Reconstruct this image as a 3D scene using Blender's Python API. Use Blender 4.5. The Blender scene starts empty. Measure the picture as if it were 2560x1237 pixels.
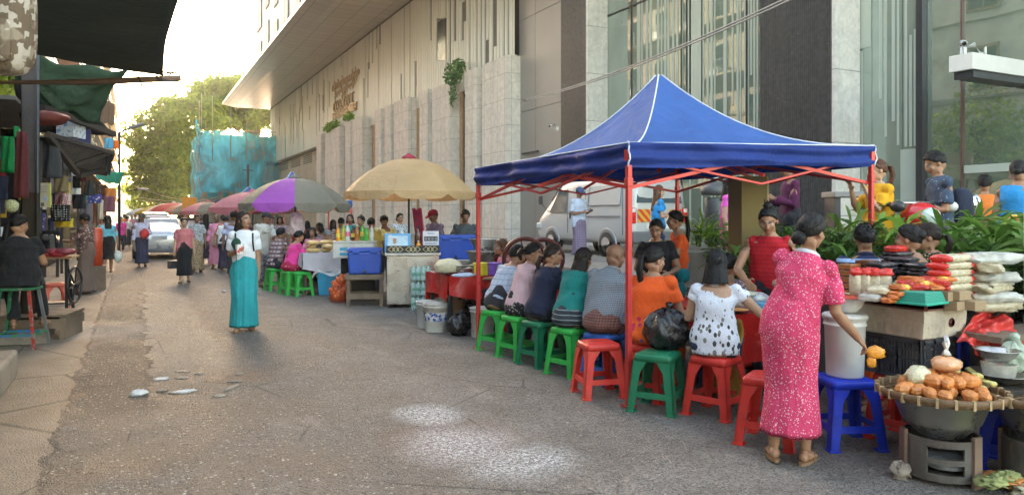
import bpy, bmesh, math, random
import numpy as np
from mathutils import Vector, Matrix, Euler
random.seed(7); RNG = np.random.default_rng(7)
sc = bpy.context.scene
COL = sc.collection
# ---------------------------------------------------------------- camera, sky, sun, exposure
TH = math.radians(27.1); CZ = 1.56; FP = 1849.0; HY = 538.0
FW = (math.sin(TH), math.cos(TH)); RT = (math.cos(TH), -math.sin(TH))
cd = bpy.data.cameras.new('camera'); cam = bpy.data.objects.new('camera', cd); COL.objects.link(cam)
cam.location = (0, 0, CZ); cam.rotation_euler = (math.pi/2, 0, -TH)
cd.sensor_width = 36; cd.lens = 26.0; cd.shift_y = -(618.5-HY)/2560; cd.clip_start = 0.05; cd.clip_end = 2000
sc.camera = cam
SUN_EL = math.radians(14); SUN_AZ = math.radians(15)      # clockwise from the street's own direction
w = bpy.data.worlds.new('World'); sc.world = w; w.use_nodes = True
nt = w.node_tree; bg = nt.nodes['Background']
sky = nt.nodes.new('ShaderNodeTexSky'); sky.sky_type = 'NISHITA'; sky.sun_disc = False
sky.sun_elevation = SUN_EL; sky.sun_rotation = SUN_AZ; sky.air_density = 1.0; sky.dust_density = 2.0; sky.ozone_density = 1.0
warm = nt.nodes.new('ShaderNodeMix'); warm.data_type = 'RGBA'; warm.blend_type = 'MULTIPLY'; warm.inputs[0].default_value = 1; warm.inputs[7].default_value = (1.2, 1.0, .80, 1)   # dusty evening air
nt.links.new(sky.outputs[0], warm.inputs[6]); nt.links.new(warm.outputs[2], bg.inputs[0]); bg.inputs[1].default_value = 0.15
sd = bpy.data.lights.new('sun', 'SUN'); sd.energy = 2.6; sd.angle = math.radians(0.6); sd.color = (1, .86, .66)
so = bpy.data.objects.new('sun', sd); COL.objects.link(so)
sdir = Vector((math.sin(SUN_AZ)*math.cos(SUN_EL), math.cos(SUN_AZ)*math.cos(SUN_EL), math.sin(SUN_EL)))
so.rotation_euler = sdir.to_track_quat('Z', 'Y').to_euler(); so.location = (0, 0, 40)
sc.view_settings.view_transform = 'Standard'; sc.view_settings.look = 'None'; sc.view_settings.exposure = 3.6; sc.view_settings.gamma = 1
sc.cycles.use_denoising = True
sc.cycles.max_bounces = 6; sc.cycles.transparent_max_bounces = 12; sc.cycles.sample_clamp_indirect = 6
# ---------------------------------------------------------------- picture -> place helpers
def W(px, Z, z=0.0):
    u = (px-1280)/FP
    return Vector((Z*(FW[0]+u*RT[0]), Z*(FW[1]+u*RT[1]), z))
def P(px, py, Z): return W(px, Z, CZ+Z*(HY-py)/FP)
def G(px, py, z=0.0): return W(px, FP*(CZ-z)/(py-HY), z)
def yx(px, X):
    u = (px-1280)/FP
    return X*(FW[1]+u*RT[1])/(FW[0]+u*RT[0])
def depth(p): return p[0]*FW[0]+p[1]*FW[1]
def zat(py, X, Y): return CZ+(HY-py)/FP*(X*FW[0]+Y*FW[1])
# ---------------------------------------------------------------- mesh builder
def frame(d):
    d = Vector(d).normalized(); a = Vector((0, 0, 1)) if abs(d.z) < .9 else Vector((0, 1, 0))
    x = d.cross(a).normalized(); return x, x.cross(d).normalized(), d
class MB:
    def __init__(s): s.v = []; s.f = []; s.mi = []; s.sm = []; s.cur = 0
    def add(s, vs, fs, smooth=False):
        b = len(s.v); s.v.extend([tuple(v) for v in vs])
        for f in fs: s.f.append([b+i for i in f]); s.mi.append(s.cur); s.sm.append(smooth)
        return s
    def hexa(s, p):
        return s.add(p, [(3, 2, 1, 0), (4, 5, 6, 7), (0, 1, 5, 4), (1, 2, 6, 5), (2, 3, 7, 6), (3, 0, 4, 7)])
    def box(s, c, sz, rz=0, rot=None, top=1.0):
        x, y, z = sz[0]/2, sz[1]/2, sz[2]/2
        p = [Vector((a*x*(top if k > 0 else 1), b*y*(top if k > 0 else 1), k*z)) for k in (-1, 1) for a, b in ((-1, -1), (1, -1), (1, 1), (-1, 1))]
        R = rot if rot is not None else Matrix.Rotation(rz, 3, 'Z'); c = Vector(c)
        return s.hexa([R @ q + c for q in p])
    def bx(s, x0, x1, y0, y1, z0, z1): return s.box(((x0+x1)/2, (y0+y1)/2, (z0+z1)/2), (x1-x0, y1-y0, z1-z0))
    def bar(s, a, b, w_, h=None):
        a = Vector(a); b = Vector(b); h = h or w_; x, y, d = frame(b-a)
        R = Matrix((x, y, d)).transposed()
        return s.box((a+b)/2, (w_, h, (b-a).length), rot=R)
    def tube(s, pts, r, n=8, cap=True, flat=1.0):
        pts = [Vector(p) for p in pts]; m = len(pts)
        rs = r if isinstance(r, (list, tuple)) else [r]*m
        vs = []; x = None
        for i, p in enumerate(pts):
            t = (pts[min(i+1, m-1)]-pts[max(i-1, 0)])
            if t.length < 1e-9: t = Vector((0, 0, 1))
            t.normalize()
            if x is None: x, y, _ = frame(t)
            else:
                x = (x-t*x.dot(t)).normalized(); y = t.cross(x)
            for k in range(n):
                a = 2*math.pi*k/n; vs.append(p+(x*math.cos(a)+y*math.sin(a)*flat)*rs[i])
        fs = [(i*n+k, i*n+(k+1) % n, (i+1)*n+(k+1) % n, (i+1)*n+k) for i in range(m-1) for k in range(n)]
        if cap: fs += [tuple(range(n-1, -1, -1)), tuple((m-1)*n+k for k in range(n))]
        return s.add(vs, fs, True)
    def lathe(s, prof, n=24, c=(0, 0, 0), cap=True, sx=1, sy=1, wob=None):
        vs = []
        for j, (r, z) in enumerate(prof):
            for k in range(n):
                a = 2*math.pi*k/n; q = 1+(wob(a, j) if wob else 0)
                vs.append((c[0]+r*q*math.cos(a)*sx, c[1]+r*q*math.sin(a)*sy, c[2]+z))
        m = len(prof)
        fs = [(i*n+k, i*n+(k+1) % n, (i+1)*n+(k+1) % n, (i+1)*n+k) for i in range(m-1) for k in range(n)]
        if cap: fs += [tuple(range(n-1, -1, -1)), tuple((m-1)*n+k for k in range(n))]
        return s.add(vs, fs, True)
    def loft(s, rings, cap=True, smooth=True):
        n = len(rings[0]); m = len(rings); vs = [p for r in rings for p in r]
        fs = [(i*n+k, i*n+(k+1) % n, (i+1)*n+(k+1) % n, (i+1)*n+k) for i in range(m-1) for k in range(n)]
        if cap: fs += [tuple(range(n-1, -1, -1)), tuple((m-1)*n+k for k in range(n))]
        return s.add(vs, fs, smooth)
    def ell(s, c, r, n=14, m=9, rot=None, jit=0, fn=None):
        vs = []; c = Vector(c)
        if not isinstance(r, (tuple, list)): r = (r, r, r)
        for j in range(m+1):
            t = math.pi*j/m-math.pi/2
            for k in range(n):
                a = 2*math.pi*k/n
                d = Vector((math.cos(t)*math.cos(a), math.cos(t)*math.sin(a), math.sin(t)))
                q = Vector((d.x*r[0], d.y*r[1], d.z*r[2]))
                if jit: q *= 1+random.uniform(-jit, jit)
                if fn: q = fn(d, q)
                vs.append((rot @ q if rot is not None else q)+c)
        fs = [(j*n+k, j*n+(k+1) % n, (j+1)*n+(k+1) % n, (j+1)*n+k) for j in range(m) for k in range(n)]
        return s.add(vs, fs, True)
    def grid(s, fn, nu, nv, smooth=True):
        vs = [fn(i/nu, j/nv) for j in range(nv+1) for i in range(nu+1)]
        fs = [(j*(nu+1)+i, j*(nu+1)+i+1, (j+1)*(nu+1)+i+1, (j+1)*(nu+1)+i) for j in range(nv) for i in range(nu)]
        return s.add(vs, fs, smooth)
    def mesh(s, name='m'):
        me = bpy.data.meshes.new(name); me.from_pydata(s.v, [], s.f)
        me.polygons.foreach_set('material_index', s.mi); me.polygons.foreach_set('use_smooth', s.sm)
        me.update(); return me
    def build(s, name, mats, parent=None, loc=None, rz=0, bev=0, solid=0, sub=0, off=0):
        return put(s.mesh(name), name, mats, parent, loc, rz, bev, solid, sub, off)
def put(me, name, mats, parent=None, loc=None, rz=0, bev=0, solid=0, sub=0, off=0):
    for m in (mats if isinstance(mats, (list, tuple)) else [mats]): me.materials.append(m)
    o = bpy.data.objects.new(name, me); COL.objects.link(o)
    if parent is not None: o.parent = parent
    if loc is not None: o.location = loc
    o.rotation_euler[2] = rz
    if solid: md = o.modifiers.new('thick', 'SOLIDIFY'); md.thickness = solid; md.offset = off
    if bev: md = o.modifiers.new('bevel', 'BEVEL'); md.width = bev; md.segments = 2; md.limit_method = 'ANGLE'; md.harden_normals = False
    if sub: md = o.modifiers.new('sub', 'SUBSURF'); md.levels = sub; md.render_levels = sub
    return o
def tag(o, label, cat, group=None, kind=None):
    o['label'] = label; o['category'] = cat
    if group: o['group'] = group
    if kind: o['kind'] = kind
    return o
def struct(o, kind='structure'): o['kind'] = kind; return o
def thing(name, label, cat, loc=(0, 0, 0), rz=0, group=None):
    o = bpy.data.objects.new(name, None); COL.objects.link(o); o.empty_display_size = .1
    o.location = loc; o.rotation_euler = (0, 0, rz); return tag(o, label, cat, group)
def dup(root, loc, rz, label, group=None, mat=None, scale=None):
    def cp(o, par):
        c = o.copy(); COL.objects.link(c)
        if par is not None: c.parent = par
        if mat and c.type == 'MESH' and c.material_slots:
            c.material_slots[0].link = 'OBJECT'; c.material_slots[0].material = mat
        for ch in o.children: cp(ch, c)
        return c
    r = cp(root, None); r.location = loc; r.rotation_euler = (0, 0, rz); r['label'] = label
    if scale: r.scale = scale
    if group: r['group'] = group
    return r
# ---------------------------------------------------------------- materials
MC = {}
class NT:
    def __init__(s, name):
        s.m = bpy.data.materials.new(name); s.m.use_nodes = True; s.t = s.m.node_tree
        s.b = s.t.nodes['Principled BSDF']; s.out = s.t.nodes['Material Output']
        s.tc = s.t.nodes.new('ShaderNodeTexCoord')
    def n(s, typ, ins=None, **kw):
        x = s.t.nodes.new('ShaderNode'+typ)
        for k, v in kw.items(): setattr(x, k, v)
        for k, v in (ins or {}).items(): s.set(x.inputs[k], v)
        return x
    def set(s, sock, v):
        if isinstance(v, bpy.types.NodeSocket): s.t.links.new(v, sock)
        elif isinstance(v, bpy.types.Node): s.t.links.new(v.outputs[0], sock)
        elif isinstance(v, (tuple, list)) and sock.type == 'RGBA' and len(v) == 3: sock.default_value = (*v, 1)
        else: sock.default_value = v
    def map(s, scale, src='Object', rot=(0, 0, 0), loc=(0, 0, 0)):
        if not isinstance(scale, (tuple, list)): scale = (scale,)*3
        return s.n('Mapping', {0: s.tc.outputs[src], 1: loc, 2: rot, 3: scale}).outputs[0]
    def noise(s, vec, sc_=1, det=4, rough=.55, dist=0): return s.n('TexNoise', {'Vector': vec, 'Scale': sc_, 'Detail': det, 'Roughness': rough, 'Distortion': dist}).outputs[0]
    def ramp(s, fac, a, b, c0=0., c1=1.):
        r = s.n('MapRange', {0: fac, 1: a, 2: b, 3: c0, 4: c1}); return r.outputs[0]
    def mix(s, f, a, b, mode='MIX'):
        x = s.n('Mix', data_type='RGBA', blend_type=mode); s.set(x.inputs[0], f); s.set(x.inputs[6], a); s.set(x.inputs[7], b); return x.outputs[2]
    def math(s, op, a, b=0., c=0.): return s.n('Math', {0: a, 1: b, 2: c}, operation=op).outputs[0]
    def sep(s, vec): return s.n('SeparateXYZ', {0: vec}).outputs
    def bump(s, h, strength=.3, dist=.02):
        b = s.n('Bump', {'Height': h, 'Strength': strength, 'Distance': dist}); s.set(s.b.inputs['Normal'], b.outputs[0])
    def fin(s, col, rough=.6, metal=0, spec=.5):
        s.set(s.b.inputs['Base Color'], col); s.set(s.b.inputs['Roughness'], rough); s.set(s.b.inputs['Metallic'], metal); s.set(s.b.inputs['Specular IOR Level'], spec); return s.m
def sc3(c, k): return tuple(min(1, x*k) for x in c)
def M(name, col, rough=.6, metal=0, var=.18, ns=6, bump=0, bs=40, spec=.5, dirt=0, dcol=(.08, .065, .05), coat=0):
    if name in MC: return MC[name]
    t = NT(name); v = t.map(1)
    c = t.mix(t.ramp(t.noise(v, ns, 5), .3, .7), sc3(col, 1-var), sc3(col, 1+var))
    if dirt:
        d = t.ramp(t.noise(t.map(1, loc=(3, 5, 1)), ns*.7, 8, .7), .62-.25*dirt, .75, 0, min(1, dirt+.3)); c = t.mix(d, c, dcol)
    r = t.ramp(t.noise(v, ns*2, 3), .3, .7, max(0, rough-.08), min(1, rough+.08))
    if bump: t.bump(t.noise(v, bs, 5), bump, .02)
    if coat: t.b.inputs['Coat Weight'].default_value = coat
    MC[name] = t.fin(c, r, metal, spec); return MC[name]
def fabric(t, weave=.12):
    h = t.math('ADD', t.noise(t.map((14, 14, 6)), 1, 3), t.math('MULTIPLY', t.noise(t.map((38, 38, 20), rot=(.4, .2, .3)), 1, 3, .6, 1.5), .5)); t.bump(h, .55, .03)
def CL(name, col, rough=.85, var=.12):           # plain cloth
    if name in MC: return MC[name]
    t = NT(name); v = t.map(1); c = t.mix(t.ramp(t.noise(v, 5, 4), .3, .7), sc3(col, 1-var), sc3(col, 1+var))
    fabric(t); t.b.inputs['Sheen Weight'].default_value = .06; MC[name] = t.fin(c, rough, 0, .25); return MC[name]
def DOT(name, base, dot, scale=30, thr=.25, dot2=None, jitter=1.0, rough=.8):
    if name in MC: return MC[name]
    t = NT(name); v = t.n('TexVoronoi', {'Vector': t.map(1), 'Scale': scale, 'Randomness': jitter})
    wob = t.math('ADD', v.outputs['Distance'], t.ramp(t.noise(t.map(1), scale*3, 2), 0, 1, -.12, .12))
    f = t.ramp(wob, thr, thr+.06, 1, 0)
    d = dot
    if dot2: d = t.mix(t.ramp(t.sep(v.outputs['Color'])[0], .45, .55), dot, dot2)
    b = t.mix(t.ramp(t.noise(t.map(1), 5), .3, .7), sc3(base, .88), sc3(base, 1.1))
    fabric(t); MC[name] = t.fin(t.mix(f, b, d), rough, 0, .25); return MC[name]
def STR(name, base, st, freq=20, duty=.5, axis=2, axis2=None, st2=None, rough=.85):
    if name in MC: return MC[name]
    t = NT(name); o = t.sep(t.map(1))
    def line(ax, fr, du): return t.ramp(t.math('FRACT', t.math('MULTIPLY', o[ax], fr)), du-.04, du+.04, 1, 0)
    c = t.mix(line(axis, freq, duty), base, st)
    if axis2 is not None: c = t.mix(t.math('MULTIPLY', line(axis2, freq, duty), .75), c, st2 or st)
    fabric(t); MC[name] = t.fin(c, rough, 0, .25); return MC[name]
def glass_like(name, col, rough=.05, alpha=.45, metal=0):
    if name in MC: return MC[name]
    t = NT(name); t.fin(t.mix(t.ramp(t.noise(t.map(9), 1, 4), .35, .7), col, sc3(col, 1.35)), rough, metal, .6)
    t.set(t.b.inputs['Alpha'], t.ramp(t.noise(t.map(11), 1, 5), .3, .7, max(0, alpha-.15), min(1, alpha+.15)))
    t.bump(t.noise(t.map(16), 1, 5), .5, .03); MC[name] = t.m; return t.m
# remeshing in a scratch scene
TMP = bpy.data.scenes.new('scratch')
def eval_tmp(ob):
    with bpy.context.temp_override(scene=TMP, view_layer=TMP.view_layers[0]):
        dg = bpy.context.evaluated_depsgraph_get(); dg.update()
        return bpy.data.meshes.new_from_object(ob.evaluated_get(dg))
def remesh(mb, vox, smooth=4, fac=.5):
    me = mb.mesh('raw'); ob = bpy.data.objects.new('raw', me); TMP.collection.objects.link(ob)
    r = ob.modifiers.new('r', 'REMESH'); r.mode = 'VOXEL'; r.voxel_size = vox
    s = ob.modifiers.new('s', 'SMOOTH'); s.factor = fac; s.iterations = smooth
    out = eval_tmp(ob)
    bpy.data.objects.remove(ob); bpy.data.meshes.remove(me)
    n = len(out.polygons); out.polygons.foreach_set('use_smooth', [True]*n); return out
def coords(me):
    a = np.empty(len(me.vertices)*3, np.float32); me.vertices.foreach_get('co', a); return a.reshape(-1, 3)
def normals(me):
    a = np.empty(len(me.vertices)*3, np.float32); me.vertex_normals.foreach_get('vector', a); return a.reshape(-1, 3)
def folds(me, amp, kh, kv, seed, nw=5):
    rg = np.random.default_rng(seed); c = coords(me); nn = normals(me); d = np.zeros(len(c))
    for i in range(nw):
        a = rg.uniform(0, 6.28); k = rg.uniform(.6, 1.4)
        q = c[:, 0]*math.cos(a)*kh*k+c[:, 1]*math.sin(a)*kh*k+c[:, 2]*rg.uniform(-1, 1)*kv
        d += np.sin(q+rg.uniform(0, 6.28)+1.5*np.sin(q*.43+i))
    c = c+nn*(amp*d/nw**.5)[:, None]
    me.vertices.foreach_set('co', c.astype(np.float32).ravel()); me.update(); return me
# ================================================================ ground
def ground_mat():
    t = NT('street_asphalt'); v = t.map(1, 'Object'); o = t.sep(v)
    big = t.noise(v, .35, 6, .6); mid = t.noise(v, 1.6, 6, .65); fine = t.noise(v, 55, 3, .7); peb = t.n('TexVoronoi', {'Vector': v, 'Scale': 75.}).outputs
    jx = t.math('ADD', o[0], t.ramp(t.noise(v, 1.7, 8, .74), 0, 1, -.5, .5))
    asph = t.mix(t.ramp(mid, .35, .68), (.19, .168, .146), (.33, .295, .26))
    # stone chips showing in the worn asphalt, each one its own tone
    chip = t.math('MULTIPLY', t.ramp(t.sep(peb[1])[0], .74, .8), t.ramp(peb[0], .45, .25))
    asph = t.mix(t.math('MULTIPLY', chip, .55), asph, (.52, .46, .39))
    asph = t.mix(t.math('MULTIPLY', t.ramp(t.sep(peb[1])[1], .72, .8), .6), asph, (.10, .085, .075))
    pb2 = t.n('TexVoronoi', {'Vector': v, 'Scale': 34.}).outputs; c2_ = t.math('MULTIPLY', t.ramp(t.sep(pb2[1])[0], .84, .87), t.ramp(pb2[0], .42, .3)); d2_ = t.math('MULTIPLY', t.ramp(t.sep(pb2[1])[1], .86, .89), t.ramp(pb2[0], .45, .3)); lf = t.ramp(jx, 3.2, .6, .3, 1.)
    # brown dirt across the left of the street
    dirt = t.math('MULTIPLY', t.ramp(jx, 2.6, .2), t.ramp(t.noise(v, .9, 7, .65), .3, .58))
    c = t.mix(t.math('MULTIPLY', dirt, .85), asph, t.mix(t.ramp(fine, .35, .65), (.15, .108, .078), (.285, .222, .168)))
    # dark broken strip, pale concrete patch
    dark = t.math('MULTIPLY', t.math('MULTIPLY', t.ramp(jx, -.5, -.42), t.ramp(jx, .17, .1)), t.math('MULTIPLY', t.ramp(o[1], 6.2, 7.2), t.ramp(o[1], 15, 11.5)))
    c = t.mix(t.math('MULTIPLY', dark, .92), c, t.mix(t.ramp(fine, .3, .7), (.05, .042, .036), (.17, .145, .12)))
    pale = t.math('MULTIPLY', t.math('MULTIPLY', t.ramp(jx, .14, .17), t.ramp(jx, .95, .8)), t.math('MULTIPLY', t.ramp(o[1], 7.6, 8.6), t.ramp(o[1], 22, 16)))
    c = t.mix(t.math('MULTIPLY', pale, .85), c, t.mix(t.ramp(mid, .3, .7), (.30, .255, .205), (.40, .345, .28)))
    edge = t.math('MULTIPLY', t.ramp(t.math('ABSOLUTE', t.math('SUBTRACT', jx, .12)), .045, .01), t.math('MULTIPLY', t.ramp(o[1], 6.8, 7.6), t.ramp(o[1], 20, 15))); c = t.mix(t.math('MULTIPLY', edge, .75), c, (.06, .05, .042))
    # lighter patches and tyre-polished track further right
    pt = t.math('MULTIPLY', t.ramp(t.noise(t.map((1.2, .5, 1)), 1.1, 6, .6), .6, .66), t.ramp(o[0], .3, 1.2)); c = t.mix(t.math('MULTIPLY', pt, .55), c, (.38, .325, .27))
    trk = t.math('MULTIPLY', t.ramp(t.math('ABSOLUTE', t.math('SUBTRACT', jx, 2.3)), .28, .05), t.ramp(big, .35, .6)); c = t.mix(t.math('MULTIPLY', trk, .45), c, (.36, .325, .29))
    ck = t.ramp(t.n('TexVoronoi', {'Vector': t.map((.8, .45, 1), loc=(3.3, 1.7, 0)), 'Scale': 1., 'Randomness': 1.}, feature='DISTANCE_TO_EDGE').outputs[0], .0, .010, 1, 0); ck = t.math('MULTIPLY', ck, t.ramp(t.noise(v, .8, 5, .6), .5, .58)); c = t.mix(t.math('MULTIPLY', ck, .7), c, (.05, .042, .036))
    oil = t.ramp(t.noise(t.map((1, .6, 1), loc=(7, 2, 0)), 1.4, 7, .7), .66, .74); c = t.mix(t.math('MULTIPLY', oil, .35), c, (.09, .078, .066))
    c = t.mix(t.math('MULTIPLY', t.math('MULTIPLY', c2_, lf), .8), c, (.58, .52, .44)); c = t.mix(t.math('MULTIPLY', t.math('MULTIPLY', d2_, lf), .7), c, (.07, .05, .038))
    # gutter concrete on the left
    gut = t.ramp(t.math('ADD', o[0], t.ramp(t.noise(v, 2.2, 6, .7), 0, 1, -.14, .14)), -.46, -.5)
    gc = t.mix(t.ramp(t.noise(v, 1.1, 7, .6), .3, .7), (.215, .165, .12), (.35, .28, .21))
    crack = t.ramp(t.n('TexVoronoi', {'Vector': t.map((1, .6, 1)), 'Scale': .9, 'Randomness': 1.}, feature='DISTANCE_TO_EDGE').outputs[0], .0, .012, 1, 0)
    gc = t.mix(t.math('MULTIPLY', crack, .7), gc, (.05, .04, .03)); c = t.mix(gut, c, gc)
    # spilled white lime, orange traces, wet pale stain
    def spot(x, y, rx, ry):
        a = t.math('DIVIDE', t.math('SUBTRACT', o[0], x), rx); b = t.math('DIVIDE', t.math('SUBTRACT', o[1], y), ry)
        return t.math('SQRT', t.math('ADD', t.math('MULTIPLY', a, a), t.math('MULTIPLY', b, b)))
    rag = t.ramp(t.noise(v, 3.5, 8, .75), 0, 1, -.55, .55); speck = t.math('MULTIPLY', t.ramp(t.noise(v, 34, 4, .78), .46, .56), t.ramp(t.noise(v, 7, 5, .7), .2, .5))
    w1 = t.ramp(t.math('ADD', spot(2.06, 5.45, .3, .42), rag), 1, .5); w2 = t.ramp(t.math('ADD', spot(1.98, 4.65, .46, .6), rag), 1, .35); w3 = t.ramp(t.math('ADD', spot(2.18, 4.15, .5, .4), rag), 1, .4)
    wh = t.math('MAXIMUM', w1, t.math('MAXIMUM', w2, t.math('MULTIPLY', w3, .9)))
    c = t.mix(t.math('MULTIPLY', t.ramp(t.math('ADD', spot(1.98, 4.75, .55, .75), rag), 1, .3), .35), c, (.3, .13, .08))
    c = t.mix(t.math('MULTIPLY', wh, t.ramp(speck, 0, 1, .12, .95)), c, (.78, .78, .79))
    st = t.ramp(t.math('ADD', spot(-.15, 11.4, .75, 1.1), rag), 1, .4); c = t.mix(t.math('MULTIPLY', st, .5), c, (.33, .33, .33))
    och = t.ramp(t.math('ADD', spot(.95, 7.6, .4, .5), rag), 1, .3); c = t.mix(t.math('MULTIPLY', och, .4), c, (.3, .17, .08))
    hgt = t.math('ADD', t.math('ADD', t.math('MULTIPLY', fine, .5), t.math('MULTIPLY', t.ramp(peb[0], 0, .6, 1, 0), .6)), t.math('ADD', t.math('MULTIPLY', mid, 1.8), t.math('SUBTRACT', t.math('MULTIPLY', pale, .6), t.math('MULTIPLY', dark, .4))))
    hgt = t.math('MULTIPLY', hgt, t.ramp(gut, 0, 1, 1, .35))
    t.bump(hgt, 1.0, .05)
    return t.fin(c, t.ramp(mid, .3, .7, .62, .85), 0, .35)
mb = MB(); mb.add([(-150, -60, 0), (150, -60, 0), (150, 600, 0), (-150, 600, 0)], [(0, 1, 2, 3)])
struct(mb.build('street', ground_mat()))
M_conc = M('old_concrete', (.27, .225, .175), .85, 0, .25, 2.2, .5, 30, dirt=.5)
mb = MB()
n = 60                                                                   # broken kerb line with an uneven edge
def kerb_x(y): return -1.02-.1*math.sin(y*.9)-.06*math.sin(y*2.7+1)-(.35 if y > 18 else 0)
ys = [10.6+i*1.4 for i in range(n)]
top = [(kerb_x(y), y, .14) for y in ys]; bot = [(kerb_x(y)+.03, y, 0) for y in ys]; lft = [(-6, y, .14) for y in ys]
mb.add(lft+top+bot, [(i, n+i, n+i+1, i+1) for i in range(n-1)]+[(n+i, 2*n+i, 2*n+i+1, n+i+1) for i in range(n-1)]+[(0, 2*n, n)])
struct(mb.build('pavement', M_conc))
mb = MB(); mb.bx(-3.4, -1.0, 6.2, 8.6, 0, .26); mb.bx(-3.4, -1.12, 4.9, 6.16, 0, .22); tag(mb.build('concrete_plinth', M_conc, bev=.03), 'worn concrete step slab at the lower left edge of the street', 'step')
# raised hotel forecourt with a stone step edge
M_pave = M('forecourt_stone', (.2, .19, .175), .55, 0, .15, 1.5, .15, 20)
PZ = .55
mb = MB(); mb.bx(7.45, 40, -10, 120, 0, PZ); mb.bx(7.1, 7.446, 8.8, 120, 0, PZ*.5)
struct(mb.build('forecourt', M_pave))
# loose litter on the street
M_white = M('paper_white', (.62, .61, .6), .7, 0, .1, 12, .3, 30)
mb = MB()
for i in range(3600):
    x = random.uniform(-.4, 3.2); y = random.choice([random.uniform(3, 8), random.uniform(3, 13)])
    if x > 2.6 and random.random() < .6: continue
    r = random.uniform(.002, .006)*(1.7 if random.random() < .05 else 1); mb.ell((x, y, r*.25), (r*random.uniform(.8, 1.7), r, r*.6), 5, 3)
struct(mb.build('gravel', M('pebble_pale', (.36, .32, .27), .8, 0, .8, 30)), 'stuff')
def crumple(c, r, seed, fl=.35):
    rg = random.Random(seed); m = MB(); m.ell((0, 0, r[2]*.8), (r[0], r[1], r[2]), 18, 12, fn=lambda d, q: q*(1+rg.uniform(-fl, fl))); return m
o = crumple(None, (.07, .05, .025), 3).build('crumpled_paper', M_white, loc=G(348, 987)); tag(o, 'crumpled white paper lying on brown dirt at left of the street', 'litter')
o = crumple(None, (.09, .04, .012), 4).build('flat_wrapper', M_white, loc=G(462, 980)); tag(o, 'flattened pale wrapper on the dirt right of the crumpled paper', 'litter')
o = crumple(None, (.07, .05, .01), 6).build('paper_scrap', M_white, loc=G(405, 948)); tag(o, 'pale flat scrap lying behind the crumpled paper', 'litter')
rg = random.Random(17)
for k in range(11):
    o = crumple(None, (rg.uniform(.03, .09), rg.uniform(.02, .05), rg.uniform(.004, .009)), 100+k, .4).build('flat_stone', M('flat_chip', (.27, .235, .195), .8, 0, .3, 6), loc=G(rg.uniform(370, 600), rg.uniform(925, 1000)), rz=rg.uniform(0, 3)); tag(o, 'flat broken chip of old paving in the dirt around the crumpled paper', 'stone', 'paving chips in the dirt')
mb = MB(); mb.tube([(-.04, 0, .008), (.04, .01, .008)], .006, 6); tag(mb.build('cigarette_stub', M_white, loc=G(175, 1076)), 'short white stick lying near the left gutter', 'litter')
o = crumple(None, (.05, .04, .02), 9).build('tissue', M_white, loc=G(560, 730)); tag(o, 'small white tissue on the asphalt left of the teal skirt', 'litter')
o = crumple(None, (.05, .03, .012), 11).build('white_scrap', M_white, loc=G(750, 738)); tag(o, 'white scrap on asphalt in front of the green stools', 'litter')
# ================================================================ hotel
M_slat = M('slat_cream', (.60, .595, .52), .5, 0, .06, .6)
M_slatdk = M('slat_gap', (.15, .14, .125), .7, 0, .2, 1)
M_soff = None
def brick_mat(name, c1, c2, mort, sx, sz, bw, bh, mort_w=.012, rough=.65, veins=0, axes='YZ', bumps=.3):
    t = NT(name); o = t.sep(t.map(1)); a = o[1] if axes[0] == 'Y' else o[0]; b = o[2] if axes[1] == 'Z' else o[1]
    if axes == 'SZ': a = t.math('ADD', o[0], o[1])
    vec = t.n('CombineXYZ', {0: a, 1: b, 2: 0.}).outputs[0]
    br = t.n('TexBrick', {'Vector': vec, 'Color1': (*c1, 1), 'Color2': (*c2, 1), 'Mortar': (*mort, 1), 'Scale': 1., 'Mortar Size': mort_w, 'Brick Width': bw, 'Row Height': bh, 'Mortar Smooth': .1, 'Bias': 0.}, offset=0.)
    c = br.outputs[0]
    nz = t.noise(t.map(1), 3.1, 7, .62, 1.2)
    c = t.mix(.55, c, t.mix(t.ramp(nz, .3, .72), (.55, .55, .55), (1.25, 1.22, 1.18)), 'MULTIPLY')
    if veins:
        vv = t.ramp(t.math('ABSOLUTE', t.math('SUBTRACT', t.noise(t.map((1, 1, .7), rot=(.5, .3, .2)), veins, 6, .6, 2.), .5)), 0, .02, 1, 0); c = t.mix(t.math('MULTIPLY', vv, .45), c, (.28, .27, .26))
    stain = t.ramp(t.noise(t.map((1.6, 1.6, .12)), 1, 6, .6), .52, .75); c = t.mix(t.math('MULTIPLY', stain, .35), c, sc3(c1, .45))
    t.bump(t.math('ADD', t.math('MULTIPLY', br.outputs[1], -1.), t.math('MULTIPLY', nz, .5)), bumps, .02)
    MC[name] = t.fin(c, rough, 0, .35); return t.m
M_fin = brick_mat('fin_stone', (.66, .61, .55), (.61, .565, .51), (.40, .365, .32), 1, 1, .62, 1.02, .012, .7, 0, 'SZ')
M_marb = brick_mat('white_marble', (.62, .59, .54), (.58, .555, .51), (.22, .21, .19), 1, 1, 5, 1.55, .01, .35, 2.2, 'SZ', .1)
M_panel = M('grey_panel', (.275, .258, .235), .45, .1, .05, 1.2)
M_dkmet = M('dark_metal', (.03, .03, .032), .4, .3, .2)
M_beige = M('beige_render', (.42, .35, .26), .8, 0, .12, 1.2, .2, 20)
def ribbed():
    t = NT('ribbed_black_stone'); v = t.map(1)
    vein = t.ramp(t.noise(t.map((1, 1.6, 3.2)), 1.7, 7, .7, 1.5), .66, .73); c = t.mix(t.math('MULTIPLY', vein, .6), t.mix(t.ramp(t.noise(v, 9, 4), .3, .7), (.022, .022, .024), (.06, .06, .063)), (.5, .48, .46))
    MC['rib'] = t.fin(c, .45, 0, .5); return t.m
M_rib = ribbed()
hotel = thing('hotel', 'large modern hotel with cream slatted wall, grey stone fins, deep eave and tall glass front', 'building', (15, 30, 0))
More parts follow.
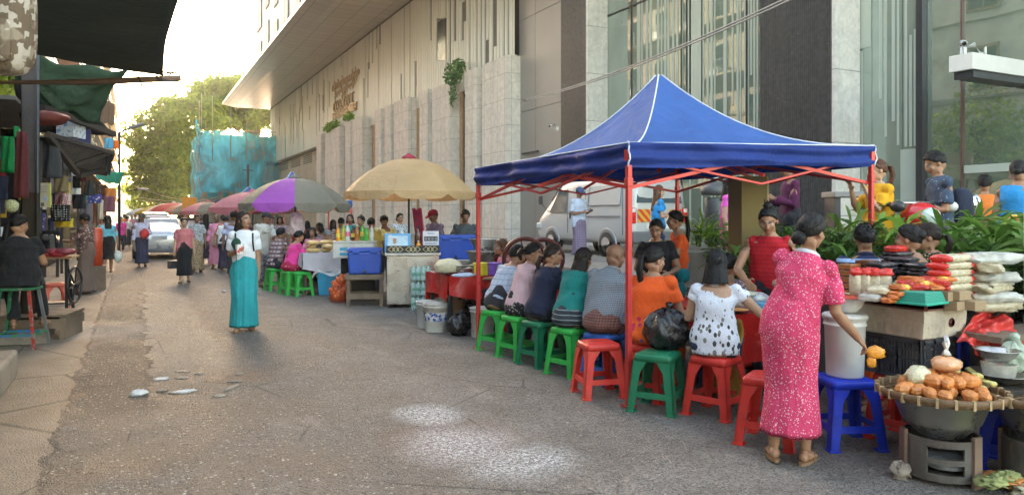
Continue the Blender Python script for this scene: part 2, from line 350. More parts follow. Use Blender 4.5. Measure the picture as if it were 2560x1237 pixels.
def hp(m, name, mats, **k):
    o = m.build(name, mats, hotel, **k); o.location = -Vector(hotel.location); return o
XS = 13.5; Y1 = yx(677, XS); Y0 = yx(1291, XS); ZS = zat(273, XS, Y1); ZB = zat(409, XS, Y1)
XE = 8.5; YE = Y1+.4
# main bodies (core walls behind the cladding)
mb = MB(); mb.bx(XS+.14, 32, Y0, Y1, ZB-.1, ZS+.02); mb.bx(XS+.45, 30, Y0, Y1-.15, PZ, ZB-.13); hp(mb, 'wall', M_beige)
mb = MB(); mb.bx(XS+.06, XS+.1, Y0, Y1, ZB, ZS); hp(mb, 'cladding_backing', M_slatdk)
# slat cladding
mb = MB(); y = Y0+.03; rs = random.Random(5); skip = [(yx(1100, XS)-.5, yx(1112, XS)+.55, 5.8, 9.0)]
win = (yx(1113, XS), yx(1092, XS))
while y < Y1-.1:
    near = (y-Y0)/(Y1-Y0); wd = .17+.1*rs.random()*(1-near*.4)
    z0, z1 = ZB, ZS
    q = rs.random()
    if win[0]-.2 < y < win[1]: segs = [(z0, zat(150, XS, y)), (zat(45, XS, y), z1)]
    elif q < .07: segs = [(z0, z0+(z1-z0)*rs.uniform(.15, .5)), (z0+(z1-z0)*rs.uniform(.6, .85), z1)]
    elif q < .13: segs = [(z0+(z1-z0)*rs.uniform(.3, .6), z1)]
    elif q < .18: segs = [(z0, z0+(z1-z0)*rs.uniform(.5, .85))]
    else: segs = [(z0, z1)]
    for a, b in segs: mb.bx(XS-.02, XS+.056, y, y+wd, a, b)
    y += wd+(.07 if rs.random() < .82 else .22)
hp(mb, 'slat_cladding', M_slat)
mb = MB(); mb.bx(XS+.02, XS+.055, win[0], win[1]-.05, zat(150, XS, win[0]), zat(45, XS, win[0])); M_glassdk = M('dark_glass', (.025, .035, .04), .08, 0, .2, 2, spec=.8); hp(mb, 'window', M_glassdk)
mb = MB()
for k in range(4):
    ya = yx(697+k*30, XS+.45)-.3; yb = yx(697+k*30+24, XS+.45)
    for j in range(5): mb.box((XS+.43, (ya+yb)/2, ZB-.35-j*.16), (.05, abs(ya-yb)-.2, .07), rot=Matrix.Rotation(.5, 3, 'Y'))
hp(mb, 'louvre', M_slatdk)
# eave
t = NT('soffit_panels'); o_ = t.sep(t.map(1)); vec = t.n('CombineXYZ', {0: o_[0], 1: o_[1], 2: 0.}).outputs[0]
br = t.n('TexBrick', {'Vector': vec, 'Color1': (.56, .50, .42, 1), 'Color2': (.5, .45, .38, 1), 'Mortar': (.16, .14, .12, 1), 'Scale': 1., 'Mortar Size': .018, 'Brick Width': 1.28, 'Row Height': .95, 'Bias': 0.}, offset=0.)
M_soff = t.fin(br.outputs[0], .32, .35, .5)
mb = MB(); pr = [(XS+.1, ZS+.001), (XE+1.3, ZS+.001), (XE, ZS+.22), (XE, ZS+.42), (XE+.3, ZS+.62), (XS+.1, ZS+.62)]
ya, yb = 2.0, YE
mb.add([(x, ya, z) for x, z in pr]+[(x, yb, z) for x, z in pr], [(0, 6, 7, 1), (1, 7, 8, 2), (2, 8, 9, 3), (3, 9, 10, 4), (4, 10, 11, 5), (0, 1, 2, 3, 4, 5), (11, 10, 9, 8, 7, 6)]); hp(mb, 'eave', M_soff)
mb = MB(); mb.bx(XS-.06, XS-.025, Y0, Y1, ZS-.09, ZS-.004); hp(mb, 'soffit_trim', M_slatdk)
# stone fins
FINS = [(791, 802, 334, .25), (812, 826, 331, .2), (826.5, 848, 316, .42), (863, 875, 302, .3), (881, 905, 291, .52), (937.6, 951, 271, .4), (961, 975.6, 261, .35), (984, 1019, 242, .48), (1048, 1068, 222, .42), (1080, 1124, 204, .5), (1162, 1189, 169, .38), (1205, 1267, 137, .5)]
for a, b, tp, d in FINS:
    ya, yb = yx(b, 13), yx(a, 13); m = MB(); m.bx(13, 13+d*1.28, ya, yb, PZ, zat(tp, 13, ya)); hp(m, 'stone_fin', M_fin, bev=.015)
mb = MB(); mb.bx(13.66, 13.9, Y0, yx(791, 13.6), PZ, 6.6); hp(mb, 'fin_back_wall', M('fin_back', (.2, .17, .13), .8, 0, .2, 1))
for q in (1044, 1152, 934):
    mb = MB(); mb.bx(13.5, 13.58, yx(q+3, 13.5), yx(q-3, 13.5), PZ, zat(215 if q != 934 else 300, 13.5, yx(q, 13.5))); hp(mb, 'drain_pipe', M('copper_pipe', (.42, .27, .15), .5, .2, .2))
# grey panel bay
yA, yB = yx(1402, 13.6), Y0-.02
mb = MB()
for z0, z1 in ((PZ+.05, 2.9), (2.92, 5.6), (5.62, 9.2), (9.22, 18.0)):
    ym = yx(1338, 13.6)
    mb.bx(13.6, 13.7, yA, ym-.015, z0, z1); mb.bx(13.6, 13.7, ym+.015, yB, z0, z1)
hp(mb, 'grey_panel', M_panel); mb = MB(); mb.bx(13.72, 17, yA, yB, PZ, 18); hp(mb, 'panel_backing', M_slatdk)
mb = MB(); mb.tube([(13.45, yB-.12, zat(138, 13.5, yB)), (13.45, yB-.12, 17)], .09, 10); hp(mb, 'downpipe', M_dkmet)
def column(pa, pb, pc, xc):
    ya, yb = yx(pb, xc), yx(pa, xc)
    m = MB(); y = ya+.02
    while y < yb-.02: m.bx(xc, xc+.05, y, y+.035, PZ, 18); y += .055
    m.bx(xc+.05, xc+.12, ya+.01, yb, PZ, 18); hp(m, 'ribbed_column', M_rib)
    xd = ya*(FW[0]+(pc-1280)/FP*RT[0])/(FW[1]+(pc-1280)/FP*RT[1]); m = MB(); m.bx(xc+.002, xd, ya-.1, ya+.008, PZ, 18); hp(m, 'marble_pier', M_marb)
    return ya, xd
yc1, xd1 = column(1402, 1465, 1515, 13.2); yc2, xd2 = column(1900, 2080, 2140, 13.2)
def glassy(name, tint, mirror, rough=.02):
    t = NT(name); t.fin(t.mix(t.ramp(t.noise(t.map((.7, .7, .25)), 1, 3), .3, .7), sc3(tint, .75), sc3(tint, 1.25)), rough, 0, .8)
    g = t.n('BsdfGlossy', {'Color': (.86, .95, .92, 1), 'Roughness': .015}); wv = t.n('Bump', {'Height': t.noise(t.map((.5, .5, .5)), 1, 2), 'Strength': .05, 'Distance': .1})
    t.set(g.inputs['Normal'], wv.outputs[0]); mx = t.n('MixShader', {0: mirror, 1: t.b.outputs[0], 2: g.outputs[0]}); t.t.links.new(mx.outputs[0], t.out.inputs[0]); return t.m
M_gl = glassy('front_glass', (.15, .19, .15), .22); M_gl3 = glassy('entrance_glass', (.13, .17, .12), .4)
M_strip = M('frosted_strip', (.36, .39, .33), .5, 0, .08, 1)
XG = 14.0
def pane(name, m_, ya, yb, z0, z1): m = MB(); m.bx(XG, XG+.03, ya, yb, z0, z1); return hp(m, name, m_)
yg = [yc1, yx(1580, XG), yx(1705, XG), yx(1868, XG), yx(1903, XG)]
for i in range(4):
    zt = zat(45, XG, yg[0]); pane('glass_pane', M_gl, yg[i+1]+.02, yg[i]-.02, PZ, zt); pane('glass_pane', M_gl, yg[i+1]+.02, yg[i]-.02, zt+.06, 18)
    m = MB(); m.bx(XG-.04, XG+.03, yg[i+1]-.018, yg[i+1]+.018, PZ, 18); hp(m, 'mullion', M_dkmet)
m = MB(); m.bx(XG-.03, XG+.03, yg[-1]+.03, yg[0], zt+.005, zt+.055); hp(m, 'transom', M_dkmet)
m = MB(); rs = random.Random(11); px = 1524
while px < 1896:
    wd = rs.choice([3, 4, 5, 5, 8]); ya, yb = yx(px+wd, XG), yx(px, XG)
    dens = .45 if px < 1570 else .85
    if rs.random() < dens:
        z0 = PZ if rs.random() < .55 else rs.uniform(2.5, 6); z1 = 18 if px > 1575 else rs.uniform(3, 6.5)
        m.bx(XG-.012, XG-.003, ya, yb, z0, z1)
    px += wd+rs.choice([3, 4, 5, 8])
m.bx(XG-.012, XG-.003, yx(1760, XG), yx(1716, XG), 2.6, 18)
hp(m, 'frosted_strips', M_strip)
y3 = yx(2302, XG); y4 = yx(2318, XG)
for a, b in ((yc2, yx(2180, XG)), (yx(2180, XG), yx(2256, XG)), (yx(2256, XG), y3)): pane('glass_pane', M_gl, b+.006, a-.006, PZ, 18)
m = MB()
for a, b, z0, z1 in ((2144, 2158, PZ, 5.1), (2146, 2178, 5.15, 18), (2198, 2206, 4, 18), (2212, 2218, 3.2, 18), (2230, 2238, 3.5, 18), (2243, 2249, 3, 18), (2262, 2269, 2.95, 18), (2274, 2281, 2.95, 5.2), (2285, 2300, 2.95, 5.3), (2252, 2300, PZ, 2.9)): m.bx(XG-.012, XG-.003, yx(b, XG), yx(a, XG), z0, z1)
hp(m, 'frosted_strips', M_strip)
m = MB(); m.bx(XG-.16, XG+.05, y4, y3, PZ, 18); hp(m, 'corner_mullion', M_dkmet)
y5 = yx(2406, XG)
pane('glass_pane', M_gl3, y5+.01, y4-.005, PZ, 18); pane('glass_pane', M_gl3, 1.5, y5-.03, PZ, 18)
m = MB(); m.bx(XG-.05, XG+.03, y5-.025, y5+.005, PZ, 18); hp(m, 'mullion', M('bronze_mullion', (.12, .06, .05), .4, .3, .1))
m = MB(); m.bx(XG-.02, XG-.004, 1.5, y5-.04, 2.35, 2.5); hp(m, 'door_rail', M_strip)
m = MB(); m.bx(14.3, 30, 1.5, Y0, PZ, 18); hp(m, 'interior_wall', M_slatdk); m = MB(); m.bx(13.5, 30, 1.5, Y1, 18.02, 18.6); hp(m, 'roof_slab', M_panel)
m = MB(); yb2 = yx(2432, 12.2); m.bx(12.2, XG-.06, yb2, yb2+.4, zat(172, 12.2, yb2), zat(130, 12.2, yb2)); hp(m, 'entrance_beam', M('beam_white', (.62, .59, .54), .5, 0, .05), bev=.01)
m = MB(); m.bx(12.28, XG-.06, yb2+.04, yb2+.36, zat(172, 12.2, yb2)-.12, zat(172, 12.2, yb2)-.004); hp(m, 'beam_soffit', M_dkmet)
# white guest tower over the eave
M_tow = M('tower_white', (.36, .36, .35), .7, 0, .05, 1, spec=.2); M_tgl = M('tower_glass', (.025, .03, .035), .5, 0, .2, 2, spec=.15)
XT = 11.8; YT = yx(640, XT)
mb = MB(); mb.bx(XT, 32, 26, YT, ZS+.66, 39.6); hp(mb, 'tower', M_tow)
cols = [v*1.283 for v in (63.2, 59.2, 55.3, 51.6, 47.2, 43.2, 39.0)]
for k, yy in enumerate(cols):
    for f in range(4):
        z = 16.2+f*4.9+(k % 2)*1.1; wd = .9+.5*(k % 3 == 0)
        f_ = MB(); f_.bx(XT-.1, XT+.05, yy-wd-.12, yy+wd+.12, z-.12, z+3.3); fo = hp(f_, 'window_frame', MC.get('tower_frame') or M('tower_frame', (.10, .085, .07), .6, 0, .1, 2))
        p_ = MB(); p_.bx(XT-.12, XT-.102, yy-wd, yy+wd, z, z+3.18); p_.bx(XT-.135, XT-.121, yy-.05, yy+.05, z, z+3.18); p_.bx(XT-.135, XT-.121, yy-wd, yy-.06, z+1.1, z+1.18); p_.bx(XT-.135, XT-.121, yy+.06, yy+wd, z+1.1, z+1.18); p_.build('pane', M_tgl, fo)
# bronze sign letters on the slats
M_brz = M('bronze_letter', (.42, .3, .17), .4, .5, .15, 4)
sign = thing('wall_sign', 'raised bronze lettering sign in two scripts on the cream slatted wall', 'sign', (XS-.05, yx(862, XS), 7))
def text_on_wall(txt, yl, z, size, ysq, parent, name='lettering'):
    cu = bpy.data.curves.new('t', 'FONT'); cu.body = txt; cu.size = size; cu.extrude = .05; cu.align_x = 'LEFT'
    ob = bpy.data.objects.new('t', cu); TMP.collection.objects.link(ob); me = eval_tmp(ob); bpy.data.objects.remove(ob); bpy.data.curves.remove(cu)
    c = coords(me); wd = c[:, 0].max(); k = ysq/wd
    n_ = np.stack([-c[:, 2]+0*c[:, 0], -c[:, 0]*k, c[:, 1]], 1); me.vertices.foreach_set('co', n_.astype(np.float32).ravel()); me.update()
    o = put(me, name, M_brz, parent); o.location = Vector((XS-.08, yl, z))-parent.location; return o
yl, yr = yx(834, XS), yx(895, XS)
zq = lambda py, px: zat(py, XS, yx(px, XS))
text_on_wall('THE EXCHANGE MARKET', yl, zq(303, 834), .8, yl-yr, sign)
def script_line(y0, y1, z, h, seed):       # round-lettered script: rings, open rings and hooks
    m = MB(); rg = random.Random(seed); n_ = int(abs(y0-y1)/(h*.78)); 
    for i in range(n_):
        yy = y0+(y1-y0)*(i+.5)/n_; k = rg.random(); gap = rg.uniform(0, 6.28); span = 6.28 if k < .3 else rg.uniform(4, 5.4)
        pts = [(XS-.1, yy+math.cos(gap+span*j/16)*h*.36, z+math.sin(gap+span*j/16)*h*.42) for j in range(17)]; m.tube(pts, h*.075, 6)
        if k > .55:
            dz = h*.75 if k > .75 else -h*.75
            pts = [(XS-.1, yy+math.cos(gap+4.2*j/10)*h*.18, z+dz+math.sin(gap+4.2*j/10)*h*.22) for j in range(11)]; m.tube(pts, h*.06, 6)
        if k > .85: m.tube([(XS-.1, yy+h*.3, z-h*.4), (XS-.1, yy+h*.3, z-h*1.05), (XS-.1, yy-.05, z-h*1.1)], h*.06, 6)
    o = m.build('script_lettering', M_brz, sign); o.location = -Vector(sign.location)
script_line(yl, yx(902, XS), zq(204, 864), .5, 1); script_line(yx(840, XS), yx(892, XS), zq(222, 866), .3, 2); script_line(yx(837, XS), yx(890, XS), zq(256, 864), .85, 3)
# climbing plants on the fins are separate things (built with foliage below)
# ================================================================ far background and left row of houses
def leafmat(name, col, col2, trans=.45):
    t = NT(name); v = t.n('NewGeometry'); rnd = v.outputs['Random Per Island']
    c = t.mix(rnd, col, col2); t.fin(c, .55, 0, .3)
    tr = t.n('BsdfTranslucent', {'Color': t.mix(rnd, sc3(col, 1.6), sc3(col2, 1.8))}); mx = t.n('MixShader', {0: trans, 1: t.b.outputs[0], 2: tr.outputs[0]})
    t.t.links.new(mx.outputs[0], t.out.inputs[0]); return t.m
M_leaf = leafmat('tree_leaf', (.085, .145, .018), (.21, .26, .03), .5); M_bark = M('bark', (.14, .1, .07), .9, 0, .3, 4, .5, 20)
def leaf_quads(blobs, n, size, seed, up=.5):
    rg = np.random.default_rng(seed); V = []
    vol = np.array([b[1][0]*b[1][1]*b[1][2] if isinstance(b[1], tuple) else b[1]**3 for b in blobs])**.75; cnt = (vol/vol.sum()*n).astype(int)
    for b, k in zip(blobs, cnt):
        r = np.array(b[1] if isinstance(b[1], tuple) else (b[1],)*3)
        d = rg.normal(size=(k, 3)); d /= np.linalg.norm(d, axis=1)[:, None]
        rad = rg.uniform(.5, 1.05, (k, 1))**.6
        lump = 1+.22*np.sin(d[:, :1]*5+b[0][0])*np.sin(d[:, 1:2]*6+b[0][1])+.15*np.sin(d[:, 2:3]*9+b[0][2])
        c = np.array(b[0])+d*r*rad*lump
        nrm = d+rg.normal(size=(k, 3))*.8; nrm[:, 2] += up; nrm /= np.linalg.norm(nrm, axis=1)[:, None]
        a = np.cross(nrm, rg.normal(size=(k, 3))); a /= np.linalg.norm(a, axis=1)[:, None]+1e-9; e = np.cross(nrm, a)
        s1 = size*rg.uniform(.6, 1.4, (k, 1)); s2 = s1*rg.uniform(.35, .6, (k, 1))
        V.append(np.stack([c-a*s1, c+e*s2, c+a*s1, c-e*s2], 1).reshape(-1, 3))
    V = np.concatenate(V); return V
def leaf_mesh(V, name='crown'):
    me = bpy.data.meshes.new(name); k = len(V)//4; me.vertices.add(len(V)); me.vertices.foreach_set('co', V.astype(np.float32).ravel())
    me.loops.add(len(V)); me.loops.foreach_set('vertex_index', np.arange(len(V), dtype=np.int32)); me.polygons.add(k)
    me.polygons.foreach_set('loop_start', np.arange(0, len(V), 4, dtype=np.int32)); me.polygons.foreach_set('loop_total', np.full(k, 4, np.int32)); me.update(calc_edges=True); return me
def tree(label, base, trunk_r, blobs, n, size, seed, mat=None, group=None):
    b = Vector(base); t = thing('tree', label, 'tree', b, 0, group); rel = [((Vector(c)-b)[:], r) for c, r in blobs]
    m = MB(); rg = random.Random(seed); top = Vector((0, 0, min(c[2] for c, r in rel)*.75+.5))
    m.tube([(0, 0, -.2), top*.5+Vector((.2, 0, 0)), top], [trunk_r*1.2, trunk_r*.9, trunk_r*.75], 10)
    for c, r in rel:
        e = Vector(c); mid = top.lerp(e, .5)+Vector((rg.uniform(-.6, .6), rg.uniform(-.6, .6), rg.uniform(-.2, .8)))
        m.tube([top, mid, e], [trunk_r*.6, trunk_r*.33, trunk_r*.1], 6)
        for _ in range(4): m.tube([mid.lerp(e, rg.uniform(.2, .8)), e+Vector((rg.uniform(-1, 1), rg.uniform(-1, 1), rg.uniform(-.6, .8)))*(r[0] if isinstance(r, tuple) else r)*.8], [trunk_r*.14, trunk_r*.04], 5)
    m.build('trunk', M_bark, t); put(leaf_mesh(leaf_quads(rel, n, size, seed)), 'crown', mat or M_leaf, t); return t
def B(px, py, Z, r): return (P(px, py, Z)[:], r)
tree('huge spreading rain tree with sunlit yellow green crown left of the blue netted building', W(455, 100), .9,
     [B(470, 300, 98, (5.2, 5, 3.2)), B(400, 330, 97, (4.2, 4, 2.6)), B(365, 355, 97, (2.6, 3, 1.4)), B(420, 400, 96, (5, 4, 3.2)), B(350, 415, 96, (1.6, 2, 1.2)), B(395, 450, 96, (4.2, 4, 2.6)), B(445, 470, 98, (4.2, 4, 3)), B(380, 500, 99, (3, 3, 2.2)), B(440, 268, 100, (2.6, 3, 1.5)), B(470, 380, 97, (3.6, 3.5, 2.6)), B(470, 430, 98, (3, 3, 2.6)), B(360, 470, 97, (1.6, 2, 1.3)), B(425, 300, 99, (2.2, 2, 1.2))], 26000, .30, 3)
tree('broad rain tree with open branches rising above the blue netted building', W(640, 108), .8,
     [B(540, 226, 104, (4, 4, 1.7)), B(585, 213, 104, (4, 4, 1.6)), B(515, 250, 104, (2.6, 3, 1.3)), B(560, 262, 104, (3.6, 4, 1.4)), B(610, 245, 104, (3, 4, 1.6)), B(650, 290, 106, (3, 3, 1.1)), B(600, 300, 106, (3.5, 3, 1.3)), B(535, 300, 106, (2.4, 3, 1.6)), B(670, 275, 106, (3, 3, 1.8)), B(640, 300, 106, (3, 3, 1.4)), B(565, 285, 106, (3, 3, 1.6))], 13000, .32, 5)
tree('low bright bush behind the far market umbrellas', W(400, 78), .15, [B(408, 522, 78, (1.1, 1, .5)), B(395, 527, 78, (.8, .8, .4))], 700, .14, 6, leafmat('bush_leaf', (.25, .3, .01), (.4, .42, .02)))
# netted building under construction
nb = thing('scaffolded_building', 'half built building wrapped in bright blue scaffold netting at the end of the street', 'building', W(588, 76))
n0 = W(492, 75); n1 = W(700, 75); yb_ = n0.y; x0_, x1_ = n0.x, n1.x; HT = zat(327, x0_, yb_)
def nput(m, name, mat, **k): o = m.build(name, mat, nb, **k); o.location = -Vector(nb.location); return o
yfr = yb_+2.2
def bw(px, py): u = (px-1280)/FP; X = yfr*(FW[0]+u*RT[0])/(FW[1]+u*RT[1]); return X, zat(py, X, yfr)
m = MB(); m.bx(x0_+.6, x1_+4, yfr+.3, yfr+12, 0, HT-.03); nput(m, 'wall', M('bare_concrete', (.3, .26, .21), .9, 0, .2, .5))
m = MB()
for pz in (500, 450, 395): z = zat(pz, x0_, yfr); m.bx(x0_+.5, x1_+4, yfr-.35, yfr+.29, z-.18, z+.12)
for k in range(6): xx = x0_+.7+k*1.7; m.bx(xx-.2, xx+.2, yfr+.02, yfr+.28, 0, HT-1.7)
nput(m, 'floor_slab', M('slab_grey', (.33, .3, .26), .9, 0, .15, 1))
m = MB(); m.bx(x0_+1.2, x0_+3.2, yfr+.24, yfr+.295, 3.2, 5.6); m.bx(x0_+4.6, x0_+7, yfr+.24, yfr+.295, 3.4, 5.4); m.bx(x0_+1, x0_+6, yfr+.24, yfr+.295, 6.6, 8.6); nput(m, 'opening', M('cyan_cloth', (.02, .4, .5), .7, 0, .2, 1))
m = MB()
for a, b_ in (((535, 470), (600, 425)), ((600, 425), (650, 455)), ((650, 455), (690, 475)), ((560, 480), (590, 450))):
    xa, za = bw(*a); xb, zb = bw(*b_); m.bar((xa, yfr-.5, za), (xb, yfr-.5, zb), .9, .12)
nput(m, 'green_cloth', M('green_cloth', (.06, .22, .07), .8, 0, .3, 1.2))
m = MB()
for k in range(11): xx = x0_+k*.82; m.tube([(xx, yb_+.25, 0), (xx+.05, yb_+.25, HT+(.9 if k % 3 == 1 else .1))], .045, 5)
for k in range(6): z = 1.6+k*1.75; m.tube([(x0_-.1, yb_+.2, z), (x1_+.4, yb_+.2, z)], .04, 5)
for px, py in ((498, 252), (504, 234), (531, 240), (577, 268), (660, 278), (617, 300)): q = P(px, py, 75.3); m.tube([(q.x, q.y, HT-3), q], .05, 5)
nput(m, 'bamboo_scaffold', M('bamboo', (.42, .36, .2), .6, 0, .15, 1))
def netmat():
    t = NT('scaffold_net'); v = t.map((.45, .45, .32)); h = t.noise(v, 1, 5, .6, .4)
    t.fin(t.mix(t.ramp(h, .3, .65), (.03, .50, .78), (.13, .74, .88)), .6, 0, .3)
    wv = t.noise(t.map((2.2, 2.2, .3)), 1, 3)
    t.set(t.b.inputs['Alpha'], t.math('MULTIPLY', t.ramp(h, .42, .6, .35, .96), t.ramp(wv, .3, .6, .75, 1)))
    tr = t.n('BsdfTranslucent', {'Color': (.1, .85, 1, 1)}); tp = t.n('BsdfTransparent'); al = t.ramp(h, .42, .56, .82, .98)
    a = t.n('MixShader', {0: .12, 1: t.b.outputs[0], 2: tr.outputs[0]}); t.set(t.b.inputs['Alpha'], 1.0)
    b2 = t.n('MixShader', {0: al, 1: tp.outputs[0], 2: a.outputs[0]}); t.t.links.new(b2.outputs[0], t.out.inputs[0]); return t.m
M_net = netmat(); rs = np.random.default_rng(4)
m = MB(); xl = x0_+.3; zc = zat(480, x0_, yb_)
m.grid(lambda u, v: (xl+(x1_+.6-xl)*u, yb_+.05*math.sin(u*31+v*5)+.06*math.sin(v*19), zc+(HT-zc+.12*math.sin(u*5))*v), 60, 24)
m.grid(lambda u, v: (x0_-.25*math.sin(v*3)+.5*u+.12*math.sin(v*25), yb_-.1+.1*math.sin(v*33+u*9), 1.2+(HT+1.3-1.2)*v-u*v*1.5), 10, 40)
m.grid(lambda u, v: (x0_+.1*math.sin(v*22), yb_+9*u, 1.5+(HT-.4-1.5)*v), 8, 20)
nput(m, 'netting', M_net)
m = MB(); q = W(620, 60); m.tube([(q.x, q.y, 0), (q.x, q.y, zat(412, q.x, q.y))], .09, 8); m.bar((q.x-.4, q.y, 5.2), (q.x+.4, q.y, 5.2), .08); tag(m.build('utility_pole', M_dkmet), 'slim dark utility pole in front of the blue netted building', 'pole')
# houses on the left, behind the stalls
M_h = [M('stucco_ochre', (.42, .34, .24), .85, 0, .25, .7, .2, 8, dirt=.3), M('stucco_grey', (.36, .34, .31), .85, 0, .25, .8, .2, 8, dirt=.3), M('stucco_green', (.3, .36, .3), .85, 0, .25, .8, .2, 8, dirt=.3), M('stucco_pink', (.45, .3, .24), .85, 0, .25, .8, .2, 8, dirt=.3)]
M_shut = M('shutter_green', (.08, .14, .1), .6, 0, .2, 3); M_rust = M('rusty_sheet', (.2, .13, .09), .7, .2, .3, 3, dirt=.3)
def house(label, y0, y1, h, mat, xf=-3.5, seed=0, balc=True):
    b = thing('house', label, 'building', (xf-5, (y0+y1)/2, 0)); rg = random.Random(seed)
    m = MB(); m.bx(-5, 5, -(y1-y0)/2, (y1-y0)/2, 0, h); m.build('wall', mat, b)
    m = MB(); m.bx(-5.1, 5.25, -(y1-y0)/2, (y1-y0)/2, h+.003, h+.25); m.build('roof', M_rust, b)
    f = 0; z = 3.6
    while z+2 < h:
        n_ = max(2, int((y1-y0)/2.6))
        if not balc: n_ = max(2, n_//2)
        sl = MB(); sl.bx(5.003, 5.9, -(y1-y0)/2+.3, (y1-y0)/2-.3, z-.45, z-.33) if balc else sl.bx(5.003, 5.08, -(y1-y0)/2, (y1-y0)/2, z-.45, z-.33); sl.build('balcony', mat, b)
        rl = MB()
        for k in range(int((y1-y0-.6)/.35) if balc else 0): yy = -(y1-y0)/2+.35+k*.35; rl.bx(5.84, 5.87, yy-.012, yy+.012, z-.33, z+.5)
        rl.bx(5.83, 5.88, -(y1-y0)/2+.3, (y1-y0)/2-.3, z+.5, z+.55)
        if balc: rl.build('railing', M_dkmet, b)
        for k in range(n_):
            yy = -(y1-y0)/2+(k+.5)*(y1-y0)/n_
            fr = MB(); fr.bx(5.003, 5.07, yy-.62, yy+.62, z-.1, z+1.75); fo = fr.build('window', M_shut if rg.random() < .6 else M_rust, b)
            p_ = MB(); p_.bx(5.075, 5.085, yy-.52, yy-.03, z, z+1.62); p_.bx(5.075, 5.085, yy+.03, yy+.52, z, z+1.62); p_.build('pane', M_glassdk, fo)
            if rg.random() < .35: ac = MB(); ac.bx(5.09, 5.5, yy-.35, yy+.35, z-.25, z+.25); ac.build('air_conditioner', M('ac_white', (.55, .54, .5), .6), b)
        z += 3.3
    return b
house('low two storey shop house beside the camera with green shutters', -14, 15.5, 6.9, M_h[1], seed=1, balc=False)
house('grey stained shop house behind the green tarpaulin', 15.6, 27, 20.5, M_h[1], seed=2, balc=False)
house('ochre shop house with balconies beyond the corrugated awning', 27.1, 41, 21, M_h[0], seed=3)
house('pinkish shop house further along the left row', 41.1, 58, 21, M_h[3], seed=4)
house('pale green shop house further down the left row', 58.1, 82, 21, M_h[2], -3.2, seed=5)
house('ochre house block at the far end of the left row', 82.1, 130, 19, M_h[0], -3.0, seed=6)
house('distant grey building closing the far end of the street', 215, 235, 9, M_h[1], 3, seed=7)
tree('unseen leafy tree added at the left for green reflections in the entrance glass', (-2.75, 18.4, .1), .1, [((-2.7, 18.2, 5.2), (.7, 1.9, 1.5)), ((-2.75, 16.6, 4.4), (.6, 1.2, 1.1)), ((-2.7, 20.2, 4.6), (.6, 1.2, 1.2))], 2600, .12, 9)  # out of view, added so the entrance glass reflects some green
# wires
def wire(label, a, b, sag, r, mat, strands=1):
    m = MB()
    for k in range(strands): m.tube([Vector(a).lerp(Vector(b), i/24)-Vector((0, 0, sag*4*(i/24)*(1-i/24)+k*.045)) for i in range(25)], r, 5)
    return tag(m.build('cable', mat), label, 'cable')
wire('pair of pale cables rising from the grey stone fin above the blue canopy', P(1304, 250, 22), P(2350, -190, 8), .25, .016, M('cable_grey', (.3, .28, .25), .6), 2)
M_wy = M('wire_pale', (.4, .35, .25), .6)
for k, (a, b) in enumerate(((P(322, 458, 45), P(520, 500, 60)), (P(330, 490, 45), P(560, 488, 60)), (P(345, 500, 50), P(560, 496, 62)))):
    wire(['thin pale wire crossing the street high in front of the tree', 'thin straight wire in front of the tree above the far umbrellas', 'lowest thin wire strung across the far street'][k], a, b, .4, .02, M_wy)
# ================================================================ canopies and umbrellas
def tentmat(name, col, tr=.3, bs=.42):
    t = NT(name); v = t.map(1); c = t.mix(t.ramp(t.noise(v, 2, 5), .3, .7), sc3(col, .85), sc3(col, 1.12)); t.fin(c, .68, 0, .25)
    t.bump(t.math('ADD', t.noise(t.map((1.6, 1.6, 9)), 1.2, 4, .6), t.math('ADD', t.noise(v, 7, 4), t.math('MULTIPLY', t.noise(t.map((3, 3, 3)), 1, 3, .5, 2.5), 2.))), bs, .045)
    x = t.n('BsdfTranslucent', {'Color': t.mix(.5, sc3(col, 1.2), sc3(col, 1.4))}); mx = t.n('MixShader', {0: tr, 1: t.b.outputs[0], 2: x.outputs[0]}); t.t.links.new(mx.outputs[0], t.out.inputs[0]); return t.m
M_blue = tentmat('blue_canopy', (.055, .125, .36), .2); M_redf = M('red_frame', (.5, .035, .03), .35, .1, .12, 6); M_pipe = M('white_piping', (.6, .62, .66), .7)
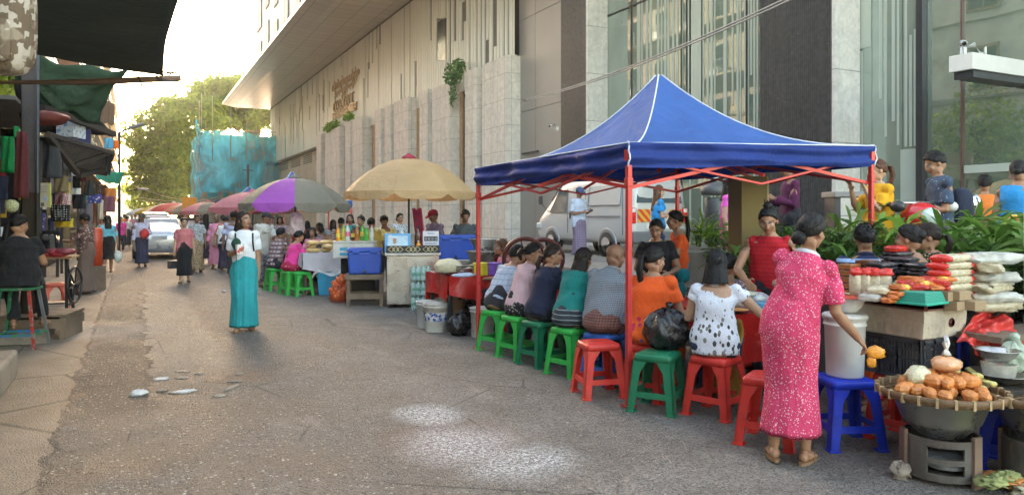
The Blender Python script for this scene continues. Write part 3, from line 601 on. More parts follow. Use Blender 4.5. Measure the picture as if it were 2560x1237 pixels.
def tent(label, x0, x1, y0, y1, ez, peak, gz, mat, drop=.2, group=None, inner=True, seed=1, vmat=None):
    c = Vector(((x0+x1)/2, (y0+y1)/2, 0)); T = thing('gazebo', label, 'canopy', c, 0, group)
    cn = [Vector((x0, y0, ez[0]))-c, Vector((x1, y0, ez[1]))-c, Vector((x1, y1, ez[2]))-c, Vector((x0, y1, ez[3]))-c]; ap = Vector((0, 0, peak))
    m = MB(); pp = MB(); vl = MB(); nz = lambda a: .012*math.sin(a*23+seed)+.008*math.sin(a*51)
    for i in range(4):
        a, b = cn[i], cn[(i+1) % 4]
        def f(t, k, a=a, b=b):
            q = a.lerp(b, t); z = q.z+(peak-q.z)*(k**2.25)-.05*math.sin(math.pi*t)*(1-k)**2*k*4
            p = q.lerp(ap, k*.985); return (p.x, p.y, z)
        m.grid(f, 16, 16)
        pp.tube([Vector(f(0, k/16))+Vector((0, 0, .006)) for k in range(17)], .008, 5); pp.tube([f(t/8, 0) for t in range(9)], .006, 5)
        out = (a+b)/2; out.z = 0; out.normalize()
        def g(t, v, a=a, b=b, out=out):
            q = a.lerp(b, t); w_ = math.sin(v*3.1)*(.02*math.sin(t*17+seed)+.012*math.sin(t*41)); return q+out*(.004+w_+.018*math.sin(v*11+1.2*math.sin(t*5+seed))*.7)-Vector((0, 0, v*(drop+.01*math.sin(t*9))))
        vl.grid(g, 48, 20); pp.tube([g(0, v/6) for v in range(7)], .008, 5)
    m.build('roof_cloth', mat, T); vl.build('valance', vmat or mat, T); pp.build('piping', M_pipe, T)
    for i in range(4):
        p = cn[i]*.985; l = MB(); l.box((p.x, p.y, (p.z+gz[i])/2-.02), (.042, .042, p.z-gz[i]-.06)); l.box((p.x, p.y, gz[i]+.008), (.1, .1, .012)); l.box((p.x, p.y, p.z-.29), (.055, .055, .07)); l.box((p.x, p.y, p.z-.07), (.055, .055, .09)); l.build('leg', M_redf, T, bev=.004)
    for i in range(4):
        a, b = cn[i]*.975, cn[(i+1) % 4]*.975; hi, lo = -.05, -.30
        for t0, t1 in ((0, .5), (1, .5)):
            s_ = MB(); pa, pb = a.lerp(b, t0), a.lerp(b, t1); up = Vector((0, 0, 1))
            s_.bar(pa+up*(a.lerp(b, t0).z*0+hi), pb+up*lo, .03, .018)
            s_.bar(pa*.995+up*lo, pb*.995+up*hi, .018, .03); s_.build('scissor_bar', M_redf, T)
    if inner:
        for i in range(4):
            a, b = cn[i], cn[(i+1) % 4]; q = ((a+b)/2); s_ = MB(); s_.bar(q+Vector((0, 0, -.28)), Vector((0, 0, peak-.72)), .018, .028); s_.build('inner_brace', M_redf, T)
        s_ = MB(); s_.tube([(0, 0, peak-1.05), (0, 0, peak-.03)], .02, 8); s_.build('centre_pole', M_redf, T)
    return T
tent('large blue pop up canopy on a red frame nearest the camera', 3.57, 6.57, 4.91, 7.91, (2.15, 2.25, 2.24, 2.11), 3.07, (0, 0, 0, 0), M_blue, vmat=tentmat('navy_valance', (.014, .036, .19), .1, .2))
q = W(730, 23); tent('blue canopy with red frame behind the purple and grey umbrella', q.x-1.5, q.x+1.5, q.y-1.5, q.y+1.5, (2.0, 2.0, 2.0, 2.0), 2.9, (0,)*4, M_blue, .22, seed=3)
q = W(530, 31); tent('small blue canopy with crumpled valance further down the market', q.x+.2, q.x+2.6, q.y-2, q.y+1, (2.2,)*4, 2.75, (0,)*4, M_blue, .34, seed=5)
def umbrella(label, loc, R_, zr, za, mats, val=.16, rot=0, n=8, tilt=(0, 0), scal=.5, pole=True, knob=None, group=None):
    U = thing('market_umbrella', label, 'umbrella', (loc[0], loc[1], 0), rot, group); seg = 8; N = n*seg
    def pt(a, rho):
        ph = (a % seg)/seg; sagk = math.sin(math.pi*ph); r = R_*rho*(1-.05*sagk*rho); an = 2*math.pi*a/N
        z = zr+(za-zr)*(1-rho**2.15)-.035*sagk*rho*(1-rho)*2; x, y = r*math.cos(an), r*math.sin(an); return Vector((x, y, z+x*tilt[0]+y*tilt[1]))
    m = MB()
    for k in range(n):
        m.cur = k % len(mats)
        m.grid(lambda u, v, k=k: pt(k*seg+u*seg, v), seg, 8)
    m.build('canopy', mats, U)
    m = MB()
    for k in range(n):
        m.cur = k % len(mats)
        def vf(u, v, k=k):
            p = pt(k*seg+u*seg, 1); ed = max(0, math.sin(math.pi*u))**scal; d = Vector((p.x, p.y, 0)).normalized()
            return p+d*(.02+.012*math.sin(u*14+k)*v)-Vector((0, 0, val*v*(.35+.65*ed)))
        m.grid(vf, seg, 4)
    m.build('valance', mats, U)
    for k in range(n):
        r_ = MB(); r_.tube([pt(k*seg, j/6)-Vector((0, 0, .015)) for j in range(1, 7)], .007, 4); e = pt(k*seg, .55); r_.tube([e-Vector((0, 0, .02)), (0, 0, zr-.02)], .006, 4); r_.build('rib', M_dkmet, U)
    if pole: p_ = MB(); p_.tube([(0, 0, 0), (0, 0, za)], .02, 8); p_.build('pole', M_dkmet, U)
    f_ = MB(); f_.lathe([(.14, -.01), (.12, .035), (.05, .075), (.02, .1)], 12, (0, 0, za)); f_.build('top_cap', knob or mats[0], U); return U
M_um = {k: tentmat('umbrella_'+k, c, .3) for k, c in dict(beige=(.52, .35, .18), purple=(.4, .1, .48), grey=(.24, .225, .175), pink=(.55, .2, .24), red=(.6, .05, .05), yellow=(.6, .42, .05), white=(.7, .7, .68), rust=(.5, .16, .1), blue2=(.05, .1, .35)).items()}
M_maroon = M('maroon_cloth', (.25, .02, .04), .8)
q = W(1022, 13.6); umbrella('wide plain beige market umbrella over the steel drinks cart', q, 1.2, 1.98, 2.6, [M_um['beige']], .15, .25, knob=M_maroon, scal=.25)
q = W(738, 18); umbrella('large market umbrella with one purple panel among grey panels', q, 1.3, 1.84, 2.46, [M_um['grey'], M_um['grey'], M_um['grey'], M_um['grey'], M_um['grey'], M_um['purple'], M_um['grey'], M_um['grey']], .22, -.2, scal=.35)
q = W(632, 23.5); umbrella('faded pink market umbrella left of the purple panelled one', q, 1.35, 1.8, 2.3, [M_um['pink']], .2, .3)
q = W(520, 36); umbrella('pink and grey umbrella behind the robed nun', q, 1.3, 1.75, 2.2, [M_um['pink'], M_um['grey'], M_um['pink'], M_um['rust']], .2, .3)
q = W(470, 42); umbrella('red and grey umbrella beyond the parked cars', q, 1.4, 1.75, 2.2, [M_um['rust'], M_um['grey']], .2, .1)
q = W(435, 47); umbrella('wide white and red umbrella in the far row', q, 1.7, 1.8, 2.35, [M_um['white'], M_um['red'], M_um['red']], .2, .5)
q = W(400, 52); umbrella('yellow and red umbrella in the far row', q, 1.6, 1.75, 2.25, [M_um['yellow'], M_um['red']], .2, .2)
q = W(372, 58); umbrella('faint pinkish umbrella farthest down the left of the row', q, 1.6, 1.7, 2.15, [M_um['white'], M_um['pink']], .2, .2)
q = W(455, 40); m = MB(); m.box((0, 0, 0), (.75, .05, .85)); m.tube([(0, 0, -2.5), (0, 0, -.4)], .03, 6); tag(m.build('orange_board', M('board_orange', (.65, .25, .03), .7), loc=P(474, 513, 40)), 'plain orange board standing above the umbrellas left of the blue netting', 'board')
# ================================================================ people
def skinmat(name, col):
    t = NT(name); at = t.n('Attribute', attribute_name='feat').outputs['Color']; f = t.sep(at)
    c = t.mix(t.ramp(t.noise(t.map(1), 14, 4), .3, .7), sc3(col, .9), sc3(col, 1.1))
    c = t.mix(f[0], c, (.012, .009, .008)); c = t.mix(f[1], c, (col[0]*.85, col[1]*.42, col[2]*.45)); c = t.mix(f[2], c, (.55, .52, .48))
    t.b.inputs['Subsurface Weight'].default_value = .0
    return t.fin(c, .5, 0, .4)
SK = [skinmat('skin_pale', (.46, .27, .17)), skinmat('skin_tan', (.34, .18, .105)), skinmat('skin_brown', (.22, .108, .062))]
def hairmat(name, col):
    t = NT(name); h = t.noise(t.map((110, 110, 9)), 1, 3); t.bump(h, .6, .01)
    c = t.mix(t.ramp(h, .35, .7), sc3(col, .6), sc3(col, 1.8)); return t.fin(c, .5, 0, .22)
HB = hairmat('black_hair', (.011, .0095, .009)); HBR = hairmat('brown_hair', (.09, .04, .022)); HG = hairmat('grey_hair', (.16, .155, .15)); HDB = hairmat('dark_brown_hair', (.022, .014, .011))
M_sand = M('sandal', (.03, .022, .018), .6, 0, .3, 20); M_sandt = M('tan_sandal', (.25, .14, .07), .6, 0, .2, 20)
V3 = Vector
def sstep(a, b, x): t = np.clip((x-a)/(b-a), 0, 1); return t*t*(3-2*t)
class Rig: pass
def hand(m, w, f, hint, s, curl=.5, side=1, detail=True):
    """palm, four bent fingers and a thumb on the side of the palm; f along the forearm, hint = direction the thumb side points"""
    f = f.normalized(); th = (hint-f*hint.dot(f)).normalized(); pn = f.cross(th)*side
    R = Matrix((th, pn, f)).transposed()
    m.ell(w+f*.045*s, (.040*s, .017*s, .052*s), 12, 8, rot=R)
    if not detail: m.ell(w+f*.1*s+pn*.02*curl*s, (.034*s, .013*s, .05*s), 10, 6, rot=R); m.tube([w+f*.02*s+th*.03*s, w+f*.06*s+th*.055*s, w+f*.09*s+th*.05*s], .010*s, 6); return
    for k, (o, L) in enumerate(((.03, .07), (.0105, .08), (-.009, .074), (-.028, .058))):
        b = w+f*.085*s+th*o*s*1.05; c = curl*(.7+.15*k); d1 = (f*math.cos(c*.8)+pn*math.sin(c*.8)); d2 = (f*math.cos(c*1.9)+pn*math.sin(c*1.9))
        p1 = b+d1*L*.52*s; m.tube([b-f*.02*s, b, p1, p1+d2*L*.5*s], [.0095*s, .0095*s, .0088*s, .007*s], 7)
    b = w+f*.02*s+th*.025*s; p1 = b+(f*.6+th*.75+pn*.1)*.042*s; m.tube([b, p1, p1+(f*.95+th*.15+pn*.3)*.036*s], [.013*s, .0105*s, .008*s], 7)
def ellring(c, X, N, w_, d_, n=24, fn=None):
    r = []
    for k in range(n):
        a = 2*math.pi*k/n; q = fn(a) if fn else 1
        r.append(c+X*(w_*math.cos(a)*q)+N*(d_*math.sin(a)*q))
    return r
HANG = ((.2, .0, -1), (.1, .2, -1))
def person(label, loc, a, H=1.6, sex='f', seat=None, lean=0, tilt=0, twist=0, head=(0, 0), R=HANG, L=HANG, legs=None, step=(0, 0), foot=None, skin=1, hair=('bun',), hcol=None,
           top=None, sleeve=.55, hem=-.08, ease=1.0, bottom=None, bhem=.08, bw=(.2, .25), bmat=None, shoes=None, vox=.009, fat=1.0, knees=.1, curl=.5, thumbs=None, collar=None, cap=None, group=None, amp=.0095, extra=None):
    s = H/1.6; ease = 1+(ease-1)*.65; fat = 1+(fat-1)*.7; T = thing('person', label, 'person', loc, -math.radians(a), group); g = Rig(); g.T = T; g.s = s
    sit = seat is not None; female = sex == 'f'
    hipz = seat+.085*s if sit else .83*s
    ln, tl, tw = math.radians(lean), math.radians(tilt), math.radians(twist)
    d = V3((math.sin(tl), math.sin(ln)*math.cos(tl), math.cos(ln)*math.cos(tl))).normalized()
    X = V3((math.cos(tw), -math.sin(tw), 0)); X = (X-d*X.dot(d)).normalized(); N = d.cross(X).normalized()
    p = V3((0, 0, hipz+.03*s)); hipshift = V3((0, -.02*s-(math.sin(ln)*.25*s if not sit else 0), 0)); p += hipshift
    def spine(t): return p+d*(t*s)+N*(-.012*s*math.sin(max(0, t)/.5*3.1))
    nb = spine(.475)
    hy, hp = math.radians(head[0]), math.radians(head[1])
    up = (d*.65+V3((0, 0, 1))*.35).normalized()
    hc = nb+up*(.143-.022*math.sin(max(0, hp)))*s+N*(.02*s+.05*s*math.sin(hp))
    Rh = Matrix.Rotation(-tw-hy, 3, 'Z') @ Matrix.Rotation(-hp, 3, 'X') @ Matrix.Rotation(tl*.6, 3, 'Y'); hs = s*.97 if H > 1.3 else s*1.12
    def hp_(v): return hc+Rh @ (V3(v)*hs)
    sw = (.146 if female else .170)*s*(fat**.5)
    arm = {}
    for nm, sg, A in (('R', 1, R), ('L', -1, L)):
        sh = spine(.412)+X*(sg*sw)
        u = V3((A[0][0]*sg, A[0][1], A[0][2])).normalized(); f = V3((A[1][0]*sg, A[1][1], A[1][2])).normalized()
        rot = Matrix.Rotation(-tw, 3, 'Z'); u = rot @ u; f = rot @ f
        el = sh+u*.275*s; wr = el+f*.235*s; arm[nm] = (sh, el, wr, u, f, sg)
    leg = {}
    for nm, sg, st in (('R', 1, step[0]), ('L', -1, step[1])):
        hj = p+V3((sg*.085*s, 0, -.03*s))
        if legs: kn, an = V3(legs[0 if sg > 0 else 1][0])*s, V3(legs[0 if sg > 0 else 1][1])*s; kn = kn.copy(); an = an.copy()
        elif sit: kn = V3((sg*knees*s, .42*s+p.y, max(.2, hipz-.01))); an = V3((sg*knees*s, (.36*s+st*s)+p.y, .085*s)); kn.z = hipz-.0*s if hipz < .6 else hipz-.05
        else: an = V3((sg*.085*s, st*s, .085*s+max(0, -st)*.22*s)); kn = hj.lerp(an, .48)+V3((0, .035*s+abs(st)*.12*s, 0))
        leg[nm] = (hj, kn, an, sg)
    # ---- one continuous body
    m = MB()
    for t, w_, dd in (): pass
    prof = [(-.12, .10, .085), (-.05, .155, .105), (.03, .165*(1 if female else .94), .112), (.13, .135 if female else .145, .095), (.22, .122 if female else .145, .09), (.33, .142 if female else .165, .102), (.42, .135 if female else .16, .088), (.465, .075, .062), (.5, .05, .05)]
    m.loft([ellring(spine(t), X, N, w_*s*fat, dd*s*fat) for t, w_, dd in prof])
    m.tube([spine(.44), nb.lerp(hc, .5)-N*.01*s, hp_((0, -.015, -.04))], [.055*s, .046*s*(fat**.3)*(1 if female else 1.15), .045*s], 12)
    for c, r in (((0, -.012, .03), (.074, .092, .088)), ((0, .022, -.03), (.058, .068, .082)), ((0, .06, -.085), (.027, .024, .022)), ((0, .09, -.01), (.011, .018, .026)), ((0, .098, -.027), (.016, .014, .011)), ((0, .074, .02), (.05, .018, .012)), ((0, .082, -.056), (.023, .013, .011)), ((.036, .058, -.027), (.024, .021, .024)), ((-.036, .058, -.027), (.024, .021, .024)), ((.076, -.012, -.012), (.010, .02, .03)), ((-.076, -.012, -.012), (.010, .02, .03)), ((0, -.05, -.04), (.05, .045, .05))):
        m.ell(hp_(c), tuple(q*hs for q in r), 14, 9, rot=Rh)
    for nm in 'RL':
        sh, el, wr, u, f, sg = arm[nm]; fa = fat**.6
        m.ell(sh-X*(sg*.008*s), .043*s*fa, 10, 7); m.tube([sh, sh.lerp(el, .4), el, el.lerp(wr, .3), wr, wr+f*.02*s], [.044*s*fa, .044*s*fa, .037*s*fa, .038*s*fa, .025*s, .022*s], 10)
        hint = V3((-sg*.3, 1, .2)) if f.z < -.6 else V3((-sg*.6, .2, .8))
        if thumbs: hint = V3(thumbs)
        fl = f.normalized(); th = (hint-fl*hint.dot(fl)).normalized(); inward = V3((-sg, 0, 0)) if f.z < -.6 else V3((-sg*.5, 0, -1))
        hand(m, wr, f, hint, s*.95, curl, 1 if fl.cross(th).dot(inward) > 0 else -1, vox < .011)
        hj, kn, an, sg = leg[nm]
        m.tube([hj, hj.lerp(kn, .5), kn, kn.lerp(an, .3)+V3((0, -.012*s, 0)), an], [.088*s*fat, .072*s*fat, .054*s, .052*s, .034*s], 12)
        fd = V3((foot[0 if sg > 0 else 1][0], foot[0 if sg > 0 else 1][1], 0)).normalized() if foot else V3((sg*.18, 1, 0)).normalized(); Rf = Matrix.Rotation(math.atan2(-fd.x, fd.y), 3, 'Z'); az = an.z-.085*s
        m.ell(an+fd*(-.02*s)+V3((0, 0, -.045*s)), (.032*s, .04*s, .036*s), 10, 7); m.ell(an+fd*.06*s+V3((0, 0, -.058*s)), (.038*s, .095*s, .022*s), 12, 7, rot=Rf); m.tube([an, an+fd*.05*s+V3((0, 0, -.045*s)), an+fd*.1*s+V3((0, 0, -.06*s))], [.034*s, .032*s, .02*s], 8)
        if vox < .011:
            for k in range(5): q = an+fd*((.15-.012*abs(k-1))*s)+Rf @ V3((sg*(.028-.015*k)*-1*s, 0, -.066*s)); m.ell(q, (.0105*s*(1.25 if k == 0 else 1), .02*s, .011*s), 7, 5, rot=Rf)
    me = remesh(m, vox, 3, .45)
    c = coords(me); q = (c-np.array(hc))@np.array(Rh)/hs
    ft = np.zeros((len(c), 4), np.float32); ft[:, 3] = 1
    front = q[:, 1] > .045
    for sx in (-.031, .031):
        e = ((q[:, 0]-sx)/.0155)**2+((q[:, 2]-.003)/.0075)**2; ft[:, 2] = np.maximum(ft[:, 2], np.where(front, .55*sstep(1.6, .6, e), 0))
        e = ((q[:, 0]-sx)/.0085)**2+((q[:, 2]-.003)/.0085)**2; ft[:, 0] = np.maximum(ft[:, 0], np.where(front, sstep(1.7, .6, e), 0))
        e = ((q[:, 0]-sx)/.019)**2+((q[:, 2]-.0125)/.0042)**2; ft[:, 0] = np.maximum(ft[:, 0], np.where(front, .8*sstep(1.8, .6, e), 0))
        e = ((q[:, 0]-sx*1.08)/.0225)**2+((q[:, 2]-.030+abs(q[:, 0]-sx)*.15)/.0055)**2; ft[:, 0] = np.maximum(ft[:, 0], np.where(front, .85*sstep(1.9, .7, e), 0))
    e = (q[:, 0]/.026)**2+((q[:, 2]+.056)/.010)**2; ft[:, 1] = np.where(front, sstep(1.6, .6, e), 0)
    e = (q[:, 0]/.022)**2+((q[:, 2]+.056)/.0025)**2; ft[:, 0] = np.maximum(ft[:, 0], np.where(front, .55*sstep(2, .5, e), 0))
    me.attributes.new('feat', 'FLOAT_COLOR', 'POINT').data.foreach_set('color', ft.ravel())
    put(me, 'body', SK[skin], T)
    cv = max(vox, .010)
    seed = abs(hash(label)) % 1000 if False else sum(map(ord, label)) % 997
    # ---- lower garment
    if bottom in ('skirt', 'wrap') and not sit:
        rg = random.Random(seed); zt = hipz+.2*s; rings = []; n_ = 96; ph = [rg.uniform(0, 6.28) for _ in range(6)]
        fx = (leg['R'][2]+leg['L'][2])/2; nz = 26
        fa_ = leg['R'][2]; fb_ = leg['L'][2]; spread = abs(fa_.y-fb_.y)
        for j in range(nz+1):
            v = j/nz; z = zt+(bhem-zt)*v; hipf = math.exp(-((z-hipz)/(.17*s))**2)
            w_ = (.128+(bw[0]-.128)*max(0, v-.1)/.9)*s*fat; w_ = max(w_, (.13+.052*hipf)*s*fat); dd = w_*.78+spread*.32*v
            if v < .25: w_ = min(w_, (.135+.05*min(1, v/.2))*s*fat)
            if z < hipz: rl = (.088*fat+(.056-.088*fat)*min(1, (hipz-z)/(.4*s)))*s if z > .42*s else .058*s; w_ = max(w_, (.088*s+rl)*(1.05+bw[1]*.09*v)); dd = max(dd, (rl*1.4+spread*.45*v)*(1+bw[1]*.08*v))
            cc = p.lerp(V3((fx.x, fx.y*.7, 0)), v**1.2 if v > 0 else 0); tt = (z-p.z)/s
            if tt > 0: cc = spine(tt/max(.3, d.z))
            cc = V3((cc.x, cc.y, z))
            if z < hipz-.03*s:
                lo_, hi_, wx = 9, -9, 0
                for hj_, kn_, an_, sg_ in leg.values():
                    q_ = hj_.lerp(kn_, min(1, max(0, (hj_.z-z)/(hj_.z-kn_.z)))) if z > kn_.z else kn_.lerp(an_, min(1, (kn_.z-z)/(kn_.z-an_.z))); rl = (.092*fat*(1-min(1, max(0, (hipz-z)/(.4*s))))+.058*min(1, max(0, (hipz-z)/(.4*s))))*s; lo_ = min(lo_, q_.y-rl); hi_ = max(hi_, q_.y+rl); wx = max(wx, abs(q_.x)+rl)
                k_ = 1.05+bw[1]*.09*v; w_ = max(w_, wx*k_); cc.y = (lo_+hi_)/2*min(1, v*3)+cc.y*(1-min(1, v*3)); dd = max(dd, (hi_-lo_)/2*k_*1.06)
            fa2 = bw[1]*.10*v**1.1
            rings.append(ellring(cc, V3((1, 0, 0)), V3((0, 1, 0)), w_, dd, n_, lambda a_: 1+fa2*(.9-1.5*abs(math.sin(4.5*a_+ph[0]+.8*v+.5*math.sin(2*a_)))+.8*math.sin(9*a_+ph[1]-1.5*v)-.6*abs(math.sin(11.5*a_+ph[2]+v)))+.014*math.sin(3*a_+ph[4]+11*v)+.008*math.sin(8*a_+ph[5]-17*v)))
        lm = MB(); last = rings[-1]; cc = sum(last, V3())/n_; inner = [cc+(q_-cc)*.9+V3((0, 0, .05)) for q_ in last]; lm.loft(rings+[inner]); o = lm.build('skirt', bmat, T, sub=0); 
    elif bottom == 'skirt' and sit:
        lm = MB(); lm.ell(p+V3((0, 0, .01*s)), (.185*s*fat, .15*s*fat, .125*s), 18, 12); lm.ell(p+V3((0, -.03*s, -.03*s)), (.18*s*fat, .14*s*fat, .09*s), 18, 12)
        k0 = (leg['R'][1]+leg['L'][1])/2; a0 = (leg['R'][2]+leg['L'][2])/2
        for nm in 'RL': hj, kn, an, sg = leg[nm]; lm.tube([hj, kn+V3((0, .03*s, 0))], [.115*s*fat, .088*s], 12); lm.tube([kn, kn.lerp(an, max(.05, min(1, (kn.z-bhem)/(kn.z-an.z))))], [.085*s, .075*s], 12)
        lm.ell((p+k0)/2, (.13*s, .22*s, .085*s), 14, 9)
        zb = bhem; e = k0.lerp(a0, min(1, (k0.z-zb)/max(.05, k0.z-a0.z))); lm.loft([ellring(k0.lerp(e, v), V3((1, 0, 0)), V3((0, 1, 0)), (.15+.03*v)*s, (.085+.02*v)*s, 24, lambda a_, v=v: 1+.08*v*math.sin(7*a_+seed)) for v in (0, .25, .5, .75, 1)])
        lm.loft([ellring(spine(t), X, N, w_*s*fat, dd*s*fat) for t, w_, dd in ((-.1, .12, .1), (0, .178, .125), (.1, .155, .115), (.2, .135, .1))])
        put(folds(remesh(lm, cv+.002, 4), amp*1.2, 22, 14, seed), 'skirt', bmat, T)
    elif bottom == 'pants' or bottom == 'shorts':
        lm = MB(); lm.loft([ellring(spine(t), X, N, w_*s*fat, dd*s*fat) for t, w_, dd in ((-.12, .12, .095), (-.03, .172, .122), (.05, .172, .122), (.14, .145, .105))]); lm.ell(p, (.165*s*fat, .13*s*fat, .1*s), 16, 10)
        for nm in 'RL':
            hj, kn, an, sg = leg[nm]; e = an+V3((0, 0, .01)) if bottom == 'pants' else kn.lerp(an, .05)
            lm.ell(hj, .112*s*fat, 12, 8); lm.tube([hj-(kn-hj).normalized()*.04*s, hj.lerp(kn, .5), kn] + ([kn.lerp(e, .5), e] if bottom == 'pants' else [e]), [.108*s*fat, .094*s*fat, .074*s] + ([.066*s, .062*s] if bottom == 'pants' else [.076*s]), 14)
        put(folds(remesh(lm, cv, 3), amp, 16, 30, seed), bottom, bmat, T)
    # ---- upper garment
    if top is not None:
        lm = MB(); e_ = ease; hb = .02
        pr = [(hem, .168, .122), (hem+.06, .172, .124)] if hem < 0 else [(hem, .15, .11)]
        pr += [(t, w_, dd) for t, w_, dd in ((.03, .176, .125), (.13, .156 if female else .168, .113), (.23, .146 if female else .168, .108), (.33, .156 if female else .178, .116), (.405, .146 if female else .172, .102), (.445, .112, .084), (.472, .072, .066)) if t > hem+.07]
        lm.loft([ellring(spine(t)+N*.004, X, N, (w_*s*fat)*(1+(e_-1)*(1 if t < .35 else .4)), (dd*s*fat)*(1+(e_-1)*(1 if t < .35 else .4)), 28) for t, w_, dd in pr])
        if female: 
            for sx in (-1, 1): lm.ell(spine(.32)+X*(sx*.065*s)+N*(.075*s*fat), (.058*s, .052*s, .055*s), 12, 8)
        for nm in 'RL':
            sh, el, wr, u, f, sg = arm[nm]; fa = fat**.6
            if sleeve <= 0: lm.ell(sh-X*(sg*.035*s), (.05*s, .055*s, .06*s), 10, 7); continue
            lm.ell(sh, .059*s*fa, 12, 8); lm.tube([spine(.41)+X*sg*.05*s, sh], [.062*s, .054*s], 10)
            if sleeve <= 1: e = sh.lerp(el, sleeve); lm.tube([sh, sh.lerp(e, .5), e], [.055*s*fa, .059*s*fa, .062*s*fa*e_], 12)
            else: lm.tube([sh, sh.lerp(el, .6), el, el.lerp(wr, (sleeve-1)*.5), el.lerp(wr, sleeve-1)], [.056*s*fa, .054*s*fa, .049*s, .046*s, .043*s*e_], 12)
        put(folds(remesh(lm, cv, 3), amp, 17, 26, seed+1), 'shirt', top, T)
        if collar: cm = MB(); cm.tube([spine(.47)+X*(.068*s*math.cos(q_))+N*(.064*s*math.sin(q_)+.005)+d*(-.012*s*math.sin(q_)) for q_ in [i*math.pi*2/20 for i in range(21)]], .011*s, 6, flat=1.6); cm.build('collar', collar, T)
    # ---- hair
    hm = hcol or HB
    if hair and hair[0] != 'none':
        kind = hair[0]; m = MB(); rg = random.Random(seed+5); short = kind in ('short', 'crop', 'topknot')
        def capf(dv, q_):
            y, z = dv.y, dv.z; zt = (-.3+1.0*max(0, y)**1.3) if y > 0 else (-.3-(.5 if kind not in ('crop',) else .35)*(-y)**.8)
            if kind in ('long', 'bob') and y < .35: zt = -.75
            k = min(1, max(0, (z-zt)/.16)); k = k*k*(3-2*k)
            az_ = math.atan2(dv.x, z+.3-.5*y); j = 1+(rg.uniform(-.02, .07) if short else .012*math.sin(9*az_+seed)+.009*math.sin(31*az_+3*y)+rg.uniform(-.006, .012)); th_ = {'crop': 1.03, 'short': 1.10, 'topknot': 1.06}.get(kind, 1.08)
            return q_*(.86+(th_*j-.86)*k)
        m.ell(hp_((0, -.012, .022)), (.078*hs, .097*hs, .098*hs), 52 if vox < .01 else 30, 30 if vox < .01 else 20, rot=Rh, fn=lambda dv, q_: Rh.inverted() @ (Rh @ capf(dv, q_)))
        if vox < .0125 and kind in ('bun', 'pony', 'bob', 'long'):
            tgt = V3((0, -.92, -.3 if kind == 'bun' else .1)).normalized()
            for i in range(46):
                a_ = (i/45-.5)*3.7; st_ = V3((math.sin(a_)*.95, math.cos(a_)*.75, .42+.25*math.cos(a_))).normalized() if kind in ('bun', 'pony') else V3((rg.uniform(-.15, .15), rg.uniform(-.3, .3), 1)).normalized()
                en = tgt if kind in ('bun', 'pony') else V3((math.sin(a_), -abs(math.cos(a_))*.9+.1, -.55)).normalized()
                pts = []
                for k in range(9):
                    dv = st_.lerp(en, k/8).normalized(); j_ = 1.075+rg.uniform(0, .02); pts.append(hp_((dv.x*.078*j_, -.012+dv.y*.097*j_, .022+dv.z*.098*j_)))
                m.tube(pts, [.001]+[.0042*hs]*7+[.002], 4)
        if kind == 'bun':
            b = hair[1] if len(hair) > 1 else (0, -.115, -.045); r = hair[2] if len(hair) > 2 else .05
            m.ell(hp_(b), (r*hs, r*.8*hs, r*.9*hs), 16, 10, rot=Rh, fn=lambda dv, q_: q_*(1+.06*math.sin(8*math.atan2(dv.z, dv.x)+4*dv.y)))
        if kind == 'topknot':
            m.ell(hp_((0, -.03, .135)), (.042*hs, .04*hs, .036*hs), 12, 8, rot=Rh, jit=.12)
            for _ in range(9): q0 = hp_((rg.uniform(-.02, .02), -.03+rg.uniform(-.02, .02), .15)); m.tube([q0, q0+V3((rg.uniform(-.05, .05), rg.uniform(-.05, .05), rg.uniform(.02, .05)))], [.007, .002], 5)
        if kind == 'short':
            for _ in range(90):
                dv = V3((rg.gauss(0, 1), rg.gauss(-.2, 1), abs(rg.gauss(.5, .7)))).normalized()
                if dv.y > .55 and dv.z < .55: continue
                b = hp_((dv.x*.078, -.012+dv.y*.097, .022+dv.z*.1)); w2 = Rh @ (dv+V3((rg.uniform(-.4, .4), rg.uniform(-.2, .5), .1))); m.tube([b, b+w2*.022*hs], [.009*hs, .003*hs], 5)
        if kind == 'pony':
            Lp = hair[1] if len(hair) > 1 else .3; b = hair[2] if len(hair) > 2 else (0, -.1, .03); q0 = hp_(b); bk = Rh @ V3((0, -1, 0)); bk.z = 0; bk.normalize()
            m.ell(q0, .03*hs, 10, 7); m.tube([q0, q0+bk*.05*s+V3((0, 0, .005)), q0+bk*.075*s-V3((0, 0, Lp*.35)), q0+bk*.06*s-V3((0, 0, Lp*.7)), q0+bk*.05*s-V3((0, 0, Lp))], [.028*hs, .036*hs, .042*hs, .034*hs, .01], 12, flat=.7)
        if kind in ('long', 'bob'):
            Lh = hair[1]; bk = Rh @ V3((0, -1, 0)); bk.z = 0; bk.normalize(); sx = V3((-bk.y, bk.x, 0)); rings = []
            for j in range(15):
                v = j/14; c_ = hp_((0, -.02, .02))+bk*((.022+.03*v+(.05*max(0, v-.3)))*hs)+V3((0, 0, -Lh*v)); ww = (.083+(.022*v if kind == 'bob' else .016*v*(1.3-v)))*hs; wd = (.072+.006*v-.03*max(0, v-.4))*hs
                rings.append(ellring(c_, sx, bk, ww, wd, 32, lambda a_, v=v: 1+(.02+.03*v)*math.sin(9*a_+seed)+.03*v*math.sin(17*a_)))
            m.loft(rings)
        m.build('hair', hm, T)
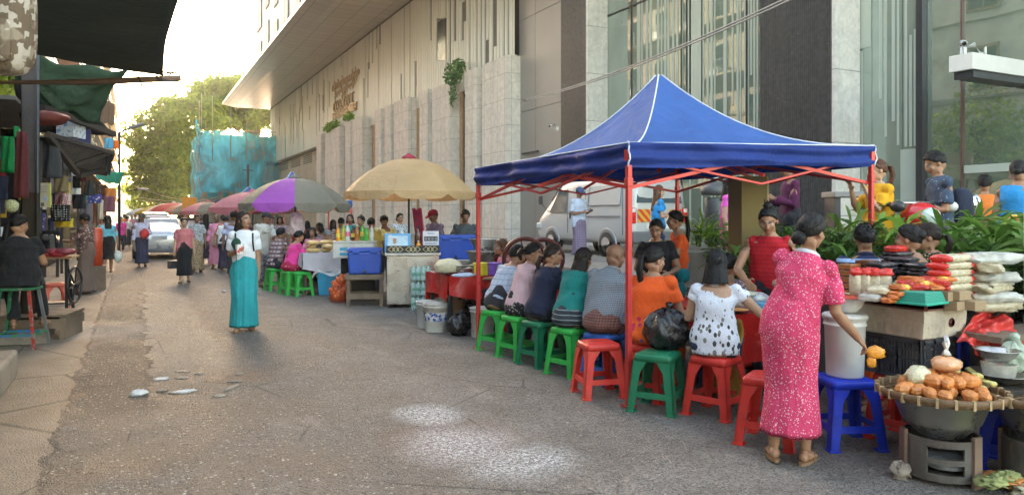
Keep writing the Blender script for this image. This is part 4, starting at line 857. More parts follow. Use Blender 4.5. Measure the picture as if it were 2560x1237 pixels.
    if cap:
        kind, cm_ = cap; m = MB()
        if kind == 'cap':
            m.ell(hp_((0, -.01, .045)), (.09*hs, .11*hs, .085*hs), 24, 14, rot=Rh, fn=lambda dv, q_: V3((q_.x, q_.y, max(q_.z, -.012*hs))))
            br_ = []; 
            for top_ in (0, .008):
                br_.append([hp_((.088*math.cos(t_), .05+.13*math.sin(t_), .036-.03*math.sin(t_)+top_)) for t_ in [math.pi*i/12 for i in range(13)]])
            m.add(br_[0]+br_[1], [tuple(range(13)), tuple(range(25, 12, -1))]+[(i, i+13, i+14, i+1) for i in range(12)], True)
        else:
            m.lathe([(.02, .15), (.075, .145), (.088, .11), (.094, .05), (.1, .045), (.16, .03), (.165, .036), (.1, .056), (.07, .06)], 24, (0, 0, 0)); m.v = [tuple(hp_(V3(v)*1.0+V3((0, -.005, .0)))) for v in m.v]
        m.build('cap' if kind == 'cap' else 'hat', cm_, T)
    # ---- sandals
    if shoes:
        for nm in 'RL':
            hj, kn, an, sg = leg[nm]; fd = V3((foot[0 if sg > 0 else 1][0], foot[0 if sg > 0 else 1][1], 0)).normalized() if foot else V3((sg*.18, 1, 0)).normalized(); Rf = Matrix.Rotation(math.atan2(-fd.x, fd.y), 3, 'Z')
            m = MB(); c0 = an+fd*.045*s+V3((0, 0, -.081*s)); outl = [V3((.044*s*math.cos(t_)*(1 if math.sin(t_) > 0 else .85), .13*s*math.sin(t_), 0)) for t_ in [2*math.pi*i/18 for i in range(18)]]
            m.loft([[c0+Rf @ (o_+V3((0, 0, z_))) for o_ in outl] for z_ in (-.009*s, .009*s)], smooth=False)
            for q_ in (1, -1): m.tube([c0+Rf @ V3((0, .085*s, .012*s)), c0+Rf @ V3((q_*.028*s, .045*s, .034*s)), c0+Rf @ V3((q_*.042*s, 0, .008*s))], .006*s, 5)
            m.build('sandal', shoes, T)
    g.arm = arm; g.hp = hp_; g.leg = leg; g.spine = spine; g.X = X; g.N = N; g.d = d; g.Rh = Rh; g.hs = hs; g.p = p
    bpyM = Matrix.Translation(V3(loc)) @ Matrix.Rotation(-math.radians(a), 4, 'Z'); g.w = lambda v: bpyM @ V3(v)
    return g
# ---------------------------------------------------------------- clothes
C_pink = DOT('pink_floral', (.58, .05, .13), (.70, .48, .48), 68, .23); C_navy = CL('navy_cloth', (.018, .022, .05)); C_black = CL('black_cloth', (.014, .014, .016)); C_teal = CL('teal_skirt', (.02, .3, .33), .6); C_white = CL('white_cotton', (.72, .73, .75))
C_red = STR('red_ribbed', (.42, .012, .02), (.26, .008, .015), 26, .18, 2); C_orange = CL('orange_tee', (.75, .1, .015)); C_grn = CL('green_teal_top', (.012, .2, .18)); C_blush = CL('blush_tee', (.62, .40, .42)); C_chk = STR('grey_check', (.13, .15, .17), (.33, .36, .4), 62, .3, 2, 0, (.3, .33, .37)); C_plaid = STR('pale_plaid', (.46, .52, .62), (.2, .24, .34), 16, .1, 2, 0, (.25, .28, .36))
def leafprint():
    t = NT('white_leaf_print'); o = t.sep(t.map(1)); v = t.n('TexVoronoi', {'Vector': t.map((26, 26, 17), rot=(.3, .5, .4)), 'Scale': 1., 'Randomness': 1.})
    dens = t.ramp(o[2], 1.2, .55, .0, .36); f = t.ramp(t.math('SUBTRACT', v.outputs[0], dens), .0, .06, 1, 0); c = t.mix(t.ramp(t.sep(v.outputs[1])[0], .3, .7), (.05, .05, .045), (.23, .22, .18)); fabric(t)
    return t.fin(t.mix(f, (.7, .72, .78), c), .8, 0, .25)
C_leaf = leafprint(); C_orfl = DOT('orange_flowered', (.78, .12, .015), (.5, .02, .1), 15, .3, (.1, .08, .3)); C_strn = STR('navy_stripe', (.022, .03, .075), (.34, .46, .66), 9.5, .3, 2); C_ybl = DOT('black_yellow_print', (.02, .018, .015), (.6, .48, .22), 38, .3); C_yel = CL('yellow_tee', (.72, .36, .015)); C_blue = CL('bright_blue_top', (.03, .25, .55)); C_wsh = STR('pale_check_shirt', (.44, .48, .58), (.3, .35, .46), 30, .15, 2, 0); C_lon = STR('purple_longyi', (.12, .09, .15), (.26, .2, .28), 26, .25, 2, 0); C_mag = CL('magenta_top', (.65, .1, .45)); C_pur = CL('plum_shirt', (.085, .012, .05)); C_dkp = CL('charcoal_trousers', (.03, .03, .035)); C_kha = CL('khaki_shorts', (.35, .26, .17))
C_redb = STR('red_pattern_blouse', (.42, .05, .07), (.62, .3, .3), 34, .3, 2, 0); C_nun = CL('pink_robe', (.68, .27, .4)); C_rust = CL('rust_sash', (.45, .14, .03)); C_lav = CL('lavender_shirt', (.56, .53, .66)); C_ngr = STR('navy_longyi', (.03, .035, .075), (.06, .07, .12), 30, .3, 0); C_sky = CL('sky_blue_blouse', (.17, .5, .62)); C_brn = CL('brown_longyi', (.16, .11, .09)); C_brf = DOT('brown_flower_shirt', (.13, .07, .06), (.4, .3, .28), 17, .3); C_bwp = DOT('mono_print', (.45, .47, .48), (.08, .08, .09), 34, .33); C_tanp = DOT('tan_print_skirt', (.36, .26, .15), (.12, .08, .05), 20, .32); C_gtee = CL('greyish_tee', (.52, .5, .46)); C_camo = DOT('grey_camo', (.2, .2, .21), (.07, .07, .08), 16, .38); C_pld = STR('brown_plaid', (.42, .36, .36), (.1, .06, .07), 12, .42, 2, 0, (.2, .1, .11)); C_fuc = CL('fuchsia_dress', (.72, .05, .28)); C_dkred = DOT('dark_red_floral', (.4, .015, .07), (.6, .4, .25), 13, .16); C_sal = CL('salmon_top', (.62, .22, .28)); C_oli = CL('olive_yellow_top', (.42, .3, .07)); C_pyel = CL('pale_yellow_tee', (.68, .62, .32)); C_vio = STR('violet_stripe_shirt', (.2, .15, .25), (.3, .25, .36), 45, .4, 0); C_slate = CL('slate_shirt', (.06, .075, .085)); C_rw = STR('maroon_white_stripe', (.6, .55, .5), (.3, .08, .07), 24, .45, 2); C_dkb = CL('dark_blue_shirt', (.06, .07, .14)); C_capb = CL('blue_cap', (.05, .07, .16)); C_capr = CL('maroon_cap', (.3, .02, .04)); C_felt = CL('felt_hat', (.1, .075, .05)); C_spot = DOT('star_print_shirt', (.05, .075, .12), (.35, .4, .45), 26, .12); C_wht2 = STR('striped_skirt', (.03, .04, .05), (.25, .28, .28), 22, .2, 2); C_ltb = CL('light_blue_shirt', (.4, .44, .62)); C_mauv = DOT('mauve_print', (.3, .2, .24), (.55, .5, .5), 40, .3); C_jean = CL('denim', (.025, .035, .08)); C_zig = STR('zigzag_orange', (.75, .2, .05), (.8, .55, .1), 14, .4, 2)
PP = {}
def front(x, y, z): return ((x, y, z),)
REACH = ((.35, .45, -.8), (-.35, .9, .15)); EAT = ((.3, .35, -.9), (-.45, .75, .55)); TABLE = ((.25, .3, -.9), (-.3, 1, .0)); PHONE = ((.15, .1, -1), (-.25, .95, .35))
def seatp(px, py): return G(px, py)
ROW = 'diners on the plastic stools along the red table'
# ---------------- under the blue canopy
PP['pink'] = person('woman in a bright pink dotted dress seen from behind holding an orange snack bag', G(1980, 1148), 62, 1.60, lean=10, tilt=11, head=(20, 4), R=((.16, -.02, -1), (.45, .62, -.75)), L=((.1, .8, -.6), (.25, 1, .08)), step=(-.02, -.1), foot=((.1, 1), (-.45, 1)), skin=1, hair=('bun', (-.01, -.118, -.05), .052), top=C_pink, sleeve=.82, hem=-.1, ease=1.13, bottom='skirt', bmat=C_pink, bhem=.19, bw=(.188, .35), shoes=M_sandt, vox=.0075, fat=.97, collar=M('pale_trim', (.6, .6, .66), .8), curl=.75)
o_ = W(1790, 5.82); PP['floral'] = person('seated woman with shoulder length straight hair and a white top with grey leaf print', o_, 48, 1.56, seat=.46, lean=6, head=(0, 8), R=((.75, .35, -.75), (.35, 1, -.25)), L=((.3, .25, -.9), (-.5, .9, .1)), skin=0, hair=('bob', .16), top=C_leaf, sleeve=.35, hem=-.1, ease=1.1, bottom='pants', bmat=C_jean, vox=.0075, fat=1.05, knees=.12, group=ROW)
o_ = W(1628, 6.35); PP['orange'] = person('seated woman in an orange flowered dress with a ponytail and white hair flower', o_, 58, 1.58, seat=.46, lean=9, head=(34, 8), R=((.3, .15, -.95), (.0, 1, -.1)), L=TABLE, skin=1, hair=('pony', .28, (0, -.1, .02)), top=C_orange, sleeve=.62, hem=-.06, ease=1.12, bottom='skirt', bmat=C_orfl, bhem=.12, vox=.0075, fat=1.14, shoes=M_sand, group=ROW)
o_ = W(1512, 6.95); PP['check'] = person('seated balding man in a grey checked long sleeved shirt seen from behind', o_, 62, 1.66, 'm', seat=.46, lean=22, head=(26, 10), R=EAT, L=EAT, skin=2, hair=('none',), top=C_chk, sleeve=1.9, hem=-.03, ease=1.15, bottom='skirt', bmat=STR('maroon_check', (.12, .05, .04), (.22, .12, .1), 40, .3, 2, 0), bhem=.12, vox=.0085, fat=1.15, collar=C_chk, group=ROW)
o_ = W(1428, 7.3); PP['green'] = person('seated woman in a plain teal blouse with loose wavy dark hair', o_, 66, 1.56, seat=.46, lean=24, head=(10, 12), R=EAT, L=EAT, skin=1, hair=('bob', .15), hcol=HDB, top=C_grn, sleeve=.9, hem=-.02, ease=1.14, bottom='skirt', bmat=C_wht2, bhem=.1, vox=.0085, fat=1.1, group=ROW)
o_ = W(1352, 7.75); PP['black'] = person('seated woman in a plain black top with a low brown ponytail in profile', o_, 80, 1.55, seat=.46, lean=18, head=(36, 6), R=EAT, L=EAT, skin=1, hair=('pony', .2, (0, -.1, -.03)), hcol=HDB, top=C_navy, sleeve=.6, hem=-.06, ease=1.12, bottom='pants', bmat=C_black, vox=.0085, group=ROW)
o_ = W(1298, 8.15); PP['blush'] = person('seated woman in a pale pink tee with a small ponytail in profile', o_, 84, 1.58, seat=.46, lean=20, head=(34, 10), R=((.1, .25, -1), (-.1, 1, .35)), L=EAT, skin=1, hair=('pony', .12, (0, -.1, .02)), top=C_blush, sleeve=.75, hem=-.04, ease=1.14, bottom='shorts', bmat=DOT('black_paisley', (.02, .02, .022), (.35, .33, .3), 30, .28), vox=.0085, group=ROW)
o_ = W(1248, 8.6); PP['plaid'] = person('seated diner in a pale blue plaid shirt leaning far over the table end', o_, 70, 1.6, 'm', seat=.46, lean=34, head=(20, 15), R=EAT, L=EAT, skin=1, hair=('short',), top=C_plaid, sleeve=.8, hem=-.02, ease=1.12, bottom='pants', bmat=C_dkp, vox=.009, group=ROW)
o_ = W(1272, 10.2); PP['brownhair'] = person('person in pink with short reddish brown hair and glasses looking left', o_, -72, 1.5, seat=.45, lean=12, head=(0, 4), R=TABLE, L=TABLE, skin=1, hair=('bob', .12), hcol=HBR, top=C_sal, sleeve=.7, bottom='pants', bmat=C_dkp, vox=.010)
PP['redman'] = person('man with a top knot in a sleeveless red ribbed shirt preparing food', W(1925, 6.75, .0), 238, 1.66, 'm', lean=10, head=(-6, 24), R=((.32, .35, -.9), (-.5, .75, -.35)), L=((.45, .05, -.9), (-.5, .85, -.25)), skin=1, hair=('topknot',), top=C_red, sleeve=0, hem=-.08, ease=1.05, bottom='pants', bmat=C_dkp, vox=.0075, fat=1.05)
PP['blacktee'] = person('vendor woman in a black tee looking down behind the red table', W(1640, 8.2), 216, 1.54, lean=9, head=(14, 22), R=((.25, .15, -1), (-.4, .8, -.25)), L=((.35, .2, -.95), (-.5, .9, -.2)), skin=1, hair=('bun', (0, -.1, -.06), .04), top=C_black, sleeve=.6, hem=-.08, ease=1.15, bottom='skirt', bmat=C_camo, bhem=.1, vox=.0085, fat=1.12)
PP['orangegirl'] = person('girl in an orange tee and teal trousers with a long ponytail', W(1692, 8.5, .12), -60, 1.5, lean=4, head=(0, 8), R=((.1, .15, -1), (-.1, 1, .1)), L=((.1, .2, -1), (-.2, 1, .0)), skin=1, hair=('pony', .42, (0, -.1, .03)), top=C_orange, sleeve=.55, hem=-.1, bottom='pants', bmat=C_teal, vox=.0085)
PP['child'] = person('child with a red hair tie and a mauve printed top seated behind the table', W(1818, 6.95), 70, 1.28, seat=.5, lean=8, head=(10, 6), R=TABLE, L=TABLE, skin=1, hair=('bun', (0, -.05, .1), .045), top=C_mauv, sleeve=.6, bottom='pants', bmat=C_dkp, vox=.0085)
PP['navyman'] = person('man in a navy and light blue striped polo seated facing the planter', W(2168, 6.3), 40, 1.64, 'm', seat=.62, lean=10, head=(-4, 4), R=TABLE, L=TABLE, skin=1, hair=('short',), top=C_strn, sleeve=.75, hem=-.06, ease=1.12, bottom='pants', bmat=C_dkp, vox=.0085, fat=1.05, collar=C_navy)
PP['orangedress'] = person('seated woman in an orange dress with a brown flower clip in her twisted hair', W(2305, 5.75), -32, 1.54, seat=.68, lean=10, head=(14, 4), R=TABLE, L=TABLE, skin=1, hair=('bun', (.0, -.1, .03), .05), top=CL('apricot_top', (.6, .25, .06)), sleeve=.5, bottom='skirt', bmat=C_orfl, bhem=.12, vox=.0085)
PP['yellowprint'] = person('seated woman with a ponytail in a black and yellow printed top', W(2352, 6.0), -38, 1.56, seat=.68, lean=10, head=(-4, 6), R=TABLE, L=TABLE, skin=1, hair=('pony', .15, (0, -.1, .0)), hcol=HDB, top=C_ybl, sleeve=.6, bottom='pants', bmat=C_dkp, vox=.0085)
# ---------------- hotel forecourt
PP['capman'] = person('man in a pale shirt, blue cap and purple longyi standing before the van', W(1448, 16.8, PZ), 168, 1.66, 'm', head=(10, 22), R=((.1, .0, -1), (-.4, .9, .15)), L=((.1, .05, -1), (-.3, 1, .3)), skin=2, hair=('crop',), top=C_wsh, sleeve=.8, hem=-.14, ease=1.12, bottom='skirt', bmat=C_lon, bhem=.12, bw=(.19, .25), vox=.011, cap=('cap', C_capb), shoes=M_sand, collar=C_wsh)
PP['bluewoman'] = person('woman in a bright blue tee with long brown hair behind the canopy leg', W(1648, 13.2, PZ), 112, 1.55, head=(0, 6), R=PHONE, L=PHONE, skin=0, hair=('long', .36), hcol=HBR, top=C_blue, sleeve=.6, bottom='pants', bmat=C_jean, vox=.011)
PP['magenta'] = person('woman in a magenta top half hidden by the tall cardboard panel', W(1826, 11.2, PZ), 150, 1.58, head=(0, 0), skin=0, hair=('long', .25), top=C_mag, sleeve=.5, hem=-.1, bottom='skirt', bmat=CL('deep_pink', (.5, .03, .2)), bhem=.5, vox=.011)
PP['plum'] = person('man in a plum shirt and dark trousers by the ribbed black column', W(1970, 10.2, PZ+.1), -60, 1.68, 'm', head=(0, 15), R=PHONE, L=PHONE, skin=2, hair=('short',), top=C_pur, sleeve=1.9, hem=-.03, bottom='pants', bmat=C_dkp, vox=.011)
PP['yellow'] = person('woman in a yellow tee and khaki shorts raising both hands to her face', W(2192, 8.0, PZ), -68, 1.62, head=(5, 5), R=((.15, .45, -.7), (-.2, .35, 1)), L=((.2, .5, -.75), (-.3, .4, 1)), skin=0, hair=('pony', .22, (0, -.1, .03)), hcol=HBR, top=C_yel, sleeve=.8, hem=-.2, ease=1.2, bottom='shorts', bmat=C_kha, vox=.009)
PP['phone'] = person('young man in a spotted navy shirt looking down at a phone', W(2342, 7.9, PZ), -55, 1.70, 'm', head=(0, 26), R=((.12, .08, -1), (-.25, .95, .1)), L=((.1, .1, -1), (-.25, .95, .12)), skin=1, hair=('short',), top=C_spot, sleeve=.75, hem=-.08, bottom='pants', bmat=CL('grey_trousers', (.1, .095, .1)), vox=.0085, collar=C_spot)
PP['edge'] = person('woman in a blue sleeveless top and orange zigzag skirt at the right edge', W(2547, 7.6, PZ), 70, 1.58, head=(0, 0), skin=1, hair=('bun', (0, -.1, .0), .045), top=C_blue, sleeve=0, bottom='skirt', bmat=C_zig, bhem=.2, vox=.010, fat=1.1)
PP['orangefar'] = person('person in a loose orange shirt standing near the entrance glass', W(2462, 9.4, PZ), 60, 1.52, head=(0, 0), skin=1, hair=('short',), top=CL('orange_shirt', (.62, .17, .03)), sleeve=.8, ease=1.25, bottom='pants', bmat=C_dkp, vox=.011)
# ---------------- middle of the street
PP['teal'] = person('young woman in a white tee and long pleated teal skirt walking towards the camera', G(610, 826), 186, 1.62, head=(-44, -3), R=((.14, -.08, -1), (-.35, .85, .28)), L=((.14, -.12, -1), (.04, .05, -1)), step=(.06, -.06), skin=1, hair=('long', .25), hcol=HDB, top=C_white, sleeve=.72, hem=.02, ease=1.02, bottom='skirt', bmat=C_teal, bhem=.06, bw=(.205, .9), vox=.009, fat=.9, shoes=M_sandt)
PP['redblouse'] = person('woman in a red patterned blouse and long black skirt walking with a handbag', G(461, 706), 186, 1.5, head=(-10, 0), step=(.08, -.1), skin=0, hair=('bun', (0, -.1, -.03), .035), top=C_redb, sleeve=.7, hem=-.1, ease=1.15, bottom='skirt', bmat=C_black, bhem=.17, bw=(.18, .4), vox=.012, shoes=M_sand, fat=1.05)
PP['mono'] = person('woman in a black and white printed blouse and tan skirt behind the red blouse', G(492, 681), 184, 1.58, head=(-20, 3), step=(.05, -.08), skin=2, hair=('bun', (0, -.1, -.03), .035), top=C_bwp, sleeve=.7, ease=1.1, bottom='skirt', bmat=C_tanp, bhem=.08, bw=(.19, .4), vox=.012, shoes=M_sand)
PP['nun'] = person('shaven headed nun in a pink robe with a rust coloured sash', G(541, 671), 186, 1.58, head=(-6, 2), R=((.3, .05, -1), (.05, .15, -1)), L=((.2, .1, -1), (-.6, .8, .1)), step=(.06, -.06), skin=2, hair=('none',), top=C_nun, sleeve=1.8, hem=-.35, ease=1.35, bottom='skirt', bmat=C_nun, bhem=.14, bw=(.24, .5), vox=.012, shoes=M_sand)
PP['hat'] = person('man in a brimmed hat, lavender shirt and navy longyi carrying a red bundle', G(355, 667), 178, 1.6, 'm', head=(0, 2), R=((.2, .0, -1), (.1, .15, -1)), L=((.2, .1, -1), (-.5, .9, .0)), step=(.1, -.08), skin=2, hair=('crop',), top=C_lav, sleeve=1.85, hem=-.03, ease=1.15, bottom='skirt', bmat=C_ngr, bhem=.12, bw=(.19, .5), vox=.012, cap=('hat', C_felt), shoes=M_sandt)
PP['skyblue'] = person('woman in sky blue blouse and black skirt walking away with a green bag', G(270, 682), -8, 1.56, head=(0, 0), R=((.25, -.05, -1), (.1, .1, -1)), L=((.4, .0, -1), (.1, .3, -.9)), step=(.12, -.16), skin=1, hair=('long', .27), top=C_sky, sleeve=1.25, hem=-.1, ease=1.12, bottom='skirt', bmat=C_black, bhem=.38, bw=(.175, .2), vox=.012, shoes=M_sand)
PP['brown'] = person('short haired person in brown flowered shirt and long brown longyi at left stall', G(213, 735), -62, 1.6, 'm', head=(0, 8), lean=4, R=((.1, .05, -1), (.0, .25, -1)), L=((.2, .5, -.8), (.0, 1, .1)), skin=2, hair=('short',), top=C_brf, sleeve=.85, hem=-.06, ease=1.1, bottom='skirt', bmat=C_brn, bhem=.05, bw=(.235, .35), vox=.011, shoes=M_sand)
PP['sewer'] = person('woman in black with very long hair seated on a tall stool at left edge', W(44, 8.7, .0), 4, 1.62, seat=.72, lean=10, head=(48, 10), R=((.3, .3, -1), (-.1, 1, -.1)), L=TABLE, legs=(((.14, .42, .72), (.2, .34, .3)), ((-.14, .42, .72), (-.08, .2, .3))), skin=1, hair=('pony', .62, (0, -.1, .02)), top=C_black, sleeve=.6, hem=-.12, ease=1.2, bottom='pants', bmat=C_black, vox=.010, fat=1.32, shoes=M_sandt)
PP['whitecap'] = person('man in a printed off white tee, camouflage trousers and dark cap leaning over', W(660, 16.2), 150, 1.66, 'm', lean=14, head=(-25, 12), R=((.15, .1, -1), (.0, .3, -1)), L=((.2, .3, -1), (-.1, .6, -.7)), skin=2, hair=('crop',), top=C_gtee, sleeve=.8, hem=-.16, ease=1.15, bottom='pants', bmat=C_camo, vox=.012, cap=('cap', CL('dark_cap', (.03, .03, .035))), shoes=M_sand)
PP['ltblue'] = person('man in light blue shirt and black cap seen from behind beside the teal skirt', W(584, 18.5), 12, 1.66, 'm', head=(0, 0), skin=2, hair=('crop',), top=C_ltb, sleeve=.8, bottom='pants', bmat=C_dkp, vox=.013, cap=('cap', C_black))
PP['whiteback'] = person('person in a loose white shirt between the nun and the light blue shirt', W(563, 20.5), 20, 1.55, head=(0, 20), lean=12, skin=1, hair=('short',), top=C_white, sleeve=.8, ease=1.2, bottom='skirt', bmat=C_ngr, bhem=.1, vox=.014)
PP['darkwoman'] = person('woman with long black hair and dark clothes walking away behind the printed blouse', W(515, 23.5), 8, 1.62, skin=1, hair=('long', .45), top=C_navy, sleeve=.8, bottom='skirt', bmat=C_navy, bhem=.2, vox=.014)
PP['plaidman'] = person('seated man in a brown and white plaid shirt on the far green stools', W(688, 15.4), 62, 1.62, 'm', seat=.46, lean=16, head=(10, 2), R=TABLE, L=TABLE, skin=2, hair=('short',), top=C_pld, sleeve=1.2, ease=1.15, bottom='pants', bmat=C_dkp, vox=.011)
PP['fuchsia'] = person('woman in a fuchsia dress seated on a green stool and eating', W(728, 14.6), 72, 1.56, seat=.46, lean=18, head=(0, 8), R=EAT, L=EAT, skin=1, hair=('bun', (0, -.1, .02), .05), top=C_fuc, sleeve=.6, ease=1.08, bottom='skirt', bmat=C_dkred, bhem=.25, vox=.011, fat=1.05)
PP['salmon'] = person('woman in a salmon pink top facing the camera across the far table', W(782, 16.8), 205, 1.55, seat=.46, lean=6, head=(8, 2), R=TABLE, L=TABLE, skin=2, hair=('bob', .1), top=C_sal, sleeve=.7, bottom='skirt', bmat=C_ngr, bhem=.1, vox=.012)
PP['profile'] = person('woman with dark hair turned left behind the salmon pink top', W(802, 18.2), -50, 1.56, seat=.55, lean=5, head=(0, 2), skin=1, hair=('bob', .15), top=C_mauv, sleeve=.6, bottom='pants', bmat=C_dkp, vox=.013)
PP['ponyback'] = person('long haired woman seen from behind in a dark red printed top', W(833, 18.6), 20, 1.6, seat=.6, skin=1, hair=('long', .3), top=DOT('maroon_print', (.15, .03, .03), (.4, .25, .2), 20, .25), sleeve=.6, bottom='pants', bmat=C_dkp, vox=.013)
PP['stripeback'] = person('man in a maroon and white striped tee seen from behind', W(853, 18.4), 30, 1.66, 'm', seat=.62, skin=2, hair=('crop',), top=C_rw, sleeve=.7, bottom='pants', bmat=C_dkp, vox=.013)
PP['greyhair'] = person('grey haired person leaning over the far table', W(843, 16.4), -60, 1.55, 'm', seat=.46, lean=22, head=(0, 20), R=TABLE, L=TABLE, skin=1, hair=('short',), hcol=HG, top=CL('apricot_shirt', (.6, .25, .08)), sleeve=.7, bottom='pants', bmat=C_dkp, vox=.012)
PP['darkback'] = person('person in dark clothes seen from behind in the shade of the far stalls', W(768, 20), 15, 1.62, seat=.55, skin=2, hair=('bob', .12), top=C_black, sleeve=1.5, bottom='pants', bmat=C_dkp, vox=.014)
PP['topknotw'] = person('woman with her hair knotted high facing left beside the grey fin wall', W(902, 15.8), 222, 1.56, head=(15, 8), skin=1, hair=('bun', (0, -.03, .12), .03), top=C_navy, sleeve=.6, bottom='skirt', bmat=C_ngr, bhem=.1, vox=.012)
PP['olive'] = person('woman in an olive yellow top seen from behind at the drinks table', W(928, 14.4), 28, 1.52, head=(0, 6), R=((.45, .1, -.9), (-.2, .9, -.5)), L=TABLE, skin=2, hair=('bun', (0, -.09, .03), .05), top=C_oli, sleeve=.6, ease=1.15, bottom='skirt', bmat=C_ngr, bhem=.1, vox=.012, fat=1.15)
PP['paleyellow'] = person('man in a pale yellow tee and dark headcloth bending forward', W(962, 14.9), 205, 1.6, 'm', lean=16, head=(-10, 30), R=TABLE, L=TABLE, skin=2, hair=('short',), top=C_pyel, sleeve=.7, ease=1.2, bottom='pants', bmat=C_dkp, vox=.012)
PP['redcap'] = person('man in a maroon cap and violet striped shirt behind the blue cooler', W(1084, 14.6), 252, 1.68, 'm', head=(5, 18), R=((.25, .1, -1), (-.3, .8, -.4)), L=((.3, .1, -1), (-.3, .8, -.3)), skin=2, hair=('crop',), top=C_vio, sleeve=.85, ease=1.15, bottom='pants', bmat=C_dkp, vox=.012, fat=1.1, cap=('cap', C_capr))
PP['slate'] = person('smiling man in an open slate shirt looking down behind the blue cooler', W(1162, 14.2), 196, 1.68, 'm', lean=8, head=(0, 22), R=((.3, .1, -1), (-.2, .6, -.7)), L=((.3, .1, -1), (-.2, .6, -.7)), skin=2, hair=('short',), top=C_slate, sleeve=.85, ease=1.15, bottom='pants', bmat=C_dkp, vox=.012)
# ---------------- far crowd: everyone a person of their own
far = [(302, 31, 178, C_fuc, C_navy, 'f', 'girl in a fuchsia top far down the street by the left stalls'), (318, 36, 5, C_gtee, C_dkp, 'm', 'far man in a grey tee walking away on the left'), (330, 44, 175, C_sal, C_navy, 'f', 'far woman in salmon near the glowing end of the street'), (338, 52, 0, C_blue, C_dkp, 'm', 'tiny distant figure in a blue shirt left of the parked car'), (312, 41, 0, C_orange, C_black, 'f', 'far figure in orange beside the left stalls'), (262, 27, 10, C_bwp, C_brn, 'm', 'man in a grey print shirt partly behind the sky blue blouse'),
       (446, 31, 178, C_sky, C_dkp, 'm', 'man in a light blue tee right of the silver car'), (455, 35, 180, C_sal, C_navy, 'f', 'far woman in pink right of the silver car'), (556, 27, 10, C_capr, C_navy, 'f', 'far woman in maroon with a ponytail right of the nun'), (505, 38, 190, C_orange, C_dkp, 'm', 'far vendor in orange under the pink umbrella'), (612, 22, 170, C_dkb, C_dkp, 'm', 'vendor in a dark blue shirt under the purple umbrella shade'), (700, 21, 190, C_mauv, C_navy, 'f', 'vendor woman in mauve in the shade of the far blue canopy'), (745, 22, 200, C_red, C_dkp, 'm', 'vendor in dark red in the shade below the grey umbrella'), (875, 17.2, 185, C_grn, C_navy, 'f', 'seated woman in green at the right edge of the far canopy'),
       (1000, 17.5, 175, C_bwp, C_navy, 'f', 'woman in a grey print blouse behind the drinks cart')]
for i, (px, Z, a_, tm, bm_, sx, lb) in enumerate(far):
    person(lb, W(px, Z), a_, 1.5+.03*(i % 5), sx, head=(random.uniform(-25, 25), random.uniform(-4, 8)), step=(.08, -.1), skin=1+i % 2, hair=('bob', .12) if sx == 'f' and i % 2 else (('bun',) if sx == 'f' else ('short',)), top=tm, sleeve=.7, ease=1.15, bottom='skirt' if i % 3 else 'pants', bmat=bm_, bhem=.12, bw=(.19, .4), vox=.016 if Z < 32 else .02)
# ================================================================ stools, tables and goods of the right hand stalls
def plastic(n, c): return M('plastic_'+n, c, .42, 0, .16, 6, .12, 30, spec=.4, dirt=.3, dcol=(c[0]*.5+.03, c[1]*.5+.025, c[2]*.5+.02))
PL = dict(lg=plastic('bright_green', (.04, .42, .07)), dg=plastic('dark_green', (.012, .16, .075)), red=plastic('red', (.6, .035, .025)), blue=plastic('blue', (.012, .04, .5)), lblue=plastic('mid_blue', (.03, .12, .42)), orange=plastic('orange_red', (.62, .1, .05)))
def stool_proto(label, mat, loc, rz, cat='stool'):
    T = thing('plastic_stool', label, cat, loc, rz, 'plastic stools along the market'); hh = lambda z: .195-.046*(z/.46); TH_ = .012
    m = MB(); h = hh(.45)
    outl = []
    for cx, cy, a0 in ((1, 1, 0), (-1, 1, 90), (-1, -1, 180), (1, -1, 270)):
        for k in range(5): a = math.radians(a0+k*22.5); outl.append(((h-.035)*cx+.035*math.cos(a), (h-.035)*cy+.035*math.sin(a)))
    def ring(z, k=1.0): return [V3((x*k, y*k, z)) for x, y in outl]
    m.loft([ring(.405, 1.06), ring(.445, 1.012), ring(.457, .97), ring(.46, .9)]); m.loft([ring(.4603, .84), ring(.4635, .82)])
    for k in range(5): m.box((0, -.07+k*.035, .4645), (.16, .008, .002))
    m.build('seat', mat, T)
    for sx, sy in ((1, 1), (-1, 1), (-1, -1), (1, -1)):
        l = MB()
        for ax in (0, 1):
            def q(z, w_, inn):
                H_ = hh(z); u = H_-w_; v = H_-inn
                return V3((sx*(u if ax == 0 else v), sy*(v if ax == 0 else u), z))
            for z0, z1, wa, wb in ((0, .32, .058, .07), (.32, .41, .07, .12)):
                p8 = [q(z0, 0, 0), q(z0, wa, 0), q(z0, wa, TH_), q(z0, 0, TH_), q(z1, 0, 0), q(z1, wb, 0), q(z1, wb, TH_), q(z1, 0, TH_)]; l.hexa(p8)
        H_ = hh(0); l.box((sx*(H_-.03), sy*(H_-.03), .006), (.075, .075, .012)); l.build('leg', mat, T)
    b = MB(); z0, z1 = .12, .165
    for k in range(4):
        R = Matrix.Rotation(k*math.pi/2, 3, 'Z'); ha, hb = hh(z0)-.004, hh(z1)-.004; p8 = []
        for z_, H_ in ((z0, ha), (z1, hb)): p8 += [R @ V3((-H_+.05, -H_, z_)), R @ V3((H_-.05, -H_, z_)), R @ V3((H_-.05, -H_+.012, z_)), R @ V3((-H_+.05, -H_+.012, z_))]
        b.hexa(p8)
    b.build('brace', mat, T); return T
def r_(d): return math.radians(d)
def pl(name): return V3(PP[name].T.location)
base = stool_proto('bright red empty stool standing in front of the row of diners', PL['red'], G(1496, 985), r_(-14))
OC = lambda n, dz=0: pl(n)+V3((.0, 0, dz))
